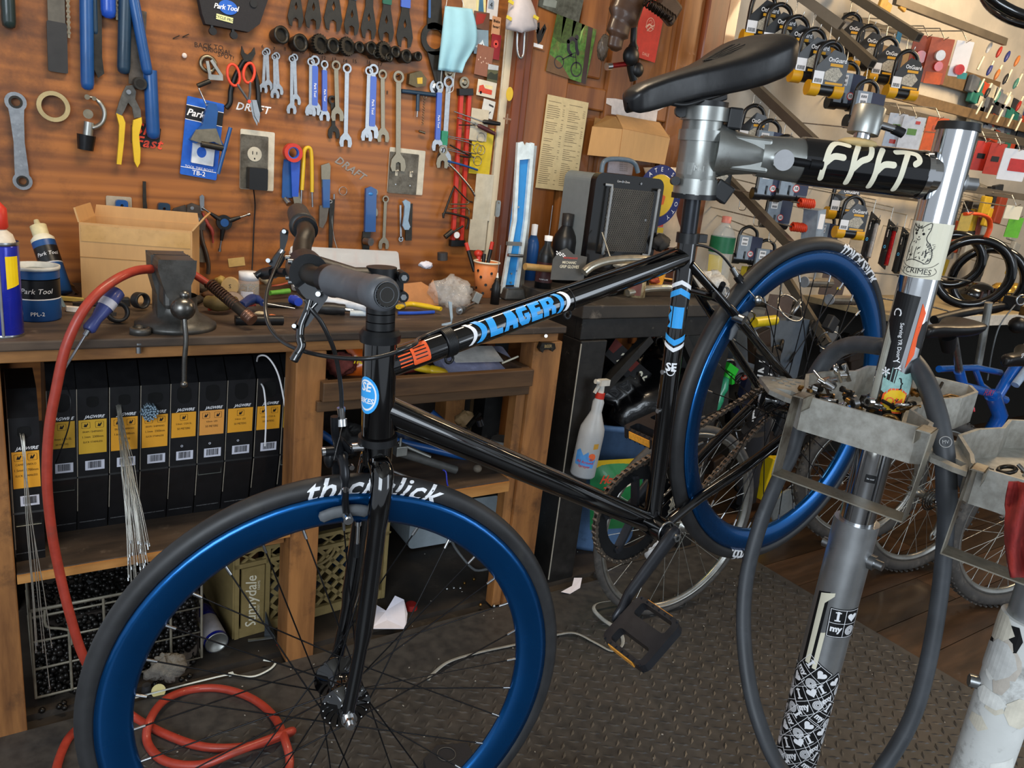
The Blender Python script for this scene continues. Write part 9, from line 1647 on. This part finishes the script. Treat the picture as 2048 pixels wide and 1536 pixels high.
gsb=thing('spray_bottle','green spray bottle seen through the rear wheel','spray bottle',aY(1425,835,2.0));a2_,b2_=aY(1415,830,1.98),aY(1452,755,1.98);d2=(b2_-a2_).normalized();L2=(b2_-a2_).length;g=G(M('green_translucent','2E9A72',.2,coat=.5));g.lathe([(0,0),(.032,0),(.034,.01),(.034,L2*.45),(.026,L2*.6),(.03,L2*.75),(.014,L2)],a2_,d2,20);build(g,'bottle',gsb);g=G(M('vivid_green','2FC838',.35));g.cyl(b2_,b2_+d2*.02,.016,n=16);g.beam(b2_+d2*.035+V((-.03,0,.02)),b2_+d2*.035+V((.03,0,-.01)),.03,.03);g.beam(b2_+d2*.03+V((.02,0,0)),b2_+d2*.0+V((.045,0,-.03)),.012,.016);build(g,'trigger',gsb,split=False)
bn=thing('waste_bin','grey blue plastic bin behind the black bench leg','bin',(1.93,2.08,0));bm=M('blue_grey_plastic','5F7FA8',.5,var=.12,dirt='3E4E62',dsc=12,damt=.36);c=V((aY(1188,1000,2.1).x,2.12,.008));g=G(bm);g.lathe([(0,0),(.175,0),(.185,.02),(.20,.50),(.21,.50),(.21,.52),(.195,.52),(.18,.03)],c,(0,0,1),36);build(g,'body',bn);bn.location=bn.location
blm=M('bin_bag_black','0C0C0E',.25,coat=.4,bump=.4,scale=14);blob('glossy black bin liner bulging over the blue bin',1275,790,2.05,240,150,blm,'bin_bag','bag',101,.4);blob('glossy black bag between the two benches',1120,790,2.15,60,150,blm,'bin_bag','bag',102,.3);blob('black bag under the top right of the black bench',1315,720,2.2,90,80,blm,'bin_bag','bag',103,.4)
for(x,y,t_,lab,tilt)in((1240,712,'28','upper black tube box numbered 28 wedged under the bench brace',-.6),(1275,748,'26','lower black tube box numbered 26 resting on the black bags',-.55)):
 p=aY(x,y,1.98);t=thing('tube_box',lab,'box',p-V((0,0,.04)));T=frame(p,V((cos(tilt),0,sin(tilt))),z=(0,-1,0));g=G(M('tube_box_black','141416',.4),T);g.prism(rrect(.13,.07,.002),-.10,0);build(g,'carton',t);g=G(M('tube_box_red','6A2018',.4),T);g.prism([(-.065,.035),(-.02,.035),(-.035,-.01),(-.065,-.01)],None,.0006);build(g,'red_print',t);g=G(cream_s);g.text(t_,.055,T@Mx.Translation((.025,-.005,.001)),off=.03,shear=.1);build(g,'lettering',t,split=False)
gb=thing('snack_bag','green and yellow snack bag with red script before the blue bin','bag',aY(1235,1060,1.86));gbm=M('bag_green','1F7A44',.35,bump=.2,scale=20,coat=.3);fgb=lambda u,v:aY(1180+105*u,925+135*v-6*u,1.87-.035*sin(pi*u)*sin(pi*v));g=G(gbm);g.grid(fgb,12,12);build(g,'bag',gb);g=G(yel);g.grid(lambda u,v:aY(1182+100*u,922+14*v-6*u,1.866),8,3);build(g,'yellow_edge',gb);g=G(redk);g.text('Hot',.042,frame(aY(1215,960,1.825),(1,0,-.12),z=(0,-1,0)),shear=.3,off=.03);g.text('Tide',.038,frame(aY(1218,982,1.825),(1,0,-.12),z=(0,-1,0)),shear=.3,off=.03);build(g,'lettering',gb,split=False);g=G(cream_s);g.text('0',.05,frame(aY(1215,1035,1.835),(1,0,0),z=(0,-1,0)),off=.02);build(g,'lettering',gb);g=G(cream_s);g.prism(rrect(.05,.05,.01),None,0,frame(aY(1258,960,1.828),(1,0,.2),z=(0,-1,0)));build(g,'print',gb)
t=thing('cleaner_box','navy box with a red oval badge behind the rear wheel','box',aY(1490,830,2.05));g=G(lnv);g.box(aY(1488,790,2.06),(.055,.03,.17),Mx.Rotation(.1,3,'Y'));build(g,'carton',t,bev=.002);g=G(M('badge_red','C9483A',.4));T=frame(aY(1488,755,2.04),(1,0,.05),z=(0,-1,0));g.prism([(.02*cos(a),.011*sin(a))for a in fr(0,2*pi,18)[:-1]],0,.002,T);b_=build(g,'badge',t);g=G(white);g.text('ARM',.012,T@Mx.Translation((0,0,.0025)),off=.02);build(g,'lettering',b_,split=False)
silv=M('worn_silver_rim','A9A9A4',.3,metal=.85,var=.15,scale=20);rub2=M('dusty_tyre','4A4744',.7,var=.2,dirt='6A645C',dsc=20,damt=.4);sspk=M('silver_spoke','B9B8B0',.3,metal=.9)
def lone(lab,P,n,R,rs,ns,m=silv,tm=rub2,knob=0,nm='bicycle_wheel',rimd=.018,rimw=.011,up=None):
 n=V(n).normalized();t=thing(nm,lab,'wheel',P);c=V(P)+V((0,0,R));wheel(t,c,n,R=R,rs=rs,rimd=rimd,rimm=m,tirem=tm,ns=ns,spm=sspk,flange=.022,name='rim',hubm=silv,knob=knob,rimw=rimw,sps=.0013);return t,c
P=aZ(1322,1224,.006);t,c=lone('old silver rimmed wheel leaning by the blue bin behind the crank',P,(.05,1,0),.335,.013,28);g=G(M('yellow_rim_label','D8CE4A',.5));u0=V((cos(-.85),0,sin(-.85)));
for k in range(2):a_=-.98+.42*k*0;
pts=[(c+V((cos(q)*r_,-.0125,sin(q)*r_)))for r_ in(.292,.303)for q in fr(-.98,-.80,6)];g.add(pts,[(i,i+1,i+8,i+7)for i in range(6)]);build(g,'rim_label',t)
P=aZ(1806,1138,.002);t,c=lone('knobbly tyred silver wheel standing on the wood floor behind the column',P,(.22,1,0),.325,.024,32,knob=72,rimd=.02,rimw=.013);g=G(dks);q=aY(1830,1025,c.y-.05)
for k,r_ in enumerate((.045,.038,.032,.026)):g.torus(c-V((.22,1,0)).normalized()*(.035+.006*k),V((.22,1,0)),r_,.0025,28,6)
build(g,'sprocket',t,split=False);g=G(alu);g.tube([c+V((0,-.06,-.02)),c+V((.03,-.07,-.08)),c+V((.01,-.07,-.14))],.009,8);g.torus(c+V((.01,-.07,-.14)),(0,1,0),.02,.004,14,6);build(g,'derailleur',t,split=False)
P=aZ(1985,1208,.002);t,c=lone('second knobbly tyred wheel near the right edge of the wood floor',P,(.30,1,0),.325,.026,32,knob=72,rimd=.02,rimw=.013)
P=aZ(1690,1085,.002);t,c=lone('dark knobbly wheel mostly hidden behind the blue rear rim',P,(.45,1,0),.30,.024,28,knob=60)
kb=thing('kids_bicycle','bright blue bicycle with a black saddle parked behind the parts trays','bicycle',aZ(1960,1180,.0));blu=M('bright_blue_paint','1458B0',.2,coat=.8,var=.05);YB_=1.36
def bt_(pts,r,m,nm,n=12,par=kb):g=G(m);g.tube([aY(x,y,YB_+dy)for x,y,dy in pts],r,n);return build(g,nm,par)
bt_([(1878,738,.05),(1950,735,.05),(2000,745,.05)],.013,blu,'frame_tube');bt_([(1918,742,0),(1930,790,0)],.019,blu,'seat_tube');bt_([(1926,772,0),(1975,785,0),(2010,800,0)],.017,blu,'frame_tube');bt_([(1990,800,0),(2020,750,0),(2060,690,0)],.022,blu,'frame_tube');bt_([(1985,790,0),(2000,830,0),(1975,880,0)],.03,blu,'shock_mount');bt_([(1950,738,.05),(1962,770,.05),(1990,790,.05)],.012,blu,'frame_tube');bt_([(2030,770,-.04),(2060,730,-.04)],.016,M('pale_blue_fork','9AAFC8',.3,coat=.5),'frame_tube')
bt_([(1905,655,0),(1919,745,0)],.0135,steel,'seatpost');bt_([(1978,605,.06),(1955,737,.06)],.014,alu,'seatpost');g=G(M('red_decal','C8324A',.4));g.text('FURY',.035,frame(aY(1978,786,YB_-.02),(1,0,-.1),z=(0,-1,0)),shear=.3);build(g,'decal',kb,split=False)
g=G(M('red_spring','B4202C',.25,coat=.6));a,b=aY(1885,838,YB_-.06),aY(1938,818,YB_-.06);dd_=b-a;u_,w_2=perp(dd_);g.tube([a.lerp(b,k/90)+(u_*cos(k*.7)+w_2*sin(k*.7))*.019 for k in range(91)],.0045,6);build(g,'shock_spring',kb)
def mini_saddle(x,y,Y,lab,s=1.,txt=None,par=None,gm=None):
 c=aY(x,y,Y);t=par or thing('bike_saddle',lab,'saddle',c-V((0,0,.04)));g=G(gm or sadm)
 def f(u,v):
  i=u*(len(SADX)-1);k=min(int(i),len(SADX)-2);q=i-k;X,w_,zt,dp=[p_+(r_-p_)*q for p_,r_ in zip(SADX[k],SADX[k+1])];aa=2*pi*v;return c+V((-X*s*.9,-w_*s*cos(aa),(zt-.05)*s+(.012*sin(aa)if sin(aa)>0 else dp*.8*sin(aa))*s))
 g.grid(f,30,20,cv=True);o=build(g,'saddle',t)
 if txt:g=G(white);g.text(txt,.022,frame(aY(x+10,y-4,Y-.078*s),(1,0,.08),z=(0,-1,.1)),off=.01);build(g,'lettering',t,split=False)
 return t
mini_saddle(1898,655,YB_,'',1.,par=kb);g=G(sat);g.cyl(aY(1895,672,YB_),aY(1897,700,YB_),.03,.022,n=16);build(g,'saddle_clamp',kb)
mini_saddle(2050,712,1.25,'black saddle lettered SPECIALIZED at the right edge',1.05,'SPECIALIZED')
hb2=thing('parked_handlebar','black handlebar with cables and a white tag at the right behind the column','handlebar',aY(1960,640,1.5));g=G(sat);g.tube(smooth([aY(1868,640,1.5),aY(1915,628,1.5),aY(1960,620,1.48),aY(2010,612,1.46),aY(2070,625,1.44)],4),[.017]*8+[.013]*9,12);build(g,'bar',hb2);g=G(sat);g.box(aY(2025,605,1.45),(.06,.05,.05));g.sph(aY(2035,650,1.45),.035);build(g,'lever_body',hb2,split=False);g=G(M('grey_cable'));g.tube(smooth([aY(x,y,1.42)for x,y in((2030,610),(2000,650),(1985,700),(1975,760))],4),.003,6);build(g,'cable',hb2);g=G(white);g.box(aY(1948,652,1.45),(.045,.002,.02),Mx.Rotation(.1,3,'Y'));build(g,'price_tag',hb2);g=G(steel);g.torus(aY(2042,600,1.4),(.5,1,0),.02,.004,16,6);g.box(aY(2048,622,1.4),(.03,.02,.035),m=brass);build(g,'padlock',hb2,split=False)
for i in range(12):
 x,y=(1760+i*9)%1990,740+(i*37)%70;rr2=random.Random(i)
 if x>1860:g=G((lkb,dks,M('tan_carton','A88A5C',.7))[i%3]);g.box(aY(x,y-60,1.9),(.08,.06,.07),Mx.Rotation(rr2.uniform(-.3,.3),3,'Y'));build(g,'stored_box',None,('small black box','small steel grey box','small tan carton')[i%3]+' in the dark recess under the counter','box','boxes in the recess %d'%(i%3),bev=.003)
g=G(M('clear_disc','93A0A8',.15,alpha=.6));c=aY(1572,1015,1.85);g.cyl(c,c+V((0,.01,0)),.085,n=32);build(g,'spoke_guard',None,'clear plastic disc behind the lower rear spokes','disc');g=G(wy);g.box(aY(1545,955,2.0),(.14,.05,.20),Mx.Rotation(.12,3,'Y'));build(g,'yellow_box',None,'yellow box behind the spokes at the right of the chain','box',bev=.004);blob('pale grey cloth lump behind the bottom bracket',1340,1000,1.75,30,40,M('pale_lump','A8A08C',.8),seed=120);blob('white shoe cover hanging by the crank arm',1305,1095,1.65,34,54,M('white_shoe','CFCFCF',.6),'shoe_cover','cover',121,.2)
